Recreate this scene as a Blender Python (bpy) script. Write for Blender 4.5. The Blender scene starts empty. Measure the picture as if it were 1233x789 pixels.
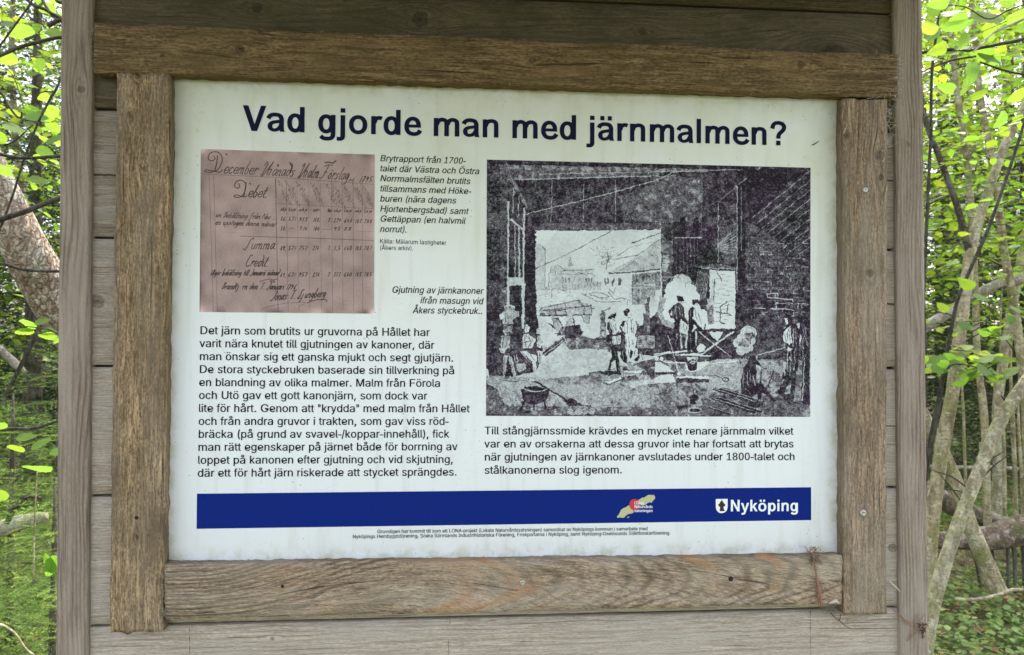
import bpy, math, random
import numpy as np
from mathutils import Vector, Matrix
from mathutils.geometry import tessellate_polygon
random.seed(7); rng = np.random.default_rng(11)
scene = bpy.context.scene
COL = scene.collection
R = math.radians
GZ = 1.35                                   # height of the panel's centre above the ground

# ------------------------------------------------------------------ camera
CW = np.array([-0.01500917, -0.07707743, 0.00594335])
CC = np.array([-0.06977717, -0.8735976, GZ - 0.02072268])
CF = 884.386
def _rot(w):
    th = np.linalg.norm(w); k = w / th
    K = np.array([[0, -k[2], k[1]], [k[2], 0, -k[0]], [-k[1], k[0], 0]])
    return np.eye(3) + math.sin(th) * K + (1 - math.cos(th)) * K @ K
RM = _rot(CW) @ np.array([[1., 0, 0], [0, 0, -1], [0, 1, 0]])
def at(px, py, y):
    "point of the world plane Y=y seen at photo pixel (px,py)"
    d = RM.T @ np.array([(px - 616.5) / CF, (py - 394.5) / CF, 1.0])
    return Vector(CC + d * ((y - CC[1]) / d[1]))
def px_size(y):                              # metres per photo pixel at depth y
    return (y - CC[1]) / CF
cam_d = bpy.data.cameras.new('camera'); cam = bpy.data.objects.new('camera', cam_d); COL.objects.link(cam)
cam_d.sensor_width = 36; cam_d.sensor_fit = 'HORIZONTAL'; cam_d.lens = CF / 1233 * 36
cam_d.clip_start = .02; cam_d.clip_end = 500
m = Matrix(((RM[0][0], -RM[1][0], -RM[2][0]), (RM[0][1], -RM[1][1], -RM[2][1]), (RM[0][2], -RM[1][2], -RM[2][2]))).to_4x4()
m.translation = Vector(CC); cam.matrix_world = m
cam_d.dof.use_dof = True; cam_d.dof.focus_distance = .89; cam_d.dof.aperture_fstop = 16
scene.camera = cam

# ------------------------------------------------------------------ light
world = bpy.data.worlds.new('World'); scene.world = world; world.use_nodes = True
wn = world.node_tree.nodes; wn.clear()
sky = wn.new('ShaderNodeTexSky'); sky.sky_type = 'NISHITA'; sky.sun_disc = False
SUN_EL, SUN_AZ = R(52), R(28)               # sun behind the board and a little to the right
sky.sun_elevation = SUN_EL; sky.sun_rotation = SUN_AZ
sky.air_density = 1.0; sky.dust_density = 4.0; sky.ozone_density = 1.0
bg = wn.new('ShaderNodeBackground'); bg.inputs[1].default_value = .15
wo = wn.new('ShaderNodeOutputWorld')
hz_ = wn.new('ShaderNodeHueSaturation'); hz_.inputs['Saturation'].default_value = .45     # thin high cloud greys the blue
world.node_tree.links.new(sky.outputs[0], hz_.inputs['Color']); world.node_tree.links.new(hz_.outputs[0], bg.inputs[0]); world.node_tree.links.new(bg.outputs[0], wo.inputs[0])
sun_d = bpy.data.lights.new('sun', 'SUN'); sun_d.energy = 1.4; sun_d.angle = R(11); sun_d.color = (1, .95, .86)
sun = bpy.data.objects.new('sun', sun_d); COL.objects.link(sun)
sd = Vector((math.sin(SUN_AZ) * math.cos(SUN_EL), math.cos(SUN_AZ) * math.cos(SUN_EL), math.sin(SUN_EL)))
sun.rotation_euler = sd.to_track_quat('Z', 'Y').to_euler(); sun.location = (3, 6, 9)
scene.view_settings.view_transform = 'Standard'; scene.view_settings.look = 'None'
scene.view_settings.exposure = 2.42; scene.view_settings.gamma = 1
scene.cycles.use_denoising = True
scene.cycles.max_bounces = 8; scene.cycles.transparent_max_bounces = 12

# ------------------------------------------------------------------ helpers
def link(o, parent=None):
    COL.objects.link(o)
    if parent is not None: o.parent = parent
    return o
def tag(o, label=None, cat=None, group=None, kind=None):
    if label: o['label'] = label
    if cat: o['category'] = cat
    if group: o['group'] = group
    if kind: o['kind'] = kind
    return o
def empty(name, loc=(0, 0, 0)):
    o = bpy.data.objects.new(name, None); o.location = loc; o.empty_display_size = .1
    return link(o)
def mesh_np(name, verts, faces, mats=(), smooth=False, col=None):
    """verts (n,3); faces: array (m,k) or list of such arrays"""
    me = bpy.data.meshes.new(name)
    verts = np.asarray(verts, np.float32)
    if not isinstance(faces, list): faces = [faces]
    elif len(faces) and isinstance(faces[0], tuple):
        faces = [[f for f in faces if len(f) == k] for k in sorted({len(f) for f in faces})]
    faces = [np.asarray(f, np.int32) for f in faces if len(f)]
    tot = np.concatenate([np.full(len(f), f.shape[1], np.int32) for f in faces])
    loops = np.concatenate([f.ravel() for f in faces])
    me.vertices.add(len(verts)); me.vertices.foreach_set('co', verts.ravel())
    me.loops.add(len(loops)); me.loops.foreach_set('vertex_index', loops)
    me.polygons.add(len(tot)); st = np.concatenate([[0], np.cumsum(tot)[:-1]]).astype(np.int32)
    me.polygons.foreach_set('loop_start', st); me.polygons.foreach_set('loop_total', tot)
    if smooth: me.polygons.foreach_set('use_smooth', np.ones(len(tot), bool))
    if col is not None:
        a = me.color_attributes.new('tint', 'FLOAT_COLOR', 'POINT')
        c4 = np.ones((len(verts), 4), np.float32); c4[:, :col.shape[1]] = col
        a.data.foreach_set('color', c4.ravel())
    me.update(calc_edges=True); me.validate()
    for m_ in mats: me.materials.append(m_)
    return me
def obj(name, me, parent=None, loc=None, rot=None):
    o = bpy.data.objects.new(name, me)
    if loc is not None: o.location = loc
    if rot is not None: o.rotation_euler = rot
    return link(o, parent)
class MB:
    "collects geometry"
    def __init__(s): s.v = []; s.f = {}; s.n = 0; s.c = []
    def add(s, v, f, c=None):
        v = np.asarray(v, float).reshape(-1, 3); f = np.asarray(f, int)
        s.v.append(v); s.f.setdefault(f.shape[1], []).append(f + s.n); s.n += len(v)
        s.c.append(np.tile(np.asarray(c if c is not None else (1, 1, 1), float), (len(v), 1)) if np.ndim(c) < 2 else np.asarray(c))
    def mesh(s, name, mats, smooth=False, col=False):
        return mesh_np(name, np.concatenate(s.v), [np.concatenate(x) for x in s.f.values()], mats, smooth, np.concatenate(s.c) if col else None)
def tube_geo(pts, rad, sides=8, cap=True, wob=0.0, seed=0):
    pts = np.asarray([tuple(p) for p in pts], float); n = len(pts)
    rad = np.broadcast_to(np.asarray(rad, float), (n,))
    t = np.gradient(pts, axis=0); t /= np.linalg.norm(t, axis=1)[:, None] + 1e-12
    up = np.array([0, 0, 1.]) if abs(t[0][2]) < .8 else np.array([1., 0, 0])
    u = np.cross(t[0], up); u /= np.linalg.norm(u); U = [u]
    for i in range(1, n):
        u = U[-1] - t[i] * np.dot(U[-1], t[i]); U.append(u / (np.linalg.norm(u) + 1e-12))
    U = np.array(U); W = np.cross(t, U)
    a = np.arange(sides) * 2 * math.pi / sides
    rr = rad[:, None] * np.ones((n, sides))
    if wob:
        g = np.random.default_rng(seed); k = g.random((n, sides)) - .5
        k = (k + np.roll(k, 1, 0) + np.roll(k, 1, 1)) / 2; rr *= 1 + wob * k
    V = pts[:, None] + rr[..., None] * (np.cos(a)[None, :, None] * U[:, None] + np.sin(a)[None, :, None] * W[:, None])
    V = V.reshape(-1, 3); j = np.arange(sides); F = []
    for i in range(n - 1):
        F.append(np.stack([i * sides + j, i * sides + (j + 1) % sides, (i + 1) * sides + (j + 1) % sides, (i + 1) * sides + j], 1))
    F = np.concatenate(F)
    if cap:
        V = np.vstack([V, pts[0], pts[-1]]); c0, c1 = len(V) - 2, len(V) - 1
        T = np.concatenate([np.stack([(j + 1) % sides, j, np.full(sides, c0)], 1),
                            np.stack([(n - 1) * sides + j, (n - 1) * sides + (j + 1) % sides, np.full(sides, c1)], 1)])
        return V, F, T
    return V, F, np.zeros((0, 3), int)
def spline(P, n=40):
    "Catmull-Rom through rows of P (any columns), n samples"
    P = np.asarray([tuple(p) for p in P], float); Q = np.vstack([2 * P[0] - P[1], P, 2 * P[-1] - P[-2]]); out = []
    L = np.r_[0, np.cumsum(np.linalg.norm(np.diff(P[:, :3], axis=0), axis=1))]
    for s in np.linspace(0, L[-1], n):
        i = min(np.searchsorted(L, s, 'right') - 1, len(P) - 2); i = max(i, 0)
        t = (s - L[i]) / (L[i + 1] - L[i] + 1e-12); a, b, c, d = Q[i:i + 4]
        out.append(.5 * (2 * b + (c - a) * t + (2 * a - 5 * b + 4 * c - d) * t * t + (3 * b - a - 3 * c + d) * t ** 3))
    return np.array(out)
def tube(mb, P, rad, sides=8, n=None, wob=0., seed=0, col=None):
    "P control points, rad per control point"
    P = np.asarray([tuple(p) for p in P], float); rad = np.broadcast_to(np.asarray(rad, float), (len(P),))
    if n is None: n = max(2, 4 * (len(P) - 1) + 1)
    S = spline(np.c_[P, rad], n)
    V, F, T = tube_geo(S[:, :3], np.maximum(S[:, 3], 1e-5), sides, True, wob, seed)
    b = mb.n; mb.add(V, F, col)
    mb.f.setdefault(3, []).append(T + b)

# ------------------------------------------------------------------ material kit
class NT:
    def __init__(s, name):
        s.m = bpy.data.materials.new(name); s.m.use_nodes = True; s.t = s.m.node_tree; s.t.nodes.clear()
        s.out = s.t.nodes.new('ShaderNodeOutputMaterial')
    def n(s, typ, **kw):
        nd = s.t.nodes.new(typ)
        for k, v in kw.items(): setattr(nd, k, v)
        return nd
    def put(s, sock, v):
        if v is None: return
        if hasattr(v, 'is_linked') or isinstance(v, bpy.types.NodeSocket): s.t.links.new(v, sock)
        else:
            if isinstance(v, (tuple, list)) and len(v) == 3 and len(sock.default_value) == 4: v = (*v, 1)
            sock.default_value = v
    def math(s, op, a, b=None, c=None, clamp=False):
        nd = s.n('ShaderNodeMath', operation=op, use_clamp=clamp)
        s.put(nd.inputs[0], a); s.put(nd.inputs[1], b); s.put(nd.inputs[2], c)
        return nd.outputs[0]
    def vec(s, x, y, z):
        nd = s.n('ShaderNodeCombineXYZ')
        for i, v in enumerate((x, y, z)): s.put(nd.inputs[i], v)
        return nd.outputs[0]
    def sep(s, v):
        nd = s.n('ShaderNodeSeparateXYZ'); s.put(nd.inputs[0], v); return nd.outputs
    def noise(s, v, scale=1., detail=2., rough=.5, dist=0.):
        nd = s.n('ShaderNodeTexNoise'); s.put(nd.inputs['Vector'], v); nd.inputs['Scale'].default_value = scale
        nd.inputs['Detail'].default_value = detail; nd.inputs['Roughness'].default_value = rough; nd.inputs['Distortion'].default_value = dist
        return nd.outputs['Fac']
    def voro(s, v, scale=1., feature='F1', out='Distance'):
        nd = s.n('ShaderNodeTexVoronoi', feature=feature); s.put(nd.inputs['Vector'], v); nd.inputs['Scale'].default_value = scale
        return nd.outputs[out]
    def mapr(s, v, a, b, c=0., d=1., smooth=True):
        nd = s.n('ShaderNodeMapRange'); nd.interpolation_type = 'SMOOTHSTEP' if smooth else 'LINEAR'; nd.clamp = True
        for i, x in enumerate((v, a, b, c, d)): s.put(nd.inputs[i], x)
        return nd.outputs[0]
    def mix(s, f, a, b, blend='MIX'):
        nd = s.n('ShaderNodeMix', data_type='RGBA', blend_type=blend)
        s.put(nd.inputs[0], f); s.put(nd.inputs[6], a); s.put(nd.inputs[7], b)
        return nd.outputs[2]
    def ramp(s, v, stops):
        nd = s.n('ShaderNodeValToRGB'); s.put(nd.inputs[0], v); e = nd.color_ramp.elements
        while len(e) < len(stops): e.new(.5)
        for el, (p, c) in zip(e, stops): el.position = p; el.color = (*c, 1)
        return nd.outputs[0]
    def coord(s, which='Object'):
        return s.n('ShaderNodeTexCoord').outputs[which]
    def bump(s, h, strength=1., dist=.001, normal=None):
        nd = s.n('ShaderNodeBump'); nd.inputs['Strength'].default_value = strength; nd.inputs['Distance'].default_value = dist
        s.put(nd.inputs['Height'], h); s.put(nd.inputs['Normal'], normal); return nd.outputs[0]
    def bsdf(s, color, rough=.8, normal=None, metallic=0., spec=.5, **kw):
        nd = s.n('ShaderNodeBsdfPrincipled'); s.put(nd.inputs['Base Color'], color); s.put(nd.inputs['Roughness'], rough)
        s.put(nd.inputs['Normal'], normal); nd.inputs['Metallic'].default_value = metallic
        nd.inputs['Specular IOR Level'].default_value = spec
        s.t.links.new(nd.outputs[0], s.out.inputs[0]); return nd
def plain(name, col, rough=.7, metallic=0., spec=.4):
    k = NT(name); k.bsdf(col, rough, None, metallic, spec); return k.m
GLYPHS = '"321|78,318 70,509 136,509 128,318|193,318 185,509 250,509 243,318;;(273|89,207 101,324 132,441 177,539 236,539 191,428 161,313 151,207 160,115 188,16 236,-96 177,-96 111,55;;)273|37,-96 86,18 113,116 122,207 112,313 82,428 37,539 97,539 142,441 173,323 184,207 161,53 97,-96;;,188|38,-119 68,71 137,71 84,-119;;-453|337,244 337,188 114,188 114,244;;.188|95,-4 63,9 50,41 63,73 95,87 128,73 141,41 128,9;;/249|235,533 71,-76 14,-76 178,533;;0453|227,-7 130,24 69,113 48,254 69,395 130,484 227,516 323,484 384,395 405,254 384,113 323,24|227,50 290,74 330,144 344,254 330,365 290,435 227,460 163,435 123,365 109,254 123,144 163,74;;1453|76,0 76,55 391,55 391,0|276,509 276,0 212,0 212,448 209,448 86,358 86,427 198,509;;2453|64,0 64,47 234,229 282,282 311,327 320,371 308,419 273,449 224,460 172,447 139,413 127,362 66,362 86,442 143,496 225,516 306,497 361,445 381,372 371,318 336,259 267,180 153,60 153,57 389,57 389,0;;3453|218,-7 133,10 70,57 44,132 109,132 126,87 165,59 219,50 275,61 315,93 329,145 316,196 275,234 201,248 157,248 157,299 288,448 288,452 70,452 70,509 372,509 372,461 211,278 211,289 308,276 371,222 393,145 370,66 309,12;;4453|40,105 40,158 247,509 311,509 109,166 109,163 413,163 413,105|282,0 282,121 282,146 282,318 343,318 343,0;;5453|221,-7 140,11 83,60 60,130 122,130 138,89 173,60 221,50 276,64 314,104 328,162 314,221 275,262 218,277 167,268 128,246 67,253 96,509 366,509 366,452 151,452 134,301 136,301 178,325 229,334 294,321 345,285 379,231 391,163 369,76 309,15;;6453|226,-7 142,15 84,74 64,162 80,239 137,340 252,509 322,509 151,261 145,261 165,288 196,307 235,314 316,295 370,240 389,157 368,73 310,14|226,48 279,63 314,101 327,157 314,213 279,251 226,265 174,252 138,214 125,158 138,102 174,63;;7453|97,0 323,448 323,452 62,452 62,509 391,509 391,449 165,0;;8453|226,-7 136,11 74,62 52,135 65,195 101,241 153,265 153,267 93,308 70,380 90,450 146,498 226,516 306,498 361,450 382,380 359,308 300,267 300,265 351,241 387,195 401,135 378,62 317,11|226,49 285,60 323,91 337,139 322,189 283,223 226,235 169,223 130,189 115,139 129,91 167,60|226,290 274,300 307,330 319,376 308,420 275,449 226,460 177,449 145,420 133,376 145,330 178,300;;9453|226,516 310,494 368,434 389,347 373,270 315,168 200,0 130,0 301,248 307,248 287,221 257,202 218,195 137,214 83,269 64,352 85,436 143,494|226,460 174,446 138,407 125,352 138,295 174,257 226,243 279,257 314,295 327,350 314,407 279,446;;:188|95,-4 63,9 50,41 63,73 95,87 128,73 141,41 128,9|95,271 63,284 50,316 63,349 95,362 128,349 141,316 128,284;;?358|132,152 132,159 141,230 168,269 209,298 247,334 262,384 250,425 220,452 178,462 137,453 106,425 92,378 27,378 49,452 103,499 178,516 255,498 306,451 324,382 306,311 254,261 219,235 200,205 194,158 194,152|164,-4 131,9 118,41 131,73 164,86 196,73 209,41 196,9;;A480|16,0 201,509 276,509 463,0 395,0 287,302 264,372 232,478 245,478 213,371 191,302 85,0|110,142 110,199 370,199 370,142;;B456|60,0 60,509 241,509 329,491 381,442 398,374 387,320 356,286 315,267 315,262 363,245 402,203 418,136 400,67 344,18 247,0|125,57 245,57 330,80 349,105 355,137 342,184 306,218 248,231 125,231|125,285 238,285 288,296 323,326 336,372 313,429 240,452 125,452;;D502|219,0 96,0 96,57 215,57 318,81 379,149 399,255 379,361 320,428 221,452 93,452 93,509 225,509 353,478 433,391 462,255 433,119 351,31|125,509 125,0 60,0 60,509;;F410|60,0 60,509 369,509 369,452 125,452 125,278 346,278 346,221 125,221 125,0;;G520|269,-7 149,25 69,116 40,254 69,393 149,484 265,516 340,504 403,469 449,416 474,349 408,349 387,393 356,427 315,448 265,456 183,432 125,364 103,254 125,145 184,76 269,53 345,71 396,123 415,202 434,199 283,199 283,256 478,256 478,200 451,91 377,19;;H517|60,0 60,509 125,509 125,289 392,289 392,509 457,509 457,0 392,0 392,232 125,232 125,0;;I300|31,0 31,57 118,57 118,452 31,452 31,509 269,509 269,452 183,452 183,57 269,57 269,0;;K467|104,145 104,216 139,261 174,303 212,344 364,509 448,509 231,276 228,276|60,0 60,509 125,509 125,334 124,225 125,193 125,0|372,0 188,259 228,309 449,0;;L393|60,0 60,509 125,509 125,57 361,57 361,0;;M628|60,0 60,509 152,509 277,187 287,159 299,123 311,84 322,49 307,49 318,83 330,121 342,158 352,187 476,509 568,509 568,0 504,0 504,291 504,327 505,369 506,413 507,457 513,457 498,409 482,363 467,322 456,291 342,0 286,0 170,291 159,321 145,361 129,408 112,457 119,457 120,416 121,372 122,328 122,291 122,0;;N523|60,0 60,509 136,509 343,183 363,151 388,107 414,55 405,54 401,108 399,157 399,195 399,509 463,509 463,0 387,0 202,290 177,331 148,381 108,452 119,454 122,384 124,328 125,291 125,0;;O533|267,-7 150,25 70,115 40,254 70,393 150,484 267,516 384,484 464,393 493,254 464,115 384,25|267,53 349,76 408,144 430,254 408,365 349,433 267,456 184,433 125,364 103,254 125,144 184,76;;S447|224,-9 128,9 64,60 38,137 104,137 123,88 166,59 224,49 286,60 329,92 346,139 332,179 296,205 245,222 184,239 86,289 60,326 52,372 75,448 138,498 227,516 316,498 377,449 401,378 337,378 326,412 302,437 225,459 167,448 129,418 115,376 131,334 169,308 212,293 264,279 312,264 359,238 395,198 408,139 386,64 323,11;;T449|32,452 32,509 417,509 417,452 257,452 257,0 193,0 193,452;;U517|259,-8 154,15 85,80 60,173 60,509 124,509 124,178 141,113 187,68 259,52 331,68 377,113 393,178 393,509 457,509 457,173 433,80 363,15;;V480|204,0 16,509 84,509 192,206 215,137 248,31 235,31 267,138 290,206 395,509 463,509 278,0;;a389|160,-9 94,5 48,45 30,108 43,161 78,193 125,211 178,220 234,227 265,235 276,255 276,257 267,297 240,322 196,331 149,322 118,301 100,274 41,291 79,346 133,375 194,384 239,379 286,360 322,320 337,251 337,0 277,0 277,52 272,52 252,25 215,1|170,45 228,59 263,93 276,138 276,190 259,182 231,176 200,171 175,168 134,159 103,139 92,105 102,72 130,52;;b424|229,-8 172,4 138,31 118,59 112,59 112,0 53,0 53,509 114,509 114,319 118,319 137,346 171,373 229,384 313,361 370,293 390,189 370,84 313,16|220,47 279,66 316,117 328,189 316,261 280,311 220,330 161,312 125,263 113,189 125,115 162,65;;c396|207,-8 117,16 56,85 34,187 56,291 117,360 207,384 260,377 305,356 340,322 362,277 303,262 290,289 270,311 242,325 207,330 145,310 108,258 96,187 108,117 145,66 207,46 243,52 271,66 292,89 304,117 363,102 341,56 306,21 261,-1;;d424|195,-8 111,16 55,84 34,189 55,293 112,361 196,384 253,373 287,346 306,319 311,319 311,509 372,509 372,0 313,0 313,59 307,59 287,31 252,4|205,47 263,65 299,115 312,189 300,263 263,312 205,330 145,311 108,261 96,189 109,117 145,66;;e404|212,-8 117,16 56,85 34,187 55,290 115,359 205,384 266,374 319,341 357,282 371,194 371,169 75,169 75,221 338,221 310,202 298,269 263,314 205,330 146,313 109,270 96,211 96,178 110,106 151,61 212,46 254,53 285,73 306,105 365,91 335,39 283,4;;f254|228,379 228,327 6,327 6,379|81,0 81,432 96,486 135,519 187,530 222,527 243,521 227,468 215,472 195,474 154,460 142,419 142,0;;g425|207,-151 134,-140 82,-110 51,-69 101,-41 122,-66 154,-88 207,-97 282,-75 304,-47 311,-6 311,68 306,68 287,41 252,16 195,5 113,27 55,90 34,191 55,293 112,361 196,384 253,373 288,346 308,319 313,319 313,379 372,379 372,-9 350,-90 291,-136|205,59 264,75 300,121 312,193 300,264 264,312 205,330 145,312 109,262 96,193 109,123 145,76;;h410|114,227 114,0 53,0 53,509 114,509 114,287 102,287 152,362 227,384 295,369 341,321 357,240 357,0 296,0 296,235 273,304 246,323 210,329 161,317 126,283;;i167|53,0 53,379 114,379 114,0|84,443 54,455 41,483 54,512 84,524 114,512 126,483 114,455;;j167|53,379 114,379 114,-30 102,-90 65,-129 4,-143 -10,-143 -10,-87 2,-87 40,-72 53,-29|83,443 53,455 41,483 53,512 83,524 114,512 126,483 114,455;;k381|110,137 110,212 121,212 284,379 360,379 184,199 177,199|53,0 53,509 114,509 114,0|294,0 148,186 191,229 372,0;;l189|139,-2 74,20 53,84 53,509 114,509 114,99 120,62 146,52 160,53 170,54 181,3 162,-1;;m610|53,0 53,379 112,379 112,295 108,295 132,346 172,376 219,386 287,361 321,295 312,295 337,343 381,375 437,386 497,372 541,328 557,255 557,0 496,0 496,254 490,289 473,313 419,330 374,320 345,290 335,247 335,0 274,0 274,260 253,311 199,330 158,320 126,289 114,238 114,0;;n410|114,227 114,0 53,0 53,379 112,379 112,287 102,287 152,362 227,384 295,369 341,321 357,240 357,0 296,0 296,235 273,304 246,323 210,329 161,317 126,283;;o415|207,-8 117,16 56,85 34,187 56,291 117,360 207,384 299,360 359,291 381,187 359,85 299,16|207,46 270,66 307,117 319,187 307,258 270,310 207,330 145,310 108,258 96,187 108,117 145,66;;p424|53,-143 53,379 112,379 112,319 118,319 137,346 171,373 229,384 313,361 370,293 390,189 370,84 313,16 229,-8 173,4 138,31 118,59 114,59 114,-143|220,47 279,66 316,117 328,189 316,261 280,311 220,330 161,312 125,263 113,189 125,115 162,65;;r259|53,0 53,379 112,379 112,321 115,321 152,367 213,385 229,384 243,384 243,322 230,324 207,326 159,315 126,284 114,237 114,0;;s365|182,-8 112,3 62,38 36,94 94,107 124,60 181,45 244,62 268,103 254,136 212,155 149,170 72,208 47,274 65,332 115,370 187,384 254,372 299,339 324,290 268,277 243,316 187,333 131,317 109,277 124,243 172,223 229,209 306,171 331,107 312,47 260,6;;t227|204,379 204,327 6,327 6,379|65,471 126,471 126,98 136,61 170,50 185,51 202,54 213,2 192,-3 168,-4 92,21 72,52 65,93;;u410|182,-5 115,11 69,59 53,139 53,379 114,379 114,144 137,75 164,56 200,50 249,62 283,97 296,153 296,379 357,379 357,0 298,0 298,92 307,92 257,17;;v389|163,0 17,379 84,379 165,155 187,87 206,21 184,21 203,87 224,155 305,379 371,379 226,0;;x379|21,0 171,218 171,171 29,379 100,379 147,306 179,253 207,206 175,206 202,253 233,306 282,379 352,379 209,169 209,214 358,0 287,0 231,85 200,136 173,182 205,182 178,136 148,85 91,0;;y389|47,-139 61,-86 71,-87 104,-89 130,-74 151,-36 163,-1 17,379 84,379 165,155 187,87 206,21 184,21 202,87 224,155 305,379 371,379 204,-58 177,-107 139,-136 91,-145 65,-143;;Å480|16,0 201,509 276,509 463,0 395,0 287,302 264,372 232,478 245,478 213,371 191,302 85,0|110,142 110,199 370,199 370,142|240,527 195,539 163,570 151,612 163,656 195,686 240,697 284,686 317,656 329,612 317,570 284,539|240,571 270,583 282,612 270,643 240,655 210,643 198,612 210,583;;Ö533|267,-7 150,25 70,115 40,254 70,393 150,484 267,516 384,484 464,393 493,254 464,115 384,25|267,53 349,76 408,144 430,254 408,365 349,433 267,456 184,433 125,364 103,254 125,144 184,76|339,572 310,584 298,612 310,641 339,653 368,641 379,612 368,584|195,572 167,584 155,612 167,641 195,653 224,641 236,612 224,584;;ä389|160,-9 94,5 48,45 30,108 43,161 78,193 125,211 178,220 234,227 265,235 276,255 276,257 267,297 240,322 196,331 149,322 118,301 100,274 41,291 79,346 133,375 194,384 239,379 286,360 322,320 337,251 337,0 277,0 277,52 272,52 252,25 215,1|170,45 228,59 263,93 276,138 276,190 259,182 231,176 200,171 175,168 134,159 103,139 92,105 102,72 130,52|261,443 233,455 221,483 233,512 261,523 290,512 301,483 290,455|117,443 89,455 77,483 89,512 117,523 146,512 158,483 146,455;;å389|160,-9 94,5 48,45 30,108 43,161 78,193 125,211 178,220 234,227 265,235 276,255 276,257 267,297 240,322 196,331 149,322 118,301 100,274 41,291 79,346 133,375 194,384 239,379 286,360 322,320 337,251 337,0 277,0 277,52 272,52 252,25 215,1|170,45 228,59 263,93 276,138 276,190 259,182 231,176 200,171 175,168 134,159 103,139 92,105 102,72 130,52|189,404 145,416 112,447 100,490 112,532 145,563 189,575 234,563 266,532 278,490 266,447 234,416|189,447 219,460 232,490 219,519 189,532 159,519 147,490 159,460;;ö415|207,-8 117,16 56,85 34,187 56,291 117,360 207,384 299,360 359,291 381,187 359,85 299,16|207,46 270,66 307,117 319,187 307,258 270,310 207,330 145,310 108,258 96,187 108,117 145,66|279,443 251,455 239,483 251,512 279,523 308,512 320,483 308,455|136,443 107,455 95,483 107,512 136,523 164,512 176,483 164,455;; 188'
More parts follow.
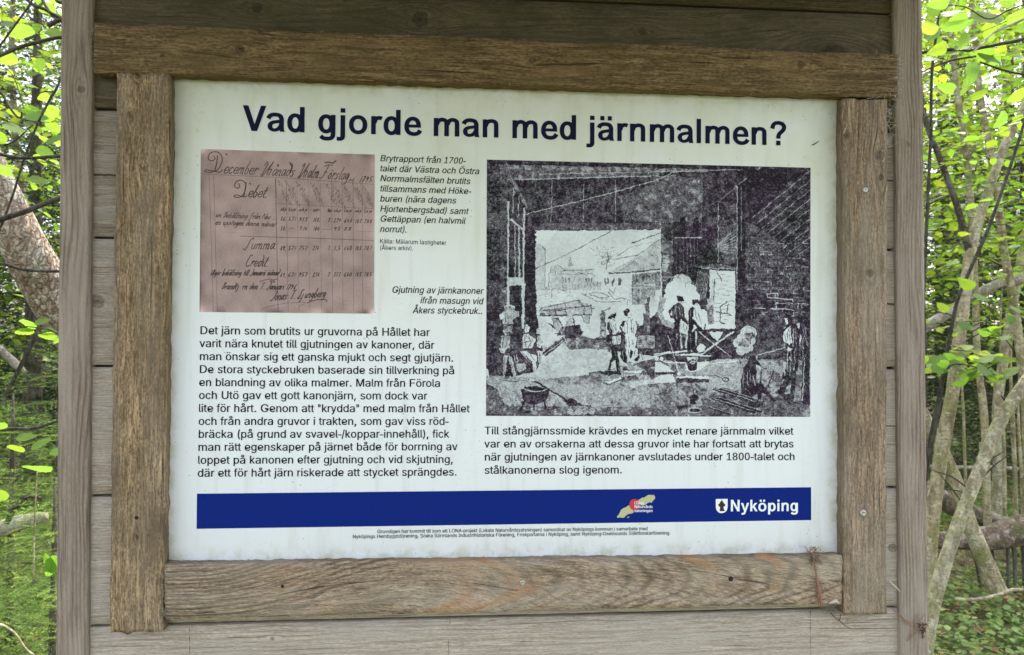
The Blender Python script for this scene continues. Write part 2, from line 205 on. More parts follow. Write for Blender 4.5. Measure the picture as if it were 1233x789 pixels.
# ------------------------------------------------------------------ weathered wood
def wood(name, light, dark, late, ring=.0032, ringc=.5, warp=.004, knots=(), cath=None, fib=(70, 1300), fibc=.5,
         mott=.35, grey=None, greyf=.4, bump=.6, algae=None, algf=0., streak=None, streaks=0., seed=0., specks=.5, cracks=()):
    """light/dark: fibre colours; late: latewood line colour; knots: (x,z,r); cath: (x0,z0,a,b) parabolic figure;
    cracks: (z, x0, x1, half width)"""
    k = NT(name); P = k.coord('Object'); x, y, z = k.sep(P)[:3]
    zz = k.math('MULTIPLY_ADD', y, .7, z)
    S = k.math('ADD', x, seed)
    lowv = k.vec(k.math('MULTIPLY', S, 4), k.math('MULTIPLY', y, 20), k.math('MULTIPLY', zz, 22))
    low = k.math('SUBTRACT', k.noise(lowv, 1, 2.), .5)
    u = k.math('MULTIPLY_ADD', low, warp * 4, zz)
    kmask = None
    for kx, kz, kr in knots:
        dx = k.math('MULTIPLY', k.math('SUBTRACT', x, kx), .42); dz = k.math('SUBTRACT', z, kz)
        d2 = k.math('ADD', k.math('MULTIPLY', dx, dx), k.math('MULTIPLY', dz, dz))
        q = k.math('DIVIDE', k.math('MULTIPLY', dz, kr * kr * 2.2), k.math('ADD', d2, kr * kr * .35))
        u = k.math('SUBTRACT', u, q)
        dk = k.math('SQRT', k.math('ADD', k.math('MULTIPLY', k.math('SUBTRACT', x, kx), k.math('SUBTRACT', x, kx)), k.math('MULTIPLY', dz, dz)))
        wob_ = k.math('SUBTRACT', k.noise(k.vec(k.math('MULTIPLY', x, 150), y, k.math('MULTIPLY', z, 190)), 1, 3, .6), .5)
        dk = k.math('MULTIPLY_ADD', wob_, kr * 1.1, dk)
        body_ = k.mapr(dk, kr * .35, kr * .8, .62, 0); rim = k.math('MULTIPLY', k.mapr(dk, kr * .4, kr * .6), k.mapr(dk, kr * .62, kr * .95, .75, 0))
        core = k.mapr(dk, kr * .05, kr * .26, 1., 0)
        mk = k.math('MAXIMUM', k.math('MAXIMUM', body_, rim), core)
        kmask = mk if kmask is None else k.math('MAXIMUM', kmask, mk)
    if cath:
        x0, z0, a, b = cath
        zc = k.math('SUBTRACT', z, z0); z2 = k.math('MULTIPLY', zc, zc)
        u = k.math('ADD', k.math('MULTIPLY', k.math('SUBTRACT', x, x0), a), k.math('MULTIPLY', z2, b))
        u = k.math('MULTIPLY_ADD', low, warp * 4, u)
        u = k.math('MULTIPLY_ADD', k.math('SUBTRACT', k.noise(k.vec(k.math('MULTIPLY', S, 9), 0., k.math('MULTIPLY', zz, 30)), 1, 3), .5), .008, u)
        mx_ = k.mapr(x, -.36, -.05); us = k.math('MULTIPLY_ADD', low, warp * 5, zz)
        u = k.math('ADD', k.math('MULTIPLY', u, mx_), k.math('MULTIPLY', us, k.math('SUBTRACT', 1., mx_)))
    fine = k.noise(k.vec(k.math('MULTIPLY', S, 30), k.math('MULTIPLY', y, 150), k.math('MULTIPLY', zz, 260)), 1, 2)
    ph = k.math('MULTIPLY_ADD', fine, 1.6, k.math('MULTIPLY', u, 2 * math.pi / ring))
    r = k.math('MULTIPLY_ADD', k.math('SINE', ph), .5, .5)
    r = k.math('POWER', r, 2.2)
    rmod = k.mapr(k.noise(k.vec(k.math('MULTIPLY', S, 6), 0., k.math('MULTIPLY', u, 60)), 1, 2), .3, .7, .25, 1.)
    r = k.math('MULTIPLY', r, rmod)
    f1 = k.noise(k.vec(k.math('MULTIPLY', S, fib[0]), k.math('MULTIPLY', y, fib[1] * .8), k.math('MULTIPLY', k.math('MULTIPLY_ADD', u, .5, k.math('MULTIPLY', zz, .5)), fib[1])), 1, 3, .65)
    f2 = k.noise(k.vec(k.math('MULTIPLY', S, fib[0] * 4.), k.math('MULTIPLY', y, 900.), k.math('MULTIPLY', zz, fib[1] * .6)), 1, 2, .6)
    ff = k.mapr(k.math('MULTIPLY_ADD', f2, .45, k.math('MULTIPLY', f1, .55)), .40, .60, 0, 1, False)
    pits = k.mapr(f1, .32, .42, .8, 0)
    f3 = k.noise(k.vec(k.math('MULTIPLY', S, 16), k.math('MULTIPLY', y, 200), k.math('MULTIPLY', k.math('MULTIPLY_ADD', u, .6, k.math('MULTIPLY', zz, .4)), fib[1] * .30)), 1, 3, .6)
    ck = k.noise(k.vec(k.math('MULTIPLY', S, 5.5), k.math('MULTIPLY', y, 200), k.math('MULTIPLY', k.math('MULTIPLY_ADD', u, .5, k.math('MULTIPLY', zz, .5)), fib[1] * .42)), 1, 2, .5)
    check = k.mapr(ck, .655, .70, 0, 1)
    col = k.mix(k.math('MULTIPLY', ff, 1), dark, light)
    col = k.mix(fibc, k.mix(.5, dark, light), col)
    mo = k.noise(k.vec(k.math('MULTIPLY', S, 14), k.math('MULTIPLY', y, 60), k.math('MULTIPLY', z, 60)), 1, 4, .65)
    col = k.mix(k.mapr(mo, .35, .7, 0, mott), col, dark)
    col = k.mix(k.math('MULTIPLY', r, ringc), col, late)
    col = k.mix(k.math('MULTIPLY', pits, fibc), col, tuple(c * .38 for c in dark))
    col = k.mix(k.mapr(f3, .50, .68, 0, .6 * fibc), col, tuple(c * .75 for c in dark)); col = k.mix(k.mapr(f3, .46, .32, 0, .45 * fibc), col, tuple(min(1, c * 1.18) for c in light))
    col = k.mix(k.math('MULTIPLY', check, .8), col, tuple(c * .2 for c in dark))
    if grey:
        g = k.noise(k.vec(k.math('MULTIPLY', S, 5), 3., k.math('MULTIPLY', z, 40)), 1, 3, .6)
        col = k.mix(k.mapr(g, .38, .66, 0, greyf), col, grey)
    if streak:
        g = k.noise(k.vec(k.math('MULTIPLY', S, 7), 9., k.math('MULTIPLY', u, 90)), 1, 2, .5)
        g2 = k.noise(k.vec(k.math('MULTIPLY', S, 5), 4., k.math('MULTIPLY', z, 18)), 1, 1, .5)
        col = k.mix(k.math('MULTIPLY', k.mapr(g, .48, .68, 0, streaks), k.math('MULTIPLY', k.mapr(g2, .42, .6), k.mapr(x, -.33, .02, .35, 1))), col, streak)
    if algae:
        g = k.noise(k.vec(k.math('MULTIPLY', S, 9), k.math('MULTIPLY', y, 30), k.math('MULTIPLY', z, 14)), 1, 5, .7)
        col = k.mix(k.mapr(g, .42, .68, 0, algf), col, algae)
    sp = k.voro(k.vec(S, y, z), 330.); spn = k.noise(k.vec(S, y, z), 60, 1)
    col = k.mix(k.math('MULTIPLY', k.mapr(sp, .12, .2, specks, 0), k.mapr(spn, .52, .6)), col, tuple(c * .25 for c in dark))
    if kmask is not None:
        col = k.mix(k.math('MULTIPLY', kmask, .8), col, tuple(c * .26 for c in dark))
    h = k.math('SUBTRACT', k.math('MULTIPLY', ff, .8), k.math('MULTIPLY', r, -.5)); h = k.math('SUBTRACT', h, k.math('MULTIPLY', check, 2.)); h = k.math('SUBTRACT', h, k.math('MULTIPLY', f3, 1.2))
    for cz, x0, x1, hw in cracks:
        wz = k.math('MULTIPLY_ADD', k.math('SUBTRACT', k.noise(k.vec(k.math('MULTIPLY', x, 120), 0., cz * 99), 1, 3), .5), .003, z)
        d = k.math('ABSOLUTE', k.math('SUBTRACT', wz, cz))
        c = k.math('MULTIPLY', k.mapr(d, hw * .6, hw * 1.5, 1, 0), k.math('MULTIPLY', k.mapr(x, x0 - .004, x0 + .004), k.mapr(x, x1 - .004, x1 + .004, 1, 0)))
        col = k.mix(k.math('MULTIPLY', c, .85), col, tuple(q * .15 for q in dark)); h = k.math('MULTIPLY_ADD', c, -3., h)
    k.bsdf(col, .86, k.bump(h, bump, .0012), 0, .25)
    return k.m

def board_mesh(name, L, W0, W1, T, mat, seg=None, edge=.0012, jit=.0005, seed=0, endjit=.0006):
    """along local X (length L), width along Z (W0 at -X end, W1 at +X end), front face at y=0, back at y=T"""
    g = np.random.default_rng(seed); seg = seg or max(24, int(L / .004))
    X = np.linspace(-L / 2, L / 2, seg + 1); e = edge; n = 10
    # section: (y, zfrac sign, inset)
    zs = np.linspace(-1, 1, n)
    sec = [(e, -1, 0), (e * .3, -1, e * .3)] + [(0, q, 0) for q in np.linspace(-1, 1, n)[1:-1]] + [(e * .3, 1, e * .3), (e, 1, 0), (T - e, 1, 0), (T, 1, e), (T, -1, e), (T - e, -1, 0)]
    m_ = len(sec); V = np.zeros((seg + 1, m_, 3))
    def lf(k_):
        a = g.normal(size=seg + 1); w = np.ones(k_) / k_
        return np.convolve(np.pad(a, k_, mode='edge'), w, 'same')[k_:-k_] * math.sqrt(k_)
    top = lf(3) * jit * .6 + lf(25) * jit * .3; bot = lf(3) * jit * .6 + lf(25) * jit * .3; fr = [lf(9) * jit * .25 for _ in range(m_)]
    for j, (yy, q, ins) in enumerate(sec):
        W = W0 + (W1 - W0) * (X + L / 2) / L
        z = q * (W / 2 - (ins if abs(q) == 1 else e)) if abs(q) == 1 else q * (W / 2 - e)
        z = z + (top if q == 1 else bot if q == -1 else 0)
        V[:, j, 0] = X; V[:, j, 1] = yy + (fr[j] if yy < e * .9 else 0); V[:, j, 2] = z
    V[0, :, 0] += g.normal(size=m_) * endjit; V[-1, :, 0] += g.normal(size=m_) * endjit
    idx = np.arange((seg + 1) * m_).reshape(seg + 1, m_)
    a = idx[:-1]; b = idx[1:]; an = np.roll(a, -1, 1); bn = np.roll(b, -1, 1)
    F = np.stack([a.ravel(), an.ravel(), bn.ravel(), b.ravel()], 1)
    V2 = V.reshape(-1, 3); c0 = len(V2); V2 = np.vstack([V2, V[0].mean(0) + [.0004, 0, 0], V[-1].mean(0) - [.0004, 0, 0]])
    j = np.arange(m_)
    T3 = np.concatenate([np.stack([np.roll(idx[0], -1), idx[0], np.full(m_, c0)], 1), np.stack([idx[-1], np.roll(idx[-1], -1), np.full(m_, c0 + 1)], 1)])
    return mesh_np(name, V2, [F, T3], [mat], smooth=False)

def board_px(name, c, yf, T, mat, parent, vertical=False, **kw):
    TL, TR, BR, BL = [np.array(at(px, py, yf)) for px, py in c]
    ctr = (TL + TR + BR + BL) / 4
    if vertical:
        a, b = (BL + BR) / 2, (TL + TR) / 2; W0 = np.linalg.norm(BR - BL); W1 = np.linalg.norm(TR - TL)
    else:
        a, b = (TL + BL) / 2, (TR + BR) / 2; W0 = np.linalg.norm(TL - BL); W1 = np.linalg.norm(TR - BR)
    L = np.linalg.norm(b - a); ang = math.atan2(b[2] - a[2], b[0] - a[0])
    o = obj(name, board_mesh(name, L, W0, W1, T, mat, **kw), parent, (a + b) / 2, (0, -ang, 0))
    return o, L

board = empty('information_board', (0, 0, 0))
tag(board, 'wooden information board with a white printed panel in a rough sawn frame', 'information board')

GREY_L, GREY_D = (.36, .315, .27), (.17, .145, .12)
# --- posts
PYF = -.002
post_l_mat = wood('post_wood_left', (.36, .295, .23), (.19, .15, .11), (.095, .068, .048), ring=.0048, ringc=.85, warp=.006, fib=(40, 1100), fibc=.55,
                  knots=((.262, -.006, .0052),), grey=(.40, .345, .29), greyf=.5, mott=.3, seed=1.3, bump=.5)
post_r_mat = wood('post_wood_right', (.38, .315, .25), (.20, .16, .12), (.105, .078, .056), ring=.0042, ringc=.85, warp=.007, fib=(40, 1100), fibc=.6,
                  grey=(.42, .365, .31), greyf=.5, mott=.3, seed=4.1, bump=.5)
def post_px(cx0, cx1, mat, seed):
    # cx0: (left,right) px at image top, cx1 at bottom; extended upward and to the ground
    (l0, r0), (l1, r1) = cx0, cx1
    TL, TR, BL, BR = [np.array(at(*q, PYF)) for q in ((l0, 0), (r0, 0), (l1, 789), (r1, 789))]
    a = (BL + BR) / 2; b = (TL + TR) / 2; w = (np.linalg.norm(TR - TL) + np.linalg.norm(BR - BL)) / 2
    d = (b - a) / (b[2] - a[2]); top = a + d * (GZ + .66 - a[2]); bot = a + d * (-.15 - a[2])
    L = np.linalg.norm(top - bot); ang = math.atan2(top[2] - bot[2], top[0] - bot[0])
    me = board_mesh('post', L, w, w, .062, mat, edge=.0022, jit=.0003, seed=seed, seg=400)
    # shift so that the texture origin (local 0) sits at the panel centre height
    off = L / 2 - (GZ - bot[2]); co = np.zeros(len(me.vertices) * 3, np.float32); me.vertices.foreach_get('co', co)
    co[0::3] += off; me.vertices.foreach_set('co', co)
    return obj('post', me, board, bot + (top - bot) / L * (GZ - bot[2]), (0, -ang, 0))
post_px((73.2, 111.2), (66.5, 105.6), post_l_mat, 3)
post_px((1077.6, 1110.2), (1083.8, 1119.), post_r_mat, 4)

# --- horizontal cladding planks (tongue and groove), pitch from the seams in view
PLY = .004
seam = [GZ + v for v in (.3900, .2416, .0931, -.0547, -.2030, -.3515)]
pitch = .1482
edges = [seam[0] + pitch] + seam + [seam[-1] - pitch, seam[-1] - 2 * pitch]
edges.insert(0, edges[0] + .115)
XL, XR = -.489, .4805
plank_cfg = [  # top to bottom: knots, cracks in local (x,z)
    dict(seed=2.1, knots=()),
    dict(seed=5.3, knots=((-.02, .01, .006), (.30, .03, .010))),
    dict(seed=9.2, knots=((-.30, .05, .007), (-.11, .045, .012), (.405, .012, .026), (.16, .04, .006))),
    dict(seed=11.7, knots=(), cracks=((-.002, -.50, -.44, .0011), (.012, .46, .50, .0008))),
    dict(seed=15.9, knots=((-.476, 0., .010),), cracks=((.006, .455, .50, .0013),)),
    dict(seed=21.4, knots=(), cracks=((.002, .462, .50, .0006),)),
    dict(seed=26.8, knots=((.478, -.001, .007),), cracks=()),
    dict(seed=31.1, knots=((-.275, .055, .0026), (.385, -.045, .004), (.42, .06, .002)), cracks=()),
    dict(seed=37.5, knots=()),
]
for i in range(len(edges) - 1):
    zt, zb = edges[i], edges[i + 1]; W = zt - zb - .0030; cfg = plank_cfg[i]
    up = i / (len(edges) - 2)
    # the boards high under the eaves are stained brown-green by algae, the low ones have bleached
    sil = (1, 1, .92, .45, .25, .1, .05, 0, 0, 0)[i]
    lt = tuple(a * sil + b * (1 - sil) for a, b in zip((.155, .125, .068), (.62, .54, .44)))
    dk = tuple(a * sil + b * (1 - sil) for a, b in zip((.055, .043, .022), (.34, .28, .22)))
    mt = wood('plank_wood', lt, dk, tuple(c * .62 for c in dk), ring=.0058 if i in (2, 7) else .0030, ringc=.5, warp=.005, fib=(48, 1050), fibc=.85,
              mott=.45 if i < 7 else .3, grey=(.46, .42, .37) if i > 2 else (.13, .11, .065), greyf=.45, bump=.7,
              algae=(.045, .043, .016) if i < 3 else None, algf=.55, **cfg)
    me = board_mesh('plank', XR - XL + .016, W, W, .019, mt, edge=.0014, jit=.00012, seed=50 + i)
    obj('plank', me, board, ((XL + XR) / 2, PLY, (zt + zb) / 2))
# each board's tongue closes the joint below it
tong = plain('tongue_wood', (.05, .038, .028), .9)
for e_z in edges[1:-1]:
    obj('tongue', board_mesh('tongue', XR - XL + .01, .012, .012, .006, tong, seg=10), board, ((XL + XR) / 2, PLY + .007, e_z))
# two upright battens behind the planks hold them to the posts
for bx in (-.30, .36):
    mt = post_l_mat
    obj('batten', board_mesh('batten', .9, .045, .045, .045, mt, seg=30), board, (bx, PLY + .0195, GZ), (0, -math.pi / 2, 0))
# pencil lines left by the joiner
pencil = plain('pencil_line', (.06, .055, .05), .8)
for px, y0, y1 in ((232.5, -12, 28), (967, 12, 62), (228, 757, 800), (541.5, 741, 752), (976, 735, 800), (540, 770, 790)):
    a, b = at(px, y0, PLY - .0006), at(px + .3, y1, PLY - .0006); n = 8
    V = []; 
    for t in np.linspace(0, 1, n):
        p = a.lerp(b, t); w = .00038 * (.5 + .5 * math.sin(t * 23 + px)); V += [(p.x - w, p.y, p.z), (p.x + w, p.y, p.z)]
    obj('pencil_line', mesh_np('pencil_line', V, [(2 * i, 2 * i + 2, 2 * i + 3, 2 * i + 1) for i in range(n - 1)], [pencil]), board)

# --- frame boards
FY = -.0145; FT = .0175
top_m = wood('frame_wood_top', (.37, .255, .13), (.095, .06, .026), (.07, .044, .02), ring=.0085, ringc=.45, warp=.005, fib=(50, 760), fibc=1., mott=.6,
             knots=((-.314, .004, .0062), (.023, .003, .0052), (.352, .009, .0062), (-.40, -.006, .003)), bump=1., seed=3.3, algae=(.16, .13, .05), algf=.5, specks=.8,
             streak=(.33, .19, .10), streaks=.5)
lef_m = wood('frame_wood_left', (.60, .43, .25), (.135, .088, .047), (.10, .066, .038), ring=.0055, ringc=.35, warp=.003, fib=(60, 800), fibc=1., mott=.62,
             knots=((.268, .0145, .0045), (.207, -.002, .0042), (.312, .0065, .004), (-.208, .001, .0028)), bump=1., seed=6.6, algae=(.13, .10, .06), algf=.55, specks=.8,
             grey=(.30, .26, .21), greyf=.3)
rig_m = wood('frame_wood_right', (.53, .395, .26), (.145, .10, .062), (.11, .078, .05), ring=.0055, ringc=.4, warp=.004, fib=(60, 800), fibc=1., mott=.5,
             knots=((.245, -.019, .0075), (.268, .024, .005), (.218, -.021, .004), (.10, -.006, .006)), bump=1., seed=8.8, algae=(.17, .14, .10), algf=.5, specks=.6,
             grey=(.40, .35, .29), greyf=.45)
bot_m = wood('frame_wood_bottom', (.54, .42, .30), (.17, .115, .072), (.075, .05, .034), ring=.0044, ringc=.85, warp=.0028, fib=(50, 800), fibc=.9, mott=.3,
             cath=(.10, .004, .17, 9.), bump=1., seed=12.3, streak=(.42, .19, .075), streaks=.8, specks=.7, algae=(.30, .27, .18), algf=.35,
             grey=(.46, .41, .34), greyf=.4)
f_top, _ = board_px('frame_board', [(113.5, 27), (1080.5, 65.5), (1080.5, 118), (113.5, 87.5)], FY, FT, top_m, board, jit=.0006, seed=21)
f_lef, _ = board_px('frame_board', [(140.5, 88.5), (205, 90), (196, 761), (131.5, 761)], FY, FT, lef_m, board, vertical=True, jit=.0006, seed=22, endjit=.0012)
f_rig, _ = board_px('frame_board', [(1014.5, 119), (1069, 120), (1067, 738), (1015.5, 741.5)], FY, FT, rig_m, board, vertical=True, jit=.0006, seed=23, endjit=.0012)
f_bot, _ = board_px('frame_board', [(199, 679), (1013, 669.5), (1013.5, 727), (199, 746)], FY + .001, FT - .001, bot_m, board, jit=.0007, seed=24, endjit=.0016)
f_bot['label'] = 'lower frame board with orange grain arcs'

# screws: pan head with a cross recess
screw_m = plain('screw_metal', (.45, .44, .42), .42, .85, .5)
screw_d = plain('screw_metal_dull', (.035, .025, .018), .7, .4, .3)
def screw_mesh(mat):
    b = MB(); n = 14; rings = [(.0, .0006), (.0010, .0006), (.0010, .0014), (.0030, .0013), (.0036, .0008), (.0037, -.001)]
    V = []
    for r_, h in rings:
        for j in range(n):
            a = 2 * math.pi * j / n; star = r_ * (1.25 if j % 3 == 0 else .8) if .0005 < r_ < .002 else r_
            V.append((math.cos(a) * star, -h, math.sin(a) * star))
    F = [(i * n + j, i * n + (j + 1) % n, (i + 1) * n + (j + 1) % n, (i + 1) * n + j) for i in range(len(rings) - 1) for j in range(n)]
    b.add(V, F); return b.mesh('screw', [mat], True)
sm1, sm2 = screw_mesh(screw_m), screw_mesh(screw_d)
def child_at(par, name, me, p, sc=1.):
    o = bpy.data.objects.new(name, me); COL.objects.link(o); o.parent = par
    bpy.context.view_layer.update(); o.matrix_parent_inverse = par.matrix_world.inverted()
    o.location = p; o.scale = (sc,) * 3; return o
for par, px, py, me, s in ((f_bot, 629, 702, sm1, .9), (f_rig, 1039, 618, sm1, 1.15), (f_rig, 1041.5, 229, sm1, .9), 
                           (f_lef, 164.5, 623.5, sm2, .6), (f_bot, 880, 697, sm2, .8), (f_bot, 340, 706, sm2, .5)):
    child_at(par, 'screw', me, at(px, py, FY - .0002 + (.001 if par is f_bot else 0)), s)

# fibres torn up along the saw cuts
fib_m = plain('wood_fibre', (.50, .42, .30), .9)
fib_w = plain('pale_fibre', (.68, .64, .56), .9)
def fibres(par, segs, n, ln, mat, seed, name='wood_fibres'):
    g = np.random.default_rng(seed); b = MB()
    for _ in range(n):
        (x0, y0), (x1, y1) = segs[g.integers(len(segs))]; t = g.random()
        p = np.array(at(x0 + (x1 - x0) * t, y0 + (y1 - y0) * t, FY + g.uniform(-.0002, .004)))
        l = ln * g.uniform(.3, 1.3); d = g.normal(size=3); d[1] = -abs(d[1]) * .5; d /= np.linalg.norm(d)
        c = g.normal(size=3) * l * .35
        P = [p, p + d * l * .5 + c * .5, p + d * l + c * g.uniform(-.5, 1)]
        for q in P: q[1] = min(q[1], PLY - .001)
        tube(b, P, [.00022, .00018, .00008], 3, 5)
    o = obj(name, b.mesh(name, [mat]), None); o.parent = par
    bpy.context.view_layer.update(); o.matrix_parent_inverse = par.matrix_world.inverted(); o['kind'] = 'stuff'
    return o
fibres(f_top, [((113, 30), (113, 86)), ((113, 28), (1080, 66)), ((113, 87), (1080, 118))], 90, .005, fib_m, 1)
fibres(f_top, [((1080, 66), (1081, 118)), ((1080, 90), (1081, 118)), ((1040, 118), (1080, 119))], 34, .011, fib_w, 2)
fibres(f_rig, [((1067, 122), (1070, 180)), ((1071, 125), (1072, 160))], 36, .009, fib_w, 3)
fibres(f_rig, [((1015, 739), (1067, 738)), ((1067, 560), (1067, 735))], 26, .005, fib_m, 4)
fibres(f_lef, [((131, 760), (196, 761)), ((131, 300), (131, 760)), ((141, 89), (205, 89)), ((196, 690), (197, 760))], 70, .0035, fib_m, 5)
fibres(f_bot, [((199, 746), (1013, 727)), ((199, 746), (1013, 727)), ((199, 680), (199, 746)), ((199, 679), (1013, 669))], 190, .0038, fib_m, 6)

# --- little gabled roof out of view, added to shade the top of the board
roof_m = wood('roof_wood', (.30, .26, .2), (.13, .11, .08), (.08, .07, .05), ring=.006, fib=(25, 700), mott=.5, seed=40, bump=.6)
roof = empty('roof', (0, 0, GZ + .66)); roof.parent = board
for side in (-1, 1):
    for i in range(6):
        L = 1.5; W = .125; s0 = .118 * i
        ang = R(27); rr = .02 + s0 + W / 2
        y = .028 + side * math.cos(ang) * rr; z = .16 - math.sin(ang) * rr
        o = obj('roof_board', board_mesh('roof_board', L, W, W, .019, roof_m, seg=60, seed=70 + i + 5 * side), roof, (0, y, z))
        o.rotation_euler = (R(-90) + ang * 1 if side < 0 else R(-90) - ang, 0, 0)
        o.location.z += .012 * (3 - i) * 0
# ------------------------------------------------------------------ printed panel
PAN = dict(x0=-.4205, x1=.4205, z0=GZ - .297, z1=GZ + .297)
def panel_material():
    k = NT('panel_laminate'); P = k.coord('Object'); x, y, z = k.sep(P)[:3]
    col = (.78, .815, .845)
    # algae film that has settled on the upper half, thicker towards the left corner
    n1 = k.noise(P, 9, 5, .65); n2 = k.noise(P, 45, 4, .7); n3 = k.noise(P, 240, 3, .7)
    hz = k.mapr(z, -.16, .24, 0, 1); lx = k.mapr(x, -.42, .1, 1., .55)
    a = k.math('MULTIPLY', hz, k.mapr(n1, .25, .75, .45, .85))
    c = k.mix(a, col, (.60, .62, .44))
    pt = k.math('MULTIPLY', k.math('MULTIPLY', k.mapr(n2, .56, .72), k.mapr(n1, .45, .62)), k.math('MULTIPLY', k.mapr(z, .0, .22), lx))
    c = k.mix(k.math('MULTIPLY', k.math('MULTIPLY', pt, k.mapr(n3, .4, .6)), .7), c, (.36, .37, .14))
    # film and splashes near the frame all round, deepened to paint contact shade
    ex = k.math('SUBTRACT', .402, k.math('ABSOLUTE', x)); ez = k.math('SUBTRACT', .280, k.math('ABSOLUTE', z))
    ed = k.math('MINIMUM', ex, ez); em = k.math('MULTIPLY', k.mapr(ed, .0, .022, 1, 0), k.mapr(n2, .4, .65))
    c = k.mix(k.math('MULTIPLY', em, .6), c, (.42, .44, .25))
    run = k.noise(k.vec(k.math('MULTIPLY', x, 60), y, k.math('MULTIPLY', z, 5)), 1, 3, .6)
    c = k.mix(k.math('MULTIPLY', k.mapr(run, .5, .72), .22), c, (.45, .47, .36))
    scr = k.voro(k.vec(k.math('MULTIPLY', x, 25), y, k.math('MULTIPLY', z, 160)), 1., 'DISTANCE_TO_EDGE')
    c = k.mix(k.math('MULTIPLY', k.mapr(scr, .0, .02, .12, 0), k.mapr(n1, .5, .6)), c, (.4, .42, .38))
    # dirt specks
    v = k.voro(P, 150.); vm = k.mapr(k.noise(P, 14, 2), .5, .66); c = k.mix(k.math('MULTIPLY', k.mapr(v, .06, .12, .85, 0), vm), c, (.13, .12, .06))
    v = k.voro(P, 420.); vm = k.mapr(k.noise(P, 22, 2), .54, .66); c = k.mix(k.math('MULTIPLY', k.mapr(v, .10, .17, .6, 0), k.math('MULTIPLY', vm, k.mapr(z, -.28, .25, .4, 1))), c, (.22, .22, .10))
    k.bsdf(c, k.mapr(n2, .3, .7, .4, .6), k.bump(n3, .12, .0004), 0, .2)
    return k.m
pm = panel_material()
def slab(x0, x1, z0, z1, y0, y1, mat, name, ch=.0008):
    V = [(x0 + ch, y0, z0 + ch), (x1 - ch, y0, z0 + ch), (x1 - ch, y0, z1 - ch), (x0 + ch, y0, z1 - ch),
         (x0, y0 + ch, z0), (x1, y0 + ch, z0), (x1, y0 + ch, z1), (x0, y0 + ch, z1), (x0, y1, z0), (x1, y1, z0), (x1, y1, z1), (x0, y1, z1)]
    F = [(0, 1, 2, 3)] + [(4 + j, 4 + (j + 1) % 4, (j + 1) % 4, j) for j in range(4)] + [(8 + j, 8 + (j + 1) % 4, 4 + (j + 1) % 4, 4 + j) for j in range(4)] + [(11, 10, 9, 8)]
    return mesh_np(name, V, F, [mat])
ox, oz = 0, GZ
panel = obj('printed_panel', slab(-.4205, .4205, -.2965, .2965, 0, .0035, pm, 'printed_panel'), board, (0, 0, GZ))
def on_panel(o):
    o.parent = panel; o.matrix_parent_inverse = Matrix.Translation((0, 0, -GZ)); return o
INKY = -.00035

# --- lettering: glyph outlines
G = {}
for rec in GLYPHS.split(';;'):
    ch = rec[0]; parts = rec[1:].split('|')
    G[ch] = (int(parts[0]) / 1000, [np.array([tuple(map(int, q.split(','))) for q in c.split()], float) / 1000 for c in parts[1:]])
ARIAL = {}
for k_, v_ in {'abdeghnopqu': 556, 'cksvxyz': 500, 'ft': 278, 'ijl': 222, 'm': 833, 'r': 333, 'w': 722, 'åäö': 556, 'ABEKPSVXYÅÄ': 667, 'CDHNRU': 722, 'FT': 611, 'GOÖ': 778, 'I': 278, 'J': 500, 'L': 556, 'M': 833, '0123456789?': 556, '.,:/ ': 278, '-()': 333, '"': 355}.items():
    for c_ in k_: ARIAL[c_] = v_ * .000711
for c_, (ad_, cs_) in list(G.items()):
    if c_ in ARIAL and c_ != '-': f_q = ARIAL[c_] / ad_; G[c_] = (ARIAL[c_], [c * [f_q, 1] for c in cs_])
G['-'] = (ARIAL['-'], [np.array([(.022, .15), (.022, .213), (.215, .213), (.215, .15)])])
def fatten(c, d):
    if not d: return c
    a = np.roll(c, 1, 0); b = np.roll(c, -1, 0)
    e1 = c - a; e2 = b - c
    n1 = np.c_[e1[:, 1], -e1[:, 0]] / (np.linalg.norm(e1, axis=1)[:, None] + 1e-9); n2 = np.c_[e2[:, 1], -e2[:, 0]] / (np.linalg.norm(e2, axis=1)[:, None] + 1e-9)
    nn = n1 + n2; l = np.linalg.norm(nn, axis=1)[:, None]; nn = nn / np.maximum(l, .6) ; k_ = 1 / np.maximum((nn * n1).sum(1) / (np.linalg.norm(nn, axis=1) + 1e-9), .5)
    return c + nn * (d * k_)[:, None] * 1.0
def area(c): return .5 * np.sum(c[:, 0] * np.roll(c[:, 1], -1) - np.roll(c[:, 0], -1) * c[:, 1])
SGN = 1 if area(G['I'][1][0]) > 0 else -1        # outer contours' orientation
_tess = {}
def glyph(ch, d):
    if (ch, d) in _tess: return _tess[ch, d]
    cs = [fatten(c, d * SGN) for c in G[ch][1]]
    v = []; f = []
    outs = [c for c in cs if area(c) * SGN > 0]; holes = [c for c in cs if area(c) * SGN <= 0]
    for o_ in outs:
        mine = [h for h in holes if o_[:, 0].min() < h[:, 0].mean() < o_[:, 0].max() and o_[:, 1].min() < h[:, 1].mean() < o_[:, 1].max()]
        poly = [[Vector((p[0], p[1], 0)) for p in c] for c in [o_] + mine]
        tri = tessellate_polygon(poly); base = len(v)
        v += [tuple(p) for c in poly for p in c]; f += [tuple(base + i for i in t) for t in tri]
    _tess[ch, d] = (np.array(v).reshape(-1, 3), np.array(f).reshape(-1, 3)); return _tess[ch, d]
def text_width(s, track, d=0): return sum(G[ch][0] + track for ch in s) - track
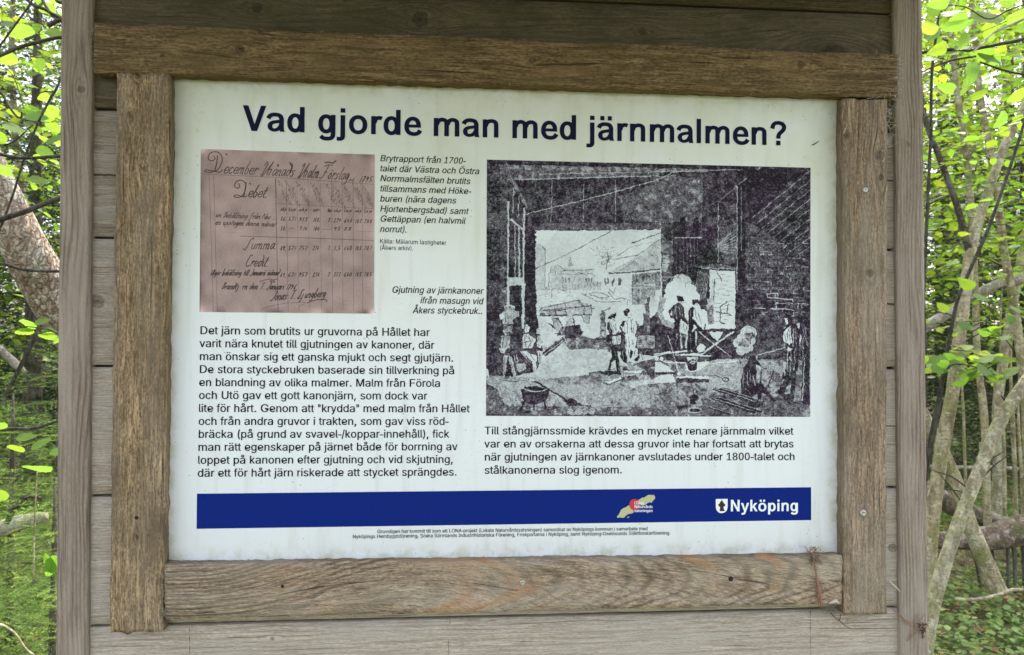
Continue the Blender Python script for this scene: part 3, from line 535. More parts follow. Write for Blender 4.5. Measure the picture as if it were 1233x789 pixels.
def text_lines(name, lines, mat, d=0., track=0., shear=0., y=INKY, parent=True, fixed=None):
    """lines: (text, (px,py) baseline start, (px,py) baseline end, size px = cap height in photo px)"""
    b = MB()
    for s, p0, p1, cap in lines:
        A, B = np.array(at(*p0, y)), np.array(at(*p1, y)); w = text_width(s, track); ex = (B - A) / w
        sz = cap * px_size(0) / .509; ez = np.array([-(ex[2]) / np.linalg.norm(ex), 0, ex[0] / np.linalg.norm(ex)]) * sz
        x = 0.
        for ch in s:
            if ch != ' ':
                v, f = glyph(ch, 0)
                for sh_ in ((0,) if not d else (-d, 0, d)):
                    if not len(v): break
                    A_ = A + sh_ * ex + np.array([0, -2e-5 * (1 + sh_ / (d or 1)), 0])
                    V = A_ + (v[:, 0] + x + shear * v[:, 1])[:, None] * ex + v[:, 1][:, None] * ez
                    # text front must face -Y
                    b.add(V, f)
            x += G[ch][0] + track
    me = b.mesh(name, [mat])
    return on_panel(obj(name, me))
def bold_glyphs(TH=137, TV=112):
    out = {}
    def rib(P, closed=False, th=TH, tv=TV, n=None):
        P = np.array(P, float)
        if closed:
            Q = np.vstack([P[-1:], P, P[:2]]); S = []
            for i in range(1, len(Q) - 2):
                a, b, c, d = Q[i - 1:i + 3]
                for t in np.linspace(0, 1, 5)[:-1]: S.append(.5 * (2 * b + (c - a) * t + (2 * a - 5 * b + 4 * c - d) * t * t + (3 * b - a - 3 * c + d) * t ** 3))
            S = np.array(S + S[:1]); g = np.roll(S[:-1], -1, 0) - np.roll(S[:-1], 1, 0); g = np.vstack([g, g[:1]])
        else:
            S = spline(np.c_[P, np.zeros(len(P))], len(P) * 4)[:, :2] if len(P) > 2 else P; g = np.gradient(S, axis=0)
        g /= np.linalg.norm(g, axis=1)[:, None] + 1e-9; nn = np.c_[-g[:, 1] * th / 2, g[:, 0] * tv / 2]
        L_, R_ = S + nn, S - nn; k_ = len(S)
        V = np.vstack([L_, R_]); F = [(i, i + 1, k_ + i + 1) for i in range(k_ - 1)] + [(i, k_ + i + 1, k_ + i) for i in range(k_ - 1)]
        return V, np.array(F)
    def box(x0, y0, x1, y1): return np.array([(x0, y0), (x1, y0), (x1, y1), (x0, y1)], float), np.array([(0, 1, 2), (0, 2, 3)])
    def pol(*p): return np.array(p, float), np.array(tessellate_polygon([[Vector((x, y, 0)) for x, y in p]]))
    def ring(cx, cy, rx, ry): a = np.linspace(0, 2 * math.pi, 17)[:-1]; sq = lambda c: np.sign(c) * abs(c) ** .92; return rib(np.c_[cx + rx * sq(np.cos(a)), cy + ry * sq(np.sin(a))], True)
    arch = lambda x0, x1: [rib([(x0 + 20, 330), (x0 + 60, 425), (x0 + 150, 472), (x1 - 75, 466), (x1 - 12, 418), (x1, 330)]), box(x1 - TH / 2, 0, x1 + TH / 2, 334)]
    stem = lambda c, y0=0, y1=519: box(c - TH / 2, y0, c + TH / 2, y1)
    dots = [box(105, 590, 232, 716), box(330, 590, 457, 716)]
    aa = [rib([(60, 365), (100, 432), (180, 474), (290, 478), (390, 450), (432, 372), (436, 300)]), stem(436, 120, 306), pol((367, 125), (505, 125), (512, 60), (532, 0), (397, 0), (380, 60)),
          rib([(436, 300), (330, 284), (200, 262), (125, 215), (108, 150), (135, 80), (215, 44), (310, 62), (385, 115), (432, 200)], tv=92)]
    out['a'] = (556, aa); out['ä'] = (556, aa + dots)
    out['d'] = (611, [ring(272, 259, 162, 216), stem(471, 0, 716)]); out['b'] = (611, [ring(339, 259, 162, 216), stem(140, 0, 716)])
    out['p'] = (611, [ring(339, 259, 162, 216), stem(140, -198, 519)])
    out['g'] = (611, [ring(272, 259, 162, 216), stem(471, -30, 519), rib([(471, -20), (455, -100), (390, -148), (290, -158), (190, -146), (115, -85)])])
    out['o'] = (611, [ring(305, 259, 198, 216)]); out['ö'] = (611, [ring(305, 259, 198, 216)] + [box(132, 590, 259, 716), box(355, 590, 482, 716)])
    out['e'] = (556, [rib([(505, 150), (450, 75), (370, 42), (280, 40), (180, 75), (118, 160), (107, 262), (125, 365), (190, 450), (285, 478), (380, 452), (442, 370), (454, 262)]), box(110, 222, 522, 308)])
    out['n'] = (611, [stem(138)] + arch(138, 471)); out['m'] = (889, [stem(135)] + arch(135, 445) + arch(445, 755)); out['r'] = (389, [stem(138), rib([(160, 330), (195, 420), (260, 466), (330, 470), (385, 452)])])
    out['l'] = (278, [stem(140, 0, 716)]); out['i'] = (278, [stem(140), box(71, 590, 209, 716)])
    out['j'] = (278, [stem(140, -60, 519), box(71, 590, 209, 716), rib([(140, -50), (128, -120), (75, -154), (-35, -150)])])
    out['V'] = (667, [pol((0, 716), (157, 716), (337, 193), (512, 716), (666, 716), (411, 0), (255, 0))])
    out['N'] = (722, [stem(143, 0, 716), stem(578, 0, 716), pol((74, 716), (220, 716), (646, 0), (500, 0))])
    out['y'] = (556, [pol((7, 519), (153, 519), (277, 150), (400, 519), (544, 519), (355, 5), (220, 5)), rib([(290, 20), (245, -95), (190, -146), (60, -150)])])
    out['k'] = (556, [stem(135, 0, 716), pol((150, 250), (362, 519), (531, 519), (345, 320), (230, 205)), pol((222, 290), (320, 372), (545, 0), (393, 0))])
    out['?'] = (611, [rib([(112, 490), (140, 600), (210, 654), (305, 668), (410, 645), (475, 580), (478, 500), (430, 430), (350, 360), (310, 290), (304, 200)]), box(233, 0, 371, 137)])
    out[' '] = (278, [])
    return out
BOLD = bold_glyphs()
def bold_text(name, s, p0, p1, cap, mat, y=INKY):
    A, B = np.array(at(*p0, y)), np.array(at(*p1, y)); w = sum(BOLD[c][0] for c in s) / 716.; ex = (B - A) / w
    sz = cap * px_size(0); ez = np.array([-ex[2], 0, ex[0]]) / np.linalg.norm(ex) * sz; x = 0.; b = MB()
    for c in s:
        for q, (v, f) in enumerate(BOLD[c][1]):
            v = v / 716.; b.add(A + (v[:, 0] + x)[:, None] * ex + v[:, 1][:, None] * ez + np.array([0, -1e-5 * q, 0]), f)
        x += BOLD[c][0] / 716.
    return on_panel(obj(name, b.mesh(name, [mat])))
navy = plain('navy_ink', (.009, .011, .034), .6, 0, .04); black = plain('black_ink', (.006, .006, .009), .6, 0, .04)
bold_text('title_lettering', 'Vad gjorde man med järnmalmen?', (292., 157.5), (949., 175.5), 30.2, navy)
text_lines('caption_lettering', [
    ('Brytrapport från 1700-', (457, 194.2), (560.5, 197.5), 7.6), ('talet där Västra och Östra', (457, 206.3), (577, 210.), 7.6),
    ('Norrmalmsfälten brutits', (457, 218.3), (566, 222), 7.6), ('tillsammans med Höke-', (457, 230.6), (567, 234), 7.6),
    ('buren (nära dagens', (457, 242.8), (549, 245.2), 7.6), ('Hjortenbergsbad) samt', (457, 255.), (563.5, 258.2), 7.6),
    ('Gettäppan (en halvmil', (457, 267), (560, 269.8), 7.6), ('norrut).', (457, 279.4), (490, 280.3), 7.6)], black, shear=.2, d=.008)
text_lines('source_lettering', [('Källa: Mälarum fastigheter', (457, 293.), (537.5, 295.), 5.2), ('(Åkers arkiv).', (457, 300.8), (498, 301.6), 5.2)], black)
text_lines('caption_lettering', [('Gjutning av järnkanoner', (471.2, 352.6), (581.6, 354.2), 7.8), ('ifrån masugn vid', (505.5, 365.4), (581.6, 366.6), 7.8),
    ('Åkers styckebruk..', (496.5, 377.4), (581, 378.2), 7.8)], black, shear=.2, d=.008)
body = ['Det järn som brutits ur gruvorna på Hållet har', 'varit nära knutet till gjutningen av kanoner, där', 'man önskar sig ett ganska mjukt och segt gjutjärn.',
        'De stora styckebruken baserade sin tillverkning på', 'en blandning av olika malmer. Malm från Förola', 'och Utö gav ett gott kanonjärn, som dock var',
        'lite för hårt. Genom att "krydda" med malm från Hållet', 'och från andra gruvor i trakten, som gav viss röd-', 'bräcka (på grund av svavel-/koppar-innehåll), fick',
        'man rätt egenskaper på järnet både för borrning av', 'loppet på kanonen efter gjutning och vid skjutning,', 'där ett för hårt järn riskerade att stycket sprängdes.']
xr = [517.5, 523, 546.5, 547.5, 530.5, 514.5, 565.5, 540.5, 541, 551, 546, 550.5]
ys = [402.5 + 15.62 * i for i in range(12)]
text_lines('body_lettering', [(s, (240.2 - .24 * i, ys[i]), (xr[i], ys[i] + (xr[i] - 240) * (.0085 - i * .0012)), 9.3) for i, s in enumerate(body)], black, d=.010)
body2 = [('Till stångjärnssmide krävdes en mycket renare järnmalm vilket', 955.5), ('var en av orsakerna att dessa gruvor inte har fortsatt att brytas', 956),
         ('när gjutningen av järnkanoner avslutades under 1800-talet och', 957.5), ('stålkanonerna slog igenom.', 749.5)]
text_lines('body_lettering', [(s, (583, 523.2 + 15.85 * i), (x, 523.2 + 15.85 * i + (x - 583) * (.001 - .0014 * i)), 9.3) for i, (s, x) in enumerate(body2)], black, d=.010)
text_lines('credit_lettering', [
    ('Gruvstigen har kommit till som ett LONA-projekt (Lokala Naturvårdssatsningen) samordnat av Nyköpings kommun i samarbete med', (454, 642.3), (780, 638.6), 4.3),
    ('Nyköpings Hembygdsförening, Södra Sörmlands Industrihistoriska Förening, Friskportarna i Nyköping, samt Nyköping-Oxelösunds Släktforskarförening.', (424.5, 648.4), (807.5, 643.8), 4.3)], black, d=.008)

def flat_poly(name, pts_px, mat, y, parent=True):
    P = [at(px, py, y) for px, py in pts_px]
    tri = tessellate_polygon([[Vector((p.x, p.z, 0)) for p in P]])
    return on_panel(obj(name, mesh_np(name, [tuple(p) for p in P], np.array(tri), [mat])))
# blue band and its marks
kb = NT('blue_ink'); P_ = kb.coord('Object')
kc = kb.mix(kb.mapr(kb.voro(P_, 260.), .05, .10, .25, 0), (.004, .018, .17), (.2, .26, .4))
kb.bsdf(kc, .5, None, 0, .06); blue = kb.m
x0, x1 = at(237, 616, 0).x, at(976.6, 608, 0).x; zt = at(237, 594.6, 0).z; zb = at(237, 636.8, 0).z
on_panel(obj('blue_band', mesh_np('blue_band', [(x0, INKY, zb), (x1, INKY, zb), (x1, INKY, zt), (x0, INKY, zt)], [(0, 1, 2, 3)], [blue])))
white = plain('white_ink', (.80, .83, .88), .45)
Y2 = INKY - .0003; Y3 = Y2 - .0002; Y4 = Y3 - .0002
bold_text('town_lettering', 'Nyköping', (878.6, 615.9), (962.0, 615.6), 14.2, white, Y2)
S_ = lambda x, y: (855 + x / 10.275, 595 + y / 10.275)
sh = [(70, 62), (217, 60), (217, 160), (212, 190), (198, 214), (175, 230), (145, 238), (115, 232), (92, 216), (77, 192), (71, 162)]
flat_poly('crest_shield', [S_(*p) for p in sh], white, Y2)
crest_m = plain('crest_ink', (.03, .012, .012), .5)
tower = [(118, 212), (186, 212), (172, 190), (166, 160), (186, 146), (190, 126), (176, 120), (168, 112), (166, 98), (152, 88), (148, 72), (142, 72), (138, 88), (124, 98), (122, 112), (114, 120), (102, 126), (106, 148), (124, 160), (122, 190)]
flat_poly('crest_tower', [S_(*p) for p in tower], crest_m, Y3)
red = plain('red_ink', (.52, .03, .045), .5); olive = plain('pale_olive_ink', (.46, .47, .25), .5); lil = plain('lilac_ink', (.45, .5, .75), .5)
Q_ = lambda x, y: (740 + x / 19.73, 590 + y / 19.73)
land1 = [(50, 640), (90, 600), (115, 560), (150, 480), (200, 440), (270, 410), (330, 370), (365, 370), (385, 410), (455, 480), (450, 545), (380, 565), (320, 575), (270, 610), (230, 655), (190, 665), (110, 650), (90, 670)]
land2 = [(550, 250), (640, 200), (660, 180), (700, 185), (760, 145), (810, 115), (845, 125), (870, 115), (905, 130), (935, 115), (950, 150), (968, 180), (950, 220), (905, 265), (880, 310), (840, 290), (780, 315), (740, 350), (700, 370), (640, 370), (600, 330)]
flat_poly('region_map', [Q_(*p) for p in land1], olive, Y2); flat_poly('region_map', [Q_(*p) for p in land2], olive, Y2)
flat_poly('region_map', [Q_(*p) for p in [(290, 665), (320, 640), (375, 632), (340, 648), (310, 670)]], olive, Y2)
flat_poly('red_disc', [Q_(475 + 125 * math.cos(a), 352 + 135 * math.sin(a)) for a in np.linspace(0, 2 * math.pi, 28)[:-1]], red, Y3)
text_lines('logo_lettering', [('LOkala', Q_(470, 345), Q_(700, 345), 3.8), ('NAturvårds', Q_(470, 432), Q_(905, 432), 3.3), ('satsningen', Q_(470, 525), Q_(905, 525), 3.3)], white, d=.02, y=Y4)
# ------------------------------------------------------------------ flat prints drawn stroke by stroke
class Raster:
    """ink map (0 paper .. 1 ink) over a rectangle of the panel; all drawing in photo pixels"""
    def __init__(s, TL, BR, TR, BL, ss=2.0):
        s.TL, s.TR, s.BR, s.BL = [np.array(q, float) for q in (TL, TR, BR, BL)]
        s.W = int(round((TR[0] - TL[0]) * ss)); s.H = int(round((BL[1] - TL[1]) * ss)); s.ss = ss
        s.a = np.zeros((s.H, s.W))
    def px(s, p):
        # photo px -> raster coords (bilinear inverse: the sides are almost parallel)
        p = np.asarray(p, float).reshape(-1, 2); u = (p[:, 0] - s.TL[0]) / (s.TR[0] - s.TL[0])
        top = s.TL[1] + u * (s.TR[1] - s.TL[1]); bot = s.BL[1] + u * (s.BR[1] - s.BL[1])
        return np.c_[u * s.W, (p[:, 1] - top) / (bot - top) * s.H]
    def poly(s, pts, tone, alpha=1.):
        q = s.px(pts); x0, y0 = np.floor(q.min(0)).astype(int); x1, y1 = np.ceil(q.max(0)).astype(int)
        x0, y0, x1, y1 = max(x0, 0), max(y0, 0), min(x1, s.W), min(y1, s.H)
        if x1 <= x0 or y1 <= y0: return
        X, Y = np.meshgrid(np.arange(x0, x1) + .5, np.arange(y0, y1) + .5); ins = np.zeros(X.shape, bool)
        for (ax, ay), (bx, by) in zip(q, np.roll(q, -1, 0)):
            if ay == by: continue
            c = ((ay > Y) != (by > Y)) & (X < (bx - ax) * (Y - ay) / (by - ay) + ax); ins ^= c
        r = s.a[y0:y1, x0:x1]; t = tone if not callable(tone) else tone(X / s.W, Y / s.H)
        s.a[y0:y1, x0:x1] = np.where(ins, r * (1 - alpha) + t * alpha, r)
    def line(s, pts, w, tone, alpha=1.):
        q = s.px(pts); h = w * s.ss / 2
        for (ax, ay), (bx, by) in zip(q[:-1], q[1:]):
            x0, x1 = int(max(min(ax, bx) - h - 2, 0)), int(min(max(ax, bx) + h + 2, s.W)); y0, y1 = int(max(min(ay, by) - h - 2, 0)), int(min(max(ay, by) + h + 2, s.H))
            if x1 <= x0 or y1 <= y0: continue
            X, Y = np.meshgrid(np.arange(x0, x1) + .5, np.arange(y0, y1) + .5); dx, dy = bx - ax, by - ay; L2 = dx * dx + dy * dy + 1e-9
            t = np.clip(((X - ax) * dx + (Y - ay) * dy) / L2, 0, 1); d = np.hypot(X - ax - t * dx, Y - ay - t * dy)
            m_ = np.clip(h + .5 - d, 0, 1) * alpha; r = s.a[y0:y1, x0:x1]; s.a[y0:y1, x0:x1] = r * (1 - m_) + tone * m_
    def curve(s, pts, w, tone, alpha=1.):
        P = np.array(pts, float); s.line(spline(np.c_[P, np.zeros(len(P))], len(P) * 5)[:, :2], w, tone, alpha)
    def ell(s, c, rx, ry, tone, alpha=1., rot=0):
        a = np.linspace(0, 2 * math.pi, 20)[:-1]; X = rx * np.cos(a); Y = ry * np.sin(a)
        s.poly(np.c_[c[0] + X * math.cos(rot) - Y * math.sin(rot), c[1] + X * math.sin(rot) + Y * math.cos(rot)], tone, alpha)
def blur(a, n):
    for ax in (0, 1):
        p = np.pad(a, [(n, n) if i == ax else (0, 0) for i in (0, 1)], mode='edge'); k = 2 * n + 1
        c = np.cumsum(p, ax); c = np.concatenate([np.zeros_like(np.take(c, [0], ax)), c], ax)
        a = (np.take(c, range(k, c.shape[ax]), ax) - np.take(c, range(0, c.shape[ax] - k), ax)) / k
    return a
def T(x0, y0, sc):
    return lambda *pp: [(x0 + x / sc, y0 + y / sc) for x, y in pp]
A = T(580, 185, 4.78); B_ = T(780, 185, 4.78); C = T(580, 340, 4.643); D = T(780, 340, 4.639)
a_ = T(585, 340, 9.86); b_ = T(585, 420, 9.28); c_ = T(685, 340, 9.86); d_ = T(685, 420, 9.28); e_ = T(785, 320, 9.86)
f_ = T(785, 400, 7.89); g_ = T(885, 360, 10.52); h_ = T(885, 430, 10.52); i_ = T(640, 270, 9.86); j_ = T(730, 270, 9.86)
E = Raster((586.3, 192.3), (975.7, 502.1), (976, 202.1), (585.2, 500.9), 2.4)
rg = np.random.default_rng(5)
# ground: rafters and wall
E.a[:] = .84
E.poly([(586, 190), (976, 200), (976, 212), (586, 203)], .88)
E.poly(A((35, 75), (940, 90), (1004, 110), (1004, 135), (200, 150), (30, 150)), .62)
E.poly([(600, 198), (850, 204), (850, 208), (600, 203)], .56)
E.line(A((35, 152), (330, 148), (600, 138), (1004, 130)), 1.1, .30); E.line(A((330, 120), (1004, 105)), .7, .35)
E.line(B_((0, 105), (200, 100), (530, 92)), .9, .38); E.line(B_((0, 133), (140, 128)), .8, .35)
E.poly(A((250, 155), (1004, 150), (1004, 400), (250, 400)), .82)
for x in (395, 575, 755): E.line(A((x, 155), (x - 5 if x < 700 else x, 400)), .7, .45)
E.poly(A((770, 250), (1004, 165), (1004, 400), (870, 400), (800, 330)), .64); E.poly(B_((0, 130), (300, 140), (300, 400), (0, 400)), .64)
E.poly(A((250, 400), (1004, 395), (1004, 437), (300, 445), (250, 420)), .68); E.poly(B_((0, 400), (60, 400), (60, 432), (0, 437)), .7)
E.line(A((250, 402), (1004, 398)), .9, .95)
# daylight opening
E.poly([(643, 279)] + A((1004, 440)) + [(792.5, 276), (794, 300), (794, 372), (770, 392), (700, 412), (690, 404), (655, 388), (645, 380), (643, 360)], .10)
E.poly(A((300, 445), (430, 440), (360, 520), (310, 520)), .06)
# left wall and gate leaf
E.poly(A((30, 75), (105, 75), (105, 789), (30, 789)), .84); E.poly(A((32, 300), (70, 330), (105, 360), (105, 440), (32, 430)), .72)
E.poly(A((105, 140), (145, 130), (145, 789), (105, 789)), .72); E.poly(C((22, 0), (145, 0), (130, 200), (110, 400), (22, 500)), .84)
E.poly(A((130, 60), (140, 60), (255, 290), (255, 330), (150, 130)), .60); E.poly(C((240, 0), (295, 0), (300, 180), (420, 280), (440, 330), (330, 400), (240, 260)), .9)
E.poly(A((245, 400), (300, 440), (300, 520), (308, 789), (245, 789)), .92); E.poly(A((165, 180), (240, 320), (240, 720), (160, 720)), .80)
for pl in (A((150, 280), (150, 789)), A((238, 320), (235, 789))): E.line(pl, 2.0, .22)
E.line(A((210, 430), (212, 715)), 1.8, .28); E.line(A((187, 410), (190, 710)), .9, .35)
E.line(A((165, 380), (235, 440)), 2.2, .25); E.line(A((180, 200), (175, 350)), .9, .4); E.line(A((210, 250), (205, 370)), .9, .4); E.line(A((140, 55), (160, 130), (250, 290)), .9, .5)
E.poly(A((150, 715), (240, 715), (240, 755), (150, 765)), .18)
E.poly(a_((170, 0), (245, 0), (245, 280), (170, 330)), .70); E.poly(a_((275, 40), (415, 50), (415, 560), (275, 290)), .86)
E.line(a_((262, 0), (262, 270)), 3.0, .18); E.line(a_((434, 0), (434, 540)), 3.2, .18); E.line(a_((270, 25), (440, 28)), 3.0, .2)
for y in np.arange(455, 789, 26):
    E.ell(A((300, y))[0], 1.4, 2.0, .95); 
for y in range(0, 450, 75): E.ell(a_((565, y + 20))[0], 2.4, 3.4, .93)
# chain
P0, P1 = np.array(A((235, 352))[0]), np.array(A((1004, 150))[0])
n = 46
for q in range(n):
    t0, t1 = (q + .15) / n, (q + .8) / n; sag = lambda t: np.array([0, 1.2 * math.sin(t * math.pi)])
    E.line([P0 + (P1 - P0) * t0 + sag(t0), P0 + (P1 - P0) * t1 + sag(t1)], 1.1, .18 if q % 2 else .35)
E.line([tuple(P1)] + B_((120, 110), (200, 100)), 1., .35)
# upper right: rafters, brick wall, hood
E.poly(B_((310, 110), (500, 110), (500, 789), (400, 640), (295, 420), (300, 300)), .83)
E.poly(B_((390, 430), (505, 400), (505, 640), (440, 640), (385, 560)), .66)
for q in range(8): E.line(B_((395, 520 - q * 8 + q * 14), (495, 440 + q * 20)), .8, .42)
E.line(B_((395, 280), (530, 165), (640, 80)), 1.4, .5); E.line(B_((310, 320), (520, 190)), .8, .55)
E.poly(B_((505, 180), (550, 180), (550, 789), (505, 789)), .92); E.line(B_((503, 190), (503, 789)), .9, .40); E.line(B_((527, 190), (527, 560)), .8, .5)
E.poly(B_((560, 90), (900, 85), (585, 375), (555, 300)), .95)
for q in range(9):
    y = 110 + 55 * q; E.line(B_((935, y - 10), (590 + q * 30, y + 265 - q * 26)), .9, .5); E.line(B_((935, y + 14), (600 + q * 30, y + 292 - q * 26)), .8, .93)
E.poly(B_((555, 390), (700, 470), (840, 620), (935, 660), (935, 789), (555, 789)), .74)
# wall with arch openings / niche
E.poly(B_((65, 430), (300, 440), (395, 600), (395, 640), (240, 650), (250, 789), (120, 789), (70, 700)), .86)
E.poly(B_((145, 480), (295, 480), (295, 700), (145, 700)), .9); E.line(B_((140, 488), (295, 486)), 1., .35); E.line(B_((125, 500), (125, 640)), .7, .45)
E.line(B_((300, 140), (295, 440)), .8, .6); E.line(B_((392, 290), (392, 700)), .8, .35)
E.poly(B_((170, 370), (200, 360), (205, 480), (165, 480)), .97); E.poly(B_((250, 375), (275, 368), (290, 480), (230, 480)), .97); E.poly(B_((130, 400), (165, 392), (165, 480), (130, 480)), .94)
for q in range(7): E.line(B_((150 + 20 * q, 500), (150 + 21 * q, 690)), .6, .62)
E.poly(j_((615, 100), (700, 200), (750, 210), (750, 640), (625, 700)), .60)
E.poly(j_((640, 370), (690, 380), (720, 470), (670, 580), (630, 560)), .35)
for q in range(14): E.line(j_((620 + rg.integers(0, 60), 240 + q * 30), (690 + rg.integers(0, 50), 250 + q * 30 + rg.integers(-20, 20))), .6, .35 if q % 2 else .8)
# furnace hood and bright opening
E.poly(B_((245, 650), (300, 640), (395, 635), (495, 650), (495, 668), (330, 668)), .62); E.line(B_((245, 650), (380, 634), (495, 652)), 1.1, .95); E.line(B_((260, 662), (495, 668)), .8, .4)
E.poly(e_((655, 60), (965, 70), (968, 750), (600, 760), (640, 500), (655, 300)), .07)
for q in range(26):
    y = 90 + q * 24; x = 670 + (q * 97) % 230; E.line(e_((x, y), (x + 40 + (q * 31) % 50, y + 3)), .6, .45)
E.line(e_((730, 60), (800, 190)), .8, .7); E.line(e_((715, 170), (710, 440)), 1.3, .55); E.line(e_((690, 180), (690, 440)), .6, .4)
E.poly(e_((415, 0), (650, 60), (655, 400), (600, 470), (560, 420), (520, 300), (450, 260), (400, 140)), .93)
for q in range(9): E.line(e_((520 + q * 16, 60 + q * 6), (470 + q * 16, 400)), .7, .45)
# steam
for x, y, r in ((300, 190, 85), (370, 200, 70), (230, 300, 110), (330, 330, 120), (420, 300, 80), (470, 380, 75), (180, 400, 80), (240, 480, 140), (170, 600, 90), (300, 640, 120), (560, 590, 70), (540, 650, 80), (470, 520, 80), (390, 480, 90), (400, 700, 110)):
    E.ell(e_((x, y))[0], r / 9.86, r / 9.86, .16 if y < 280 else .08)
E.poly(e_((60, 360), (130, 400), (90, 560), (120, 650), (230, 690), (220, 760), (90, 700), (40, 600), (40, 480)), .42)
for x, y, r in ((330, 170, 60), (250, 190, 60), (420, 260, 60)):
    aa = np.linspace(math.pi, 2 * math.pi, 9); E.line(e_(*[(x + r * math.cos(t), y + r * math.sin(t)) for t in aa]), .7, .5)
# brick courses
for rr in range(24):
    y = 520 + rr * 11.6 * 1.9; off = (rr % 2) * 26 + rg.integers(-4, 5)
    for cc in range(9):
        x = 565 + cc * 46 + off
        if x > 900: continue
        yy = y / 1.; xx = x
        p = B_((xx, yy), (xx + 40, yy + rg.integers(-2, 3)))
        if p[0][1] > 432: continue
        if rg.random() < .34: E.line([p[0], (p[0][0] + (p[1][0] - p[0][0]) * rg.uniform(.4, 1), p[1][1])], .7, .55 if rg.random() < .65 else .35); 
        if rg.random() < .4: E.line([p[0], (p[0][0], p[0][1] + 4.2)], .7, .5)
        if rg.random() < .5: E.line([(p[0][0], p[0][1] + 1.2), (p[1][0], p[1][1] + 1.2)], .8, .96)
for pl in (g_((240, 120), (370, 125)), g_((440, 130), (660, 135), (740, 150)), g_((510, 60), (720, 62)), g_((510, 60), (508, 125)), g_((580, 5), (720, 8), (720, 40)), g_((790, 65), (940, 70)), g_((795, 65), (795, 125)), g_((530, 278), (600, 280)), g_((470, 385), (620, 380)), g_((490, 390), (495, 430)), D((885, 50), (905, 52)), D((660, 65), (720, 65), (722, 90), (665, 88), (660, 65)), D((715, 150), (800, 155)), D((690, 90), (800, 98))): E.line(pl, .9, .25)
for p in g_((350, 200), (425, 285), (475, 300), (535, 230), (345, 260)): E.ell(p, 1.2, 1.3, .2)
# town seen through the gate
E.poly(i_((35, 230), (140, 300), (145, 789), (35, 789)), .20); E.line(i_((145, 270), (145, 789)), .7, .55); E.line(i_((110, 270), (145, 320)), 1., .6)
E.line(i_((60, 240), (110, 280)), .6, .5)
E.line(i_((35, 530), (180, 470), (430, 350), (640, 230), (800, 150), (980, 50)), .8, .62)
E.poly(i_((210, 520), (290, 490), (350, 530), (720, 540), (720, 789), (210, 789)), .20)
for pl in (i_((210, 580), (215, 520), (290, 490), (350, 535)), i_((240, 600), (700, 600)), i_((350, 560), (700, 548)), i_((460, 610), (540, 580), (620, 612)), i_((430, 520), (432, 400)), i_((415, 480), (480, 500)), i_((350, 640), (350, 789)), i_((190, 590), (190, 789)), i_((480, 640), (480, 789)), i_((590, 640), (590, 789))): E.line(pl, .8, .55)
for x in (265, 295, 330): E.line(i_((x, 565), (x, 585)), 1., .6)
for x in (355, 385, 425, 545, 620, 655, 690): E.line(i_((x, 650), (x, 700)), 1.3, .62 if x > 600 else .5)
for x in range(350, 760, 40): E.line(i_((x, 735), (x + 2, 789)), 1.2, .45)
E.poly(i_((415, 505), (430, 400), (442, 400), (455, 505)), .45)
for q in range(90):
    x = 860 + rg.normal() * 65; y = 400 + rg.normal() * 75; E.line(i_((x, y), (x + rg.normal() * 22, y + rg.normal() * 14)), .6, .45)
E.curve(i_((850, 560), (862, 480), (880, 420), (870, 340)), 1., .6)
# barn on the right of the gate
E.poly(j_((0, 590), (100, 520), (330, 400), (600, 190), (610, 560), (250, 590)), .24)
for q in range(60):
    t = rg.random(); x = 120 + 470 * t; y = 560 - 340 * t * rg.random() ; E.line(j_((x, y), (x + 26, y - 16)), .6, .48)
E.line(j_((80, 420), (330, 380), (600, 190)), .9, .55); E.line(j_((100, 390), (240, 290)), .7, .5); E.line(j_((270, 230), (610, 110)), 1., .62); E.line(j_((250, 280), (600, 200)), .6, .4)
E.line(j_((0, 595), (250, 580), (605, 545)), 1.4, .8); E.line(j_((250, 598), (605, 565)), .9, .05)
E.poly(j_((0, 610), (270, 600), (275, 789), (0, 789)), .10)
for x in (55, 128): E.poly(j_((x - 18, 650), (x + 18, 645), (x + 16, 735), (x - 18, 735)), .6)
E.poly(i_((800, 610), (990, 600), (990, 789), (810, 789)), .12)
for x in (845, 880, 945): E.poly(i_((x - 10, 650), (x + 10, 648), (x + 10, 715), (x - 10, 715)), .55)
E.poly(j_((275, 600), (610, 575), (615, 789), (275, 789)), .48)
for q in range(9): E.line(j_((290 + q * 38, 600), (290 + q * 38, 789)), .6, .68)
E.poly(c_((720, 0), (990, 0), (990, 180), (900, 190), (860, 270), (720, 275)), .45); E.line(c_((720, 0), (722, 275)), .9, .65)
E.line(c_((720, 75), (990, 72)), .8, .2); E.line(c_((820, 90), (815, 190)), 1.6, .2); E.poly(c_((920, 230), (986, 160), (990, 240), (960, 260)), .2)
for q in range(5): E.ell(c_((870 + q * 28, 40))[0], 1.3, 1.5, .15)
E.poly(c_((0, 0), (360, 0), (350, 95), (0, 100)), .26)
for q in range(10): E.line(c_((20 + q * 36, 0), (20 + q * 36, 90)), .7, .48)
for x in (410, 490, 570): E.line(c_((x, 0), (x, 45)), 1.6, .6)
# yard
for pl in (c_((120, 130), (160, 155), (300, 120)), c_((160, 155), (310, 240), (460, 240), (600, 240)), c_((230, 150), (340, 200), (450, 180)), c_((440, 120), (500, 200), (510, 210), (600, 190)), c_((500, 130), (520, 70)), c_((500, 150), (450, 90)), c_((600, 190), (720, 240)), c_((660, 230), (665, 270)), c_((300, 130), (380, 140), (430, 175))): E.line(pl, .8, .6)
for q in range(60):
    x = rg.integers(0, 700); y = 100 + rg.integers(0, 220); E.line(c_((x, y), (x + rg.integers(5, 40), y + rg.integers(-3, 4))), .55, .36)
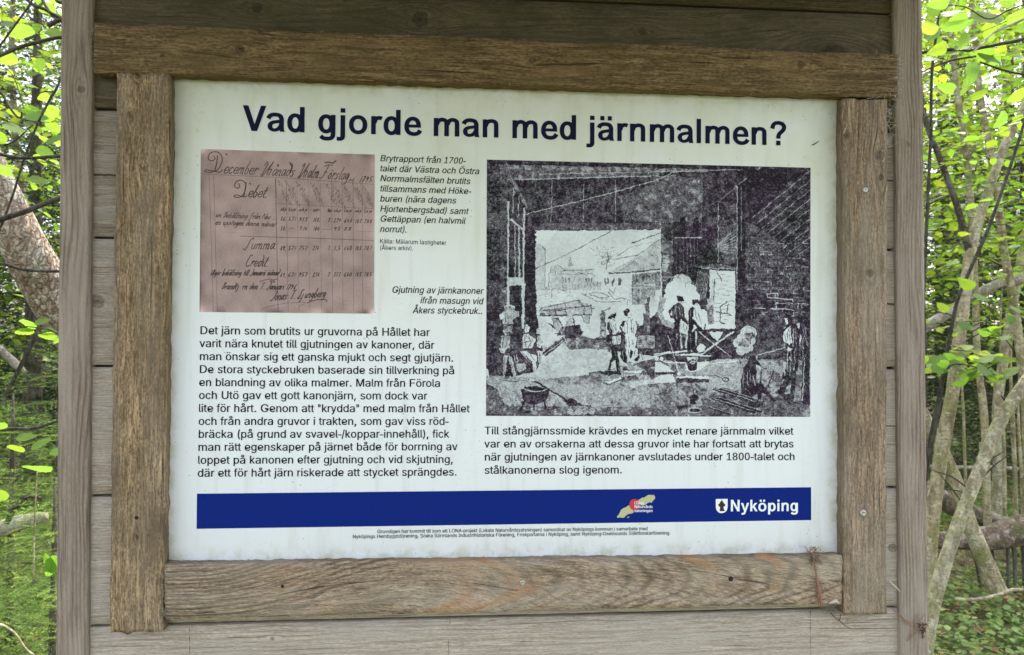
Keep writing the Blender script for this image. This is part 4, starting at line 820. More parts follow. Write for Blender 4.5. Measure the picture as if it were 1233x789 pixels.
# rocks mid left
for q in range(26):
    x = 600 + rg.integers(0, 380); y = 60 + rg.integers(0, 220); E.line(a_((x, y), (x + 30, y + rg.integers(-8, 9))), .6, .42)
E.curve(a_((760, 200), (770, 90), (850, 90), (960, 120)), .7, .5); E.ell(a_((710, 90))[0], 1.8, 3., .45)
# cannons on a sledge
E.poly(C((315, 165), (320, 140), (460, 120), (540, 105), (600, 130), (600, 180), (440, 190), (320, 185)), .30)
for pl in (C((318, 165), (330, 145), (460, 118), (540, 102)), C((320, 187), (440, 192), (600, 183)), C((330, 160), (600, 135)), C((455, 120), (462, 190)), C((400, 130), (405, 188)), C((530, 105), (560, 140), (560, 182)), C((600, 130), (604, 182)), C((600, 150), (620, 148)), C((370, 165), (500, 150))): E.line(pl, 1., .68)
E.poly(C((550, 190), (590, 190), (588, 232), (560, 225)), .3); E.line(C((550, 190), (560, 225), (588, 232), (590, 190)), .8, .65); E.poly(C((320, 175), (345, 172), (345, 190), (320, 190)), .75)
E.line(C((320, 188), (600, 186)), 1.4, .75)
# light floor
E.poly(C((300, 180), (420, 280), (640, 330), (700, 380), (975, 420), (975, 440), (760, 480), (600, 520), (350, 540), (100, 545), (300, 500), (340, 400)), .17)
E.poly(C((440, 330), (530, 300), (600, 320), (700, 345), (710, 395), (600, 375), (480, 380)), .58)
E.poly(C((350, 520), (330, 460), (440, 390), (560, 375), (690, 380), (700, 470), (600, 500)), .20)
E.poly(c_((800, 640), (986, 640), (986, 789), (790, 789), (770, 700)), .48); E.poly(c_((100, 640), (310, 690), (420, 690), (430, 789), (0, 789), (0, 700)), .58)
# foreground floor
E.poly(C((24, 520), (350, 540), (600, 520), (760, 470), (975, 440), (975, 755), (24, 755)), .46)
E.poly(D((0, 440), (951, 420), (908, 755), (0, 755)), .55)
E.poly(C((110, 560), (400, 560), (640, 600), (600, 640), (200, 620)), .36); E.poly(C((24, 560), (90, 600), (160, 755), (24, 755)), .66)
E.poly(C((560, 570), (975, 590), (975, 680), (560, 660)), .40); E.poly(C((24, 690), (975, 700), (975, 755), (24, 755)), .60)
E.poly(D((330, 430), (500, 430), (520, 600), (340, 620), (160, 500)), .40); E.poly(D((600, 430), (760, 420), (700, 620), (560, 640)), .52)
E.poly(D((330, 630), (908, 660), (908, 755), (330, 755)), .66); E.poly(D((0, 620), (330, 640), (330, 755), (0, 755)), .58)
# dark right floor/wall join
E.poly(D((480, 400), (908, 200), (908, 440), (640, 430), (560, 440)), .78); E.poly(D((530, 290), (620, 180), (760, 200), (750, 380), (620, 400)), .78)
# men on the left by the gate
def fig(polys): 
    for f, tone in polys: E.poly(f, tone)
fig([(a_((225, 290), (290, 270), (345, 295), (330, 350), (270, 400), (220, 350)), .35), (a_((200, 350), (290, 370), (390, 345), (390, 400), (320, 440), (320, 500), (200, 500)), .38), (a_((160, 400), (205, 350), (215, 440), (175, 450)), .12), (a_((195, 500), (235, 430), (215, 500)), .1),
     (a_((205, 510), (310, 510), (310, 620), (210, 640)), .55), (a_((185, 640), (290, 640), (280, 789), (180, 789)), .40),
     (b_((155, 0), (240, 0), (200, 55), (160, 45)), .25), (b_((200, 70), (245, 80), (230, 200), (215, 320), (195, 300)), .35), (b_((250, 80), (290, 110), (335, 300), (300, 310)), .35)])
E.line(a_((240, 280), (310, 285), (335, 310)), 1.1, .1); E.line(a_((205, 580), (240, 630)), 1.4, .12); E.line(a_((300, 345), (385, 360)), 1.2, .3)
fig([(a_((435, 530), (470, 500), (515, 540), (505, 600), (460, 610)), .12), (a_((430, 620), (500, 620), (580, 680), (540, 789), (430, 789)), .2), (a_((590, 560), (630, 560), (625, 620), (590, 620)), .3), (a_((600, 640), (650, 640), (685, 720), (640, 780), (590, 770)), .3),
     (b_((370, 30), (440, 30), (560, 90), (550, 200), (490, 160), (420, 90)), .14), (b_((570, 30), (620, 30), (620, 100), (600, 210), (570, 130)), .2), (b_((520, 170), (548, 170), (570, 290), (520, 270)), .2)])
E.line(a_((470, 640), (520, 700), (440, 720)), 1., .8); E.line(a_((650, 650), (680, 720), (620, 770)), 1.4, .1); E.line(b_((440, 90), (500, 150), (510, 260)), 1.2, .85); E.line(a_((460, 500), (440, 600)), 1., .8)
E.poly(b_((340, 170), (430, 170), (440, 230), (380, 270), (345, 240)), .4); E.line(b_((310, 80), (330, 150), (360, 150), (340, 80)), .9, .3)
# men lifting a gun barrel
E.poly(C((330, 400), (440, 310), (500, 290), (560, 280), (540, 310), (470, 320), (350, 420)), .85)
E.line(C((335, 385), (440, 315)), 1.3, .4); E.line(C((345, 405), (450, 330)), 1.0, .4)
fig([(C((380, 200), (420, 200), (440, 270), (410, 280)), .5), (C((470, 180), (500, 180), (510, 230), (460, 250)), .3), (C((440, 250), (540, 240), (550, 285), (470, 300), (410, 300)), .72), (C((500, 240), (545, 250), (530, 290), (500, 280)), .85)])
for pl in (C((385, 190), (410, 240), (440, 290)), C((500, 185), (470, 230), (450, 270)), C((480, 175), (455, 210)), C((450, 300), (470, 350), (440, 345))): E.line(pl, 1.2, .35)
for pl in (C((420, 210), (450, 260)), C((500, 200), (510, 240)), C((400, 290), (500, 300))): E.line(pl, 1.2, .85)
# small far man with pole
fig([(c_((345, 380), (375, 350), (405, 380), (400, 480), (350, 480)), .52), (c_((345, 480), (410, 480), (415, 670), (390, 670), (375, 600), (365, 600), (358, 670), (340, 670)), .5), (c_((365, 590), (390, 590), (388, 650), (365, 650)), .12)])
E.line(c_((355, 345), (390, 350), (465, 310)), 1.0, .7); E.line(c_((320, 420), (350, 380)), 1.4, .4)
# two gentlemen
fig([(c_((435, 440), (470, 390), (530, 375), (515, 430), (480, 450)), .95), (c_((480, 430), (520, 430), (515, 490), (480, 490)), .15), (c_((425, 490), (460, 470), (490, 620), (580, 610), (590, 640), (470, 640), (430, 560)), .95), (c_((450, 480), (510, 490), (600, 590), (500, 630), (470, 560)), .1),
     (c_((490, 640), (590, 640), (580, 740), (480, 750)), .14), (c_((430, 690), (490, 650), (480, 730), (520, 789), (430, 760)), .9),
     (d_((440, 0), (500, 0), (530, 120), (560, 290), (520, 280), (490, 130), (450, 160), (440, 250), (410, 250), (430, 130), (460, 90)), .93)])
fig([(c_((620, 350), (660, 325), (690, 325), (690, 370), (660, 410), (625, 400)), .95), (c_((670, 380), (715, 350), (735, 380), (715, 420), (680, 420)), .1), (c_((600, 470), (670, 420), (760, 440), (810, 520), (780, 640), (760, 789), (640, 789), (640, 640), (570, 550)), .09),
     (c_((565, 550), (610, 470), (650, 460), (620, 520), (600, 550), (650, 600), (640, 630)), .93), (c_((790, 500), (808, 540), (770, 660), (755, 640)), .9), (d_((545, 0), (605, 0), (625, 130), (620, 165), (580, 150), (550, 100)), .95),
     (d_((610, 0), (745, 0), (740, 60), (680, 130), (665, 230), (635, 230), (640, 130)), .1), (d_((740, 0), (762, 100), (740, 140), (690, 130), (750, 80)), .93), (d_((655, 130), (680, 90), (690, 40), (665, 10), (655, 90)), .93), (d_((620, 160), (672, 150), (680, 220), (640, 235)), .5)])
E.line(c_((590, 540), (650, 610)), 1.6, .15); E.line(c_((760, 470), (800, 540), (770, 620)), .8, .8); E.line(d_((760, 0), (800, 130)), .8, .7); E.line(c_((700, 450), (735, 640)), .7, .5); E.line(c_((500, 520), (540, 580)), .8, .6)
for pl in (c_((470, 500), (500, 600)), c_((520, 500), (545, 570)), c_((560, 590), (530, 630)), c_((500, 660), (495, 740)), c_((540, 650), (545, 735)), c_((570, 650), (565, 720)), c_((620, 520), (640, 600)), c_((660, 450), (668, 620)), c_((720, 450), (715, 600)), c_((745, 520), (740, 600)), c_((680, 660), (690, 780)), c_((720, 690), (740, 780)), c_((650, 690), (655, 780)), c_((770, 480), (780, 540)), d_((640, 20), (650, 110)), d_((720, 20), (700, 80)), c_((500, 455), (515, 460)), c_((700, 395), (712, 400)), c_((670, 425), (700, 430))): E.line(pl, .7, .62)
for pl in (c_((440, 500), (460, 590)), c_((455, 700), (470, 740)), d_((480, 30), (500, 100)), d_((520, 150), (540, 250)), d_((570, 30), (585, 130)), c_((640, 340), (670, 340)), c_((460, 410), (500, 400))): E.line(pl, .6, .45)
for pl in (a_((225, 370), (240, 480)), a_((260, 390), (270, 490)), a_((230, 540), (300, 560)), a_((215, 600), (295, 605)), a_((210, 660), (200, 789)), a_((250, 660), (240, 789)), a_((450, 640), (470, 770)), a_((500, 640), (520, 760)), a_((540, 680), (500, 780)), a_((610, 660), (620, 760)), b_((400, 40), (480, 150)), b_((470, 40), (530, 130)), b_((590, 50), (595, 170)), a_((280, 290), (300, 330)), a_((475, 530), (480, 590)), b_((210, 90), (212, 290)), b_((270, 110), (310, 290))): E.line(pl, .7, .75)
# figure right of them, with cart
fig([(c_((860, 270), (920, 200), (925, 400), (935, 610), (900, 610), (895, 560), (865, 590), (855, 480)), .62), (c_((850, 280), (870, 280), (885, 400), (860, 360)), .12), (c_((890, 190), (935, 190), (930, 240), (895, 240)), .8)])
E.line(c_((920, 420), (986, 500)), 1.0, .85); E.line(c_((840, 570), (900, 600), (990, 640)), 1., .7)
# planks, trestle and dog
E.poly(d_((365, 375), (690, 285), (720, 285), (430, 395)), .06); E.line(d_((360, 385), (430, 398), (720, 300)), 1.1, .85); E.poly(d_((580, 255), (790, 245), (790, 275), (600, 270)), .08)
E.poly(d_((300, 255), (550, 255), (560, 290), (430, 300), (320, 290)), .85); E.line(d_((690, 180), (928, 120)), 1.6, .08); E.line(d_((690, 190), (928, 130)), 1., .85)
E.poly(d_((200, 270), (330, 260), (350, 380), (230, 340)), .62); E.poly(d_((570, 210), (620, 200), (640, 240), (580, 245)), .85)
E.poly(d_((690, 170), (928, 115), (928, 200), (800, 240)), .70); E.poly(d_((560, 320), (720, 300), (760, 340), (560, 380)), .7)
E.poly(d_((640, 400), (740, 355), (928, 345), (928, 395), (830, 400), (680, 440)), .22)
E.poly(f_((0, 290), (60, 290), (130, 330), (190, 380), (0, 385)), .1); E.poly(f_((0, 440), (100, 395), (180, 400), (205, 480), (0, 490)), .1); E.poly(f_((10, 390), (200, 385), (215, 400), (10, 410)), .85)
E.poly(d_((770, 290), (830, 210), (880, 215), (928, 230), (928, 330), (890, 330), (870, 290), (850, 340), (835, 300), (790, 300), (780, 330)), .78); E.line(d_((770, 320), (790, 290)), 1., .1); E.line(d_((840, 290), (870, 340)), 1., .1)
for pl in (f_((0, 235), (170, 195), (310, 180)), f_((0, 215), (150, 190))): E.line(pl, 1.6, .08)
E.poly(f_((190, 215), (400, 205), (660, 225), (660, 240), (400, 232), (190, 222)), .08); E.line(f_((190, 226), (400, 238), (660, 245)), 1.1, .92)
E.poly(f_((60, 235), (320, 230), (520, 240), (640, 200), (789, 60), (789, 230), (520, 280), (420, 330), (320, 300), (190, 290)), .84)
E.poly(f_((440, 160), (560, 60), (720, 240), (450, 215)), .80)
E.line(f_((50, 260), (100, 290), (300, 295)), 1.4, .1); E.ell(f_((70, 255))[0], 2.6, 2.2, .1)
E.poly(f_((300, 240), (420, 240), (410, 290), (330, 290)), .2)
E.ell(f_((365, 320))[0], 6.4, 7.6, .95); aa = np.linspace(0, math.pi, 14); E.line(f_(*[(365 + 60 * math.cos(t), 315 + 62 * math.sin(t)) for t in aa]), 1.6, .08)
E.poly(f_((410, 290), (520, 280), (515, 310), (440, 360), (410, 380)), .1)
E.ell(f_((365, 290))[0], 3.5, 2.4, .35)
E.line(f_((130, 40), (180, 210), (230, 400)), .9, .12); E.line(f_((200, 200), (310, 480 - 290)), .8, .1)
E.line(f_((430, 0), (560, 110), (740, 240)), 1.0, .15); E.line(f_((480, 0), (750, 245)), 1.4, .92); E.line(f_((450, 215), (620, 90), (760, 0)), 2.2, .16)
E.poly(f_((400, 150), (440, 110), (490, 140), (480, 180), (420, 200)), .06); E.poly(f_((520, 0), (660, 0), (600, 90), (560, 60)), .08); E.ell(f_((360, 165))[0], 3, 3, .1)
E.line(f_((510, 305), (620, 290), (789, 280)), 1.6, .14)
E.poly(f_((210, 425), (525, 420), (525, 445), (210, 440)), .08); E.poly(f_((210, 440), (525, 448), (525, 480), (215, 488)), .86); E.line(f_((525, 420), (600, 420), (650, 440)), .9, .85)
aa = np.linspace(0, 2 * math.pi, 16); E.line(f_(*[(685 + 32 * math.cos(t), 452 + 18 * math.sin(t)) for t in aa]), 1.2, .9)
E.ell(f_((235, 395))[0], 2., 2.4, .1)
# bell mould
E.ell(f_((390, 640))[0], 9.5, 9., .55); E.ell(f_((380, 640))[0], 6.2, 6.5, .92); E.poly(f_((390, 660), (440, 640), (460, 700), (420, 700)), .45); aa = np.linspace(0, 2 * math.pi, 18)
E.line(f_(*[(385 + 60 * math.cos(t), 745 + 25 * math.sin(t)) for t in aa]), 1., .25); E.ell(f_((385, 745))[0], 5.5, 2., .85); E.line(f_((370, 555), (372, 575)), 1.2, .95); E.line(f_((400, 555), (400, 575)), 1.2, .95)
E.poly(f_((210, 700), (330, 690), (320, 720), (220, 730)), .85)
# two founders before the steam
fig([(e_((255, 365), (330, 370), (350, 420), (365, 430), (280, 435)), .97), (e_((300, 430), (340, 430), (335, 480), (300, 470)), .3), (e_((220, 480), (290, 440), (350, 500), (360, 600), (400, 690), (385, 715), (320, 640), (300, 680), (240, 680), (235, 640), (185, 620), (165, 540)), .9),
     (e_((230, 680), (310, 670), (300, 789), (230, 789)), .95), (e_((205, 530), (215, 600), (185, 590)), .2), (e_((300, 690), (345, 660), (410, 720), (400, 789), (300, 789)), .12),
     (e_((455, 410), (520, 405), (540, 445), (500, 440), (460, 480)), .97), (e_((485, 450), (530, 460), (510, 490), (480, 485)), .15), (e_((410, 540), (455, 490), (470, 500), (455, 640), (480, 660), (450, 789), (405, 789), (405, 640)), .9), (e_((470, 500), (560, 530), (600, 700), (590, 770), (560, 740), (500, 700), (460, 640)), .08),
     (e_((470, 650), (590, 770), (560, 789), (470, 700)), .9), (f_((170, 0), (240, 0), (215, 180), (190, 180), (200, 80), (180, 170), (170, 150)), .93), (f_((240, 0), (320, 0), (310, 160), (250, 160)), .2), (f_((250, 10), (300, 30), (290, 160), (265, 160)), .85), (f_((320, 0), (385, 0), (375, 140), (395, 180), (320, 180)), .93), (f_((390, 0), (410, 0), (405, 130), (395, 130)), .2)])
E.line(e_((255, 490), (262, 640)), .8, .35); E.line(e_((290, 490), (310, 590)), .7, .4)
for pl in (e_((480, 510), (500, 640)), e_((520, 560), (560, 700)), e_((310, 700), (300, 789)), e_((350, 690), (360, 789)), e_((380, 720), (375, 789)), f_((260, 20), (270, 150)), f_((290, 30), (285, 140)), e_((500, 700), (560, 740))): E.line(pl, .7, .6)
for pl in (e_((200, 520), (230, 600)), e_((320, 500), (340, 620)), e_((430, 540), (430, 680)), f_((215, 20), (205, 150)), f_((345, 20), (345, 150)), e_((245, 480), (240, 560))): E.line(pl, .6, .5)
# bystander and crouching man at the furnace
fig([(e_((630, 400), (680, 400), (680, 470), (630, 480)), .25), (e_((620, 480), (700, 460), (710, 700), (640, 700)), .55)]); E.line(e_((660, 330), (650, 400)), 1.4, .8); E.line(e_((620, 480), (740, 460)), 1.2, .3)
for pl in (e_((780, 500), (830, 460), (870, 430)), e_((780, 500), (800, 570), (870, 570), (880, 460)), e_((870, 560), (920, 600)), e_((790, 580), (780, 660), (830, 700)), e_((740, 555), (800, 560))): E.line(pl, 1.1, .75)
# smoke puff by the kneeling man
for x, y, r in ((130, 440, 85), (190, 450, 70), (170, 520, 75), (60, 500, 60), (100, 600, 95), (160, 620, 55), (50, 660, 60), (10, 560, 60)): E.ell(g_((x, y))[0], r / 10.5, r / 10.5, .22)
for x, y, r in ((120, 560, 60), (150, 480, 50), (40, 570, 30), (200, 470, 40)): E.ell(g_((x, y))[0], r / 10.5, r / 10.5, .55); 
for x, y, r in ((120, 440, 65), (140, 430, 80), (170, 440, 80), (90, 600, 80), (120, 560, 60), (180, 500, 60)):
    aa = np.linspace(math.pi * .9, 2.1 * math.pi, 12); E.line(g_(*[(x + r * math.cos(t), y + r * math.sin(t)) for t in aa]), .8, .12 if r % 3 else .7)
E.line(g_((260, 720), (560, 640), (620, 620)), 1.1, .3)
# seated man
fig([(g_((170, 730), (225, 720), (230, 789), (170, 789)), .97), (g_((225, 740), (270, 735), (270, 785), (240, 785)), .3), (h_((190, 0), (240, 0), (330, 140), (320, 330), (360, 370), (470, 520), (540, 500), (550, 530), (480, 575), (330, 450), (300, 640), (180, 640), (60, 450), (50, 300), (100, 130)), .9),
     (h_((240, 90), (320, 150), (290, 340), (240, 330), (260, 200)), .5), (h_((205, 490), (270, 470), (270, 570), (215, 560)), .5)])
E.line(h_((140, 190), (145, 350)), 1., .5); E.line(h_((265, 110), (300, 300)), 1.2, .4); E.line(h_((210, 250), (240, 365)), 1.2, .45); E.line(h_((400, 400), (480, 180)), 1., .92); E.poly(h_((240, 100), (300, 110), (330, 150), (260, 140)), .2)
# boards by the seated man
for q in range(5):
    x0_, y0_ = 345 + (q % 2) * 40 - (q // 2) * 8, 600 + q * 26 - (q % 2) * 30; E.poly(D((x0_, y0_), (x0_ + 20, y0_ - 10), (x0_ + 260, y0_ + 70), (x0_ + 250, y0_ + 85)), .9)
    E.line(D((x0_ + 10, y0_ - 6), (x0_ + 250, y0_ + 68)), .7, .35)
# two men at the right
fig([(g_((620, 200), (660, 170), (700, 190), (720, 290), (700, 340), (640, 320), (660, 260)), .97), (g_((610, 240), (660, 250), (665, 330), (640, 330)), .12), (g_((700, 340), (760, 320), (820, 440), (825, 620), (790, 789), (670, 789), (650, 620), (620, 480), (600, 440)), .93),
     (g_((600, 430), (640, 390), (700, 340), (700, 420), (720, 560), (680, 590), (650, 560), (600, 540)), .1), (g_((655, 600), (720, 640), (700, 670), (660, 670)), .12), (g_((820, 180), (870, 190), (870, 280), (790, 320), (790, 240)), .95), (g_((770, 330), (810, 300), (830, 370), (800, 380)), .15),
     (g_((830, 290), (900, 290), (945, 380), (940, 789), (820, 789), (830, 560), (800, 400)), .90), (g_((820, 440), (838, 480), (815, 600), (810, 540)), .1),
     (h_((620, 0), (800, 0), (790, 200), (740, 560), (830, 600), (740, 590), (590, 500), (490, 450), (560, 400), (600, 200)), .88), (h_((680, 330), (710, 280), (690, 480), (610, 470)), .5), (h_((600, 60), (640, 60), (630, 240), (605, 180)), .35), (h_((770, 180), (850, 180), (830, 560), (760, 540)), .55), (h_((860, 0), (945, 0), (945, 620), (830, 580)), .92)])
for pl in (h_((660, 0), (655, 170)), h_((690, 0), (715, 50)), g_((735, 380), (735, 600)), g_((660, 640), (665, 789)), h_((620, 70), (600, 170)), h_((885, 20), (850, 560)), h_((600, 290), (580, 330))): E.line(pl, 1., .3)
E.line(g_((700, 350), (650, 440), (690, 480)), .8, .8); E.line(g_((850, 350), (880, 480)), .9, .5); E.line(h_((540, 440), (700, 600)), 1.6, .95)
for pl in (g_((620, 450), (640, 550)), g_((650, 430), (660, 540)), g_((680, 380), (690, 520)), g_((700, 560), (690, 590))): E.line(pl, .7, .65)
for pl in (g_((760, 360), (775, 600)), g_((700, 660), (710, 780)), g_((760, 640), (750, 780)), g_((880, 330), (915, 600)), g_((860, 500), (865, 780)), h_((700, 80), (690, 250)), h_((760, 30), (740, 180)), h_((90, 200), (80, 400)), h_((170, 150), (180, 330)), h_((120, 400), (250, 560)), g_((650, 190), (690, 200)), g_((830, 195), (865, 215))): E.line(pl, .7, .5)
# cauldron
E.poly(b_((390, 470), (430, 430), (560, 420), (690, 460), (680, 560), (660, 590), (540, 630), (430, 600), (400, 550)), .86); E.ell(b_((550, 450))[0], 10.5, 2.6, .93)
aa = np.linspace(.1, math.pi - .1, 14); E.line(b_(*[(550 + 125 * math.cos(t), 448 + 32 * math.sin(t)) for t in aa]), 1.1, .15)
for pl in (b_((415, 600), (390, 680)), b_((530, 630), (530, 690)), b_((645, 600), (660, 660)), b_((395, 465), (410, 500)), b_((690, 450), (680, 500))): E.line(pl, 2.4, .93)
E.poly(b_((330, 700), (400, 660), (420, 680), (520, 700), (470, 730), (330, 730)), .82); E.poly(b_((560, 700), (720, 640), (860, 650), (640, 710)), .75)
E.line(b_((470, 350), (560, 380), (900, 580)), 1.9, .96); E.poly(C((450, 660), (500, 650), (560, 690), (480, 695)), .92); E.line(C((480, 690), (600, 690)), 1., .85)
for x in (0, 90, 160, 235): aa = np.linspace(0, 2 * math.pi, 14); E.line(d_(*[(x + 30 * math.cos(t), 705 + 30 * math.sin(t)) for t in aa]), .8, .25); E.ell(d_((x, 708))[0], 2.4, 2.4, .42)
E.poly(b_((130, 345), (300, 360), (600, 330), (928, 290), (928, 310), (500, 365), (300, 375), (140, 360)), .2); E.line(b_((150, 350), (330, 370), (480, 350)), 1., .8)
E.poly(b_((0, 190), (40, 260), (40, 330), (20, 300), (0, 330)), .15)
E.line(C((24, 740), (300, 745), (600, 742), (975, 748)), 1., .85)
# engrave: break the outlines, shade the forms, then hatch and burr
H_, W_ = E.a.shape
def nz(cell, bl):
    a = np.kron(rg.normal(size=(H_ // cell + 2, W_ // cell + 2)), np.ones((cell, cell)))[:H_, :W_]; a = blur(a, bl); return a / a.std()
Yi, Xi = np.mgrid[0:H_, 0:W_]
wx = np.clip(np.round(Xi + nz(3, 1) * .55 + nz(8, 4) * .6), 0, W_ - 1).astype(int); wy = np.clip(np.round(Yi + nz(3, 1) * .55 + nz(8, 4) * .6), 0, H_ - 1).astype(int)
E.a = E.a[wy, wx]
form = nz(7, 3) * .6 + nz(14, 7) * .5
m5 = np.interp(E.a, [0, .08, .2, .5, .9, 1], [.01, .012, .05, .09, .10, .04]); E.a = np.clip(E.a + form * m5, 0, 1); E.a = np.where(E.a > .55, E.a + (1 - E.a) * .25, E.a)
# long burin strokes following the walls and the floor
for _ in range(4200):
    cx, cy = rg.random() * W_, rg.random() * H_; t0 = E.a[int(cy), int(cx)]
    if t0 < .12: continue
    up_ = cy / H_ < .6; an = (.1 if up_ else -.05) + rg.normal() * .12 if rg.random() < .55 else (1.45 if up_ else .5) + rg.normal() * .15
    ln = rg.uniform(3, 11); x0_, x1_ = int(cx), int(cx + ln * math.cos(an)); n_ = int(ln) + 1
    xs = np.clip(np.linspace(cx, cx + ln * math.cos(an), n_), 0, W_ - 1).astype(int); ys_ = np.clip(np.linspace(cy, cy + ln * math.sin(an), n_), 0, H_ - 1).astype(int)
    E.a[ys_, xs] += (-.20 if rg.random() < t0 * .5 else .20)
T_ = np.interp(E.a, [0, .2, .5, .78, .92, 1], [0, .15, .37, .72, .92, 1])
Yg, Xg = np.mgrid[0:H_, 0:W_]; ss = E.ss
n1 = rg.normal(size=(H_, W_)); n1 = blur(n1, 1); n1 /= n1.std()
n2 = rg.normal(size=(H_ // 3 + 1, W_ // 3 + 1)).repeat(3, 0).repeat(3, 1)[:H_, :W_]; n2 = blur(n2, 1); n2 /= n2.std()
hatch = np.sin((Xg * .62 + Yg * .78) / ss * 2.9 + 1.2 * blur(n2, 6) * 6) * .5 + np.sin((Xg * .2 + Yg) / ss * 3.6 + blur(n2, 5) * 5) * .5
amp = np.interp(T_, [0, .1, .3, .6, .85, 1], [.012, .03, .12, .17, .15, .09])
ink = T_ + amp * (.62 * n1 + .42 * n2 + .45 * hatch)
soft = blur(T_, 1); ink = ink + (T_ - soft) * 1.1
ink = np.clip((ink - .5) * 1.08 + .5, 0, 1)
paper = np.array([.66, .72, .71]); dk = np.array([.014, .013, .016]); mid = np.array([.185, .178, .198])
t = ink[..., None]; rgb = np.where(t < .5, paper + (mid - paper) * (t * 2) ** .8, mid + (dk - mid) * (t * 2 - 1))
big = np.kron(rg.normal(size=(H_ // 60 + 2, W_ // 60 + 2)), np.ones((60, 60)))[:H_, :W_]; big = blur(big, 30)
rgb = rgb * (1 + .05 * big[..., None]) + np.array([.005, .0, .006]) * np.clip(ink, 0, 1)[..., None] * (1 + big[..., None])
def lin2srgb(c): c = np.clip(c, 0, 1); return np.where(c < .0031308, c * 12.92, 1.055 * c ** (1 / 2.4) - .055)
def print_material(name, rgb, rough=.55):
    h, w = rgb.shape[:2]; im = bpy.data.images.new(name, w, h); px = np.ones((h, w, 4), np.float32); px[..., :3] = lin2srgb(rgb)[::-1]
    im.pixels.foreach_set(px.ravel()); im.update(); im.pack()
    k = NT(name); tx = k.n('ShaderNodeTexImage'); tx.image = im; tx.interpolation = 'Cubic'; tx.extension = 'EXTEND'
    k.t.links.new(k.coord('UV'), tx.inputs[0]); k.bsdf(tx.outputs[0], rough, None, 0, .05); return k.m
def print_sheet(name, TL, TR, BR, BL, mat, y):
    V = [tuple(at(*q, y)) for q in (BL, BR, TR, TL)]
    me = mesh_np(name, V, [(0, 1, 2, 3)], [mat]); uv = me.uv_layers.new(name='UV')
    uv.data.foreach_set('uv', [0, 0, 1, 0, 1, 1, 0, 1]); return on_panel(obj(name, me))
o = print_sheet('engraving_print', E.TL, E.TR, E.BR, E.BL, print_material('engraving_print', rgb), INKY)
o['label'] = 'old engraving of a cannon foundry workshop'

# ------------------------------------------------------------------ handwritten ledger
Lg = Raster((241.8, 179.5), (450.2, 377.8), (451, 186.3), (240.2, 375.7), 4.)
k1 = T(240, 175, 8.764); k2 = T(345, 175, 8.764); k3 = T(240, 260, 6.573); k4 = T(345, 260, 6.573); k0 = T(235, 170, 3.671)
def L(p, w=.8, a=.85): Lg.curve(p, w, 1., a)
def S1(p, w=.5, a=.6): Lg.line(p, w, 1., a)
# ruling
S1(k0((25, 145), (400, 163), (795, 192)), .7, .55)
for x0_, x1_, a in ((62, 85, .5), (82, 102, .5)): S1(k0((x0_, 150), (x1_, 750)), .7, a)
for x0_, x1_, yb, a in ((353, 368, 750, .8), (400, 412, 750, .55), (447, 460, 750, .35), (497, 508, 750, .35), (550, 560, 750, .4), (602, 608, 750, .5), (648, 655, 750, .45), (697, 702, 750, .55), (738, 743, 750, .45)): S1(k0((x0_, 170), (x1_, yb)), .7, a)
S1(k0((355, 275), (530, 285), (795, 300)), .6, .5); S1(k0((200, 420), (500, 428), (790, 440)), .8, .7); S1(k0((352, 165), (356, 250)), 1.1, .7)
S1(k0((340, 345), (360, 345)), .7); S1(k0((415, 385), (437, 385)), .8); S1(k0((560, 390), (605, 390)), .6); S1(k0((705, 398), (790, 400)), .5, .4); S1(k0((100, 400), (240, 410)), .4, .15)
# big initials
L(k1((150, 115), (165, 140), (135, 165), (95, 145), (110, 85), (180, 70), (230, 110), (235, 180), (190, 260), (120, 285), (60, 280), (70, 262), (130, 270), (215, 285), (240, 260)), 1.1)
L(k1((190, 110), (180, 200), (160, 275)), 1.3); L(k1((275, 90), (290, 102)), 1.2)
L(k1((410, 405), (425, 435), (400, 455), (370, 430), (390, 385), (440, 370), (485, 410), (480, 480), (440, 540), (380, 550), (365, 535), (400, 525), (460, 545), (500, 535)), 1.1); L(k1((490, 395), (480, 470), (465, 545)), 1.4)
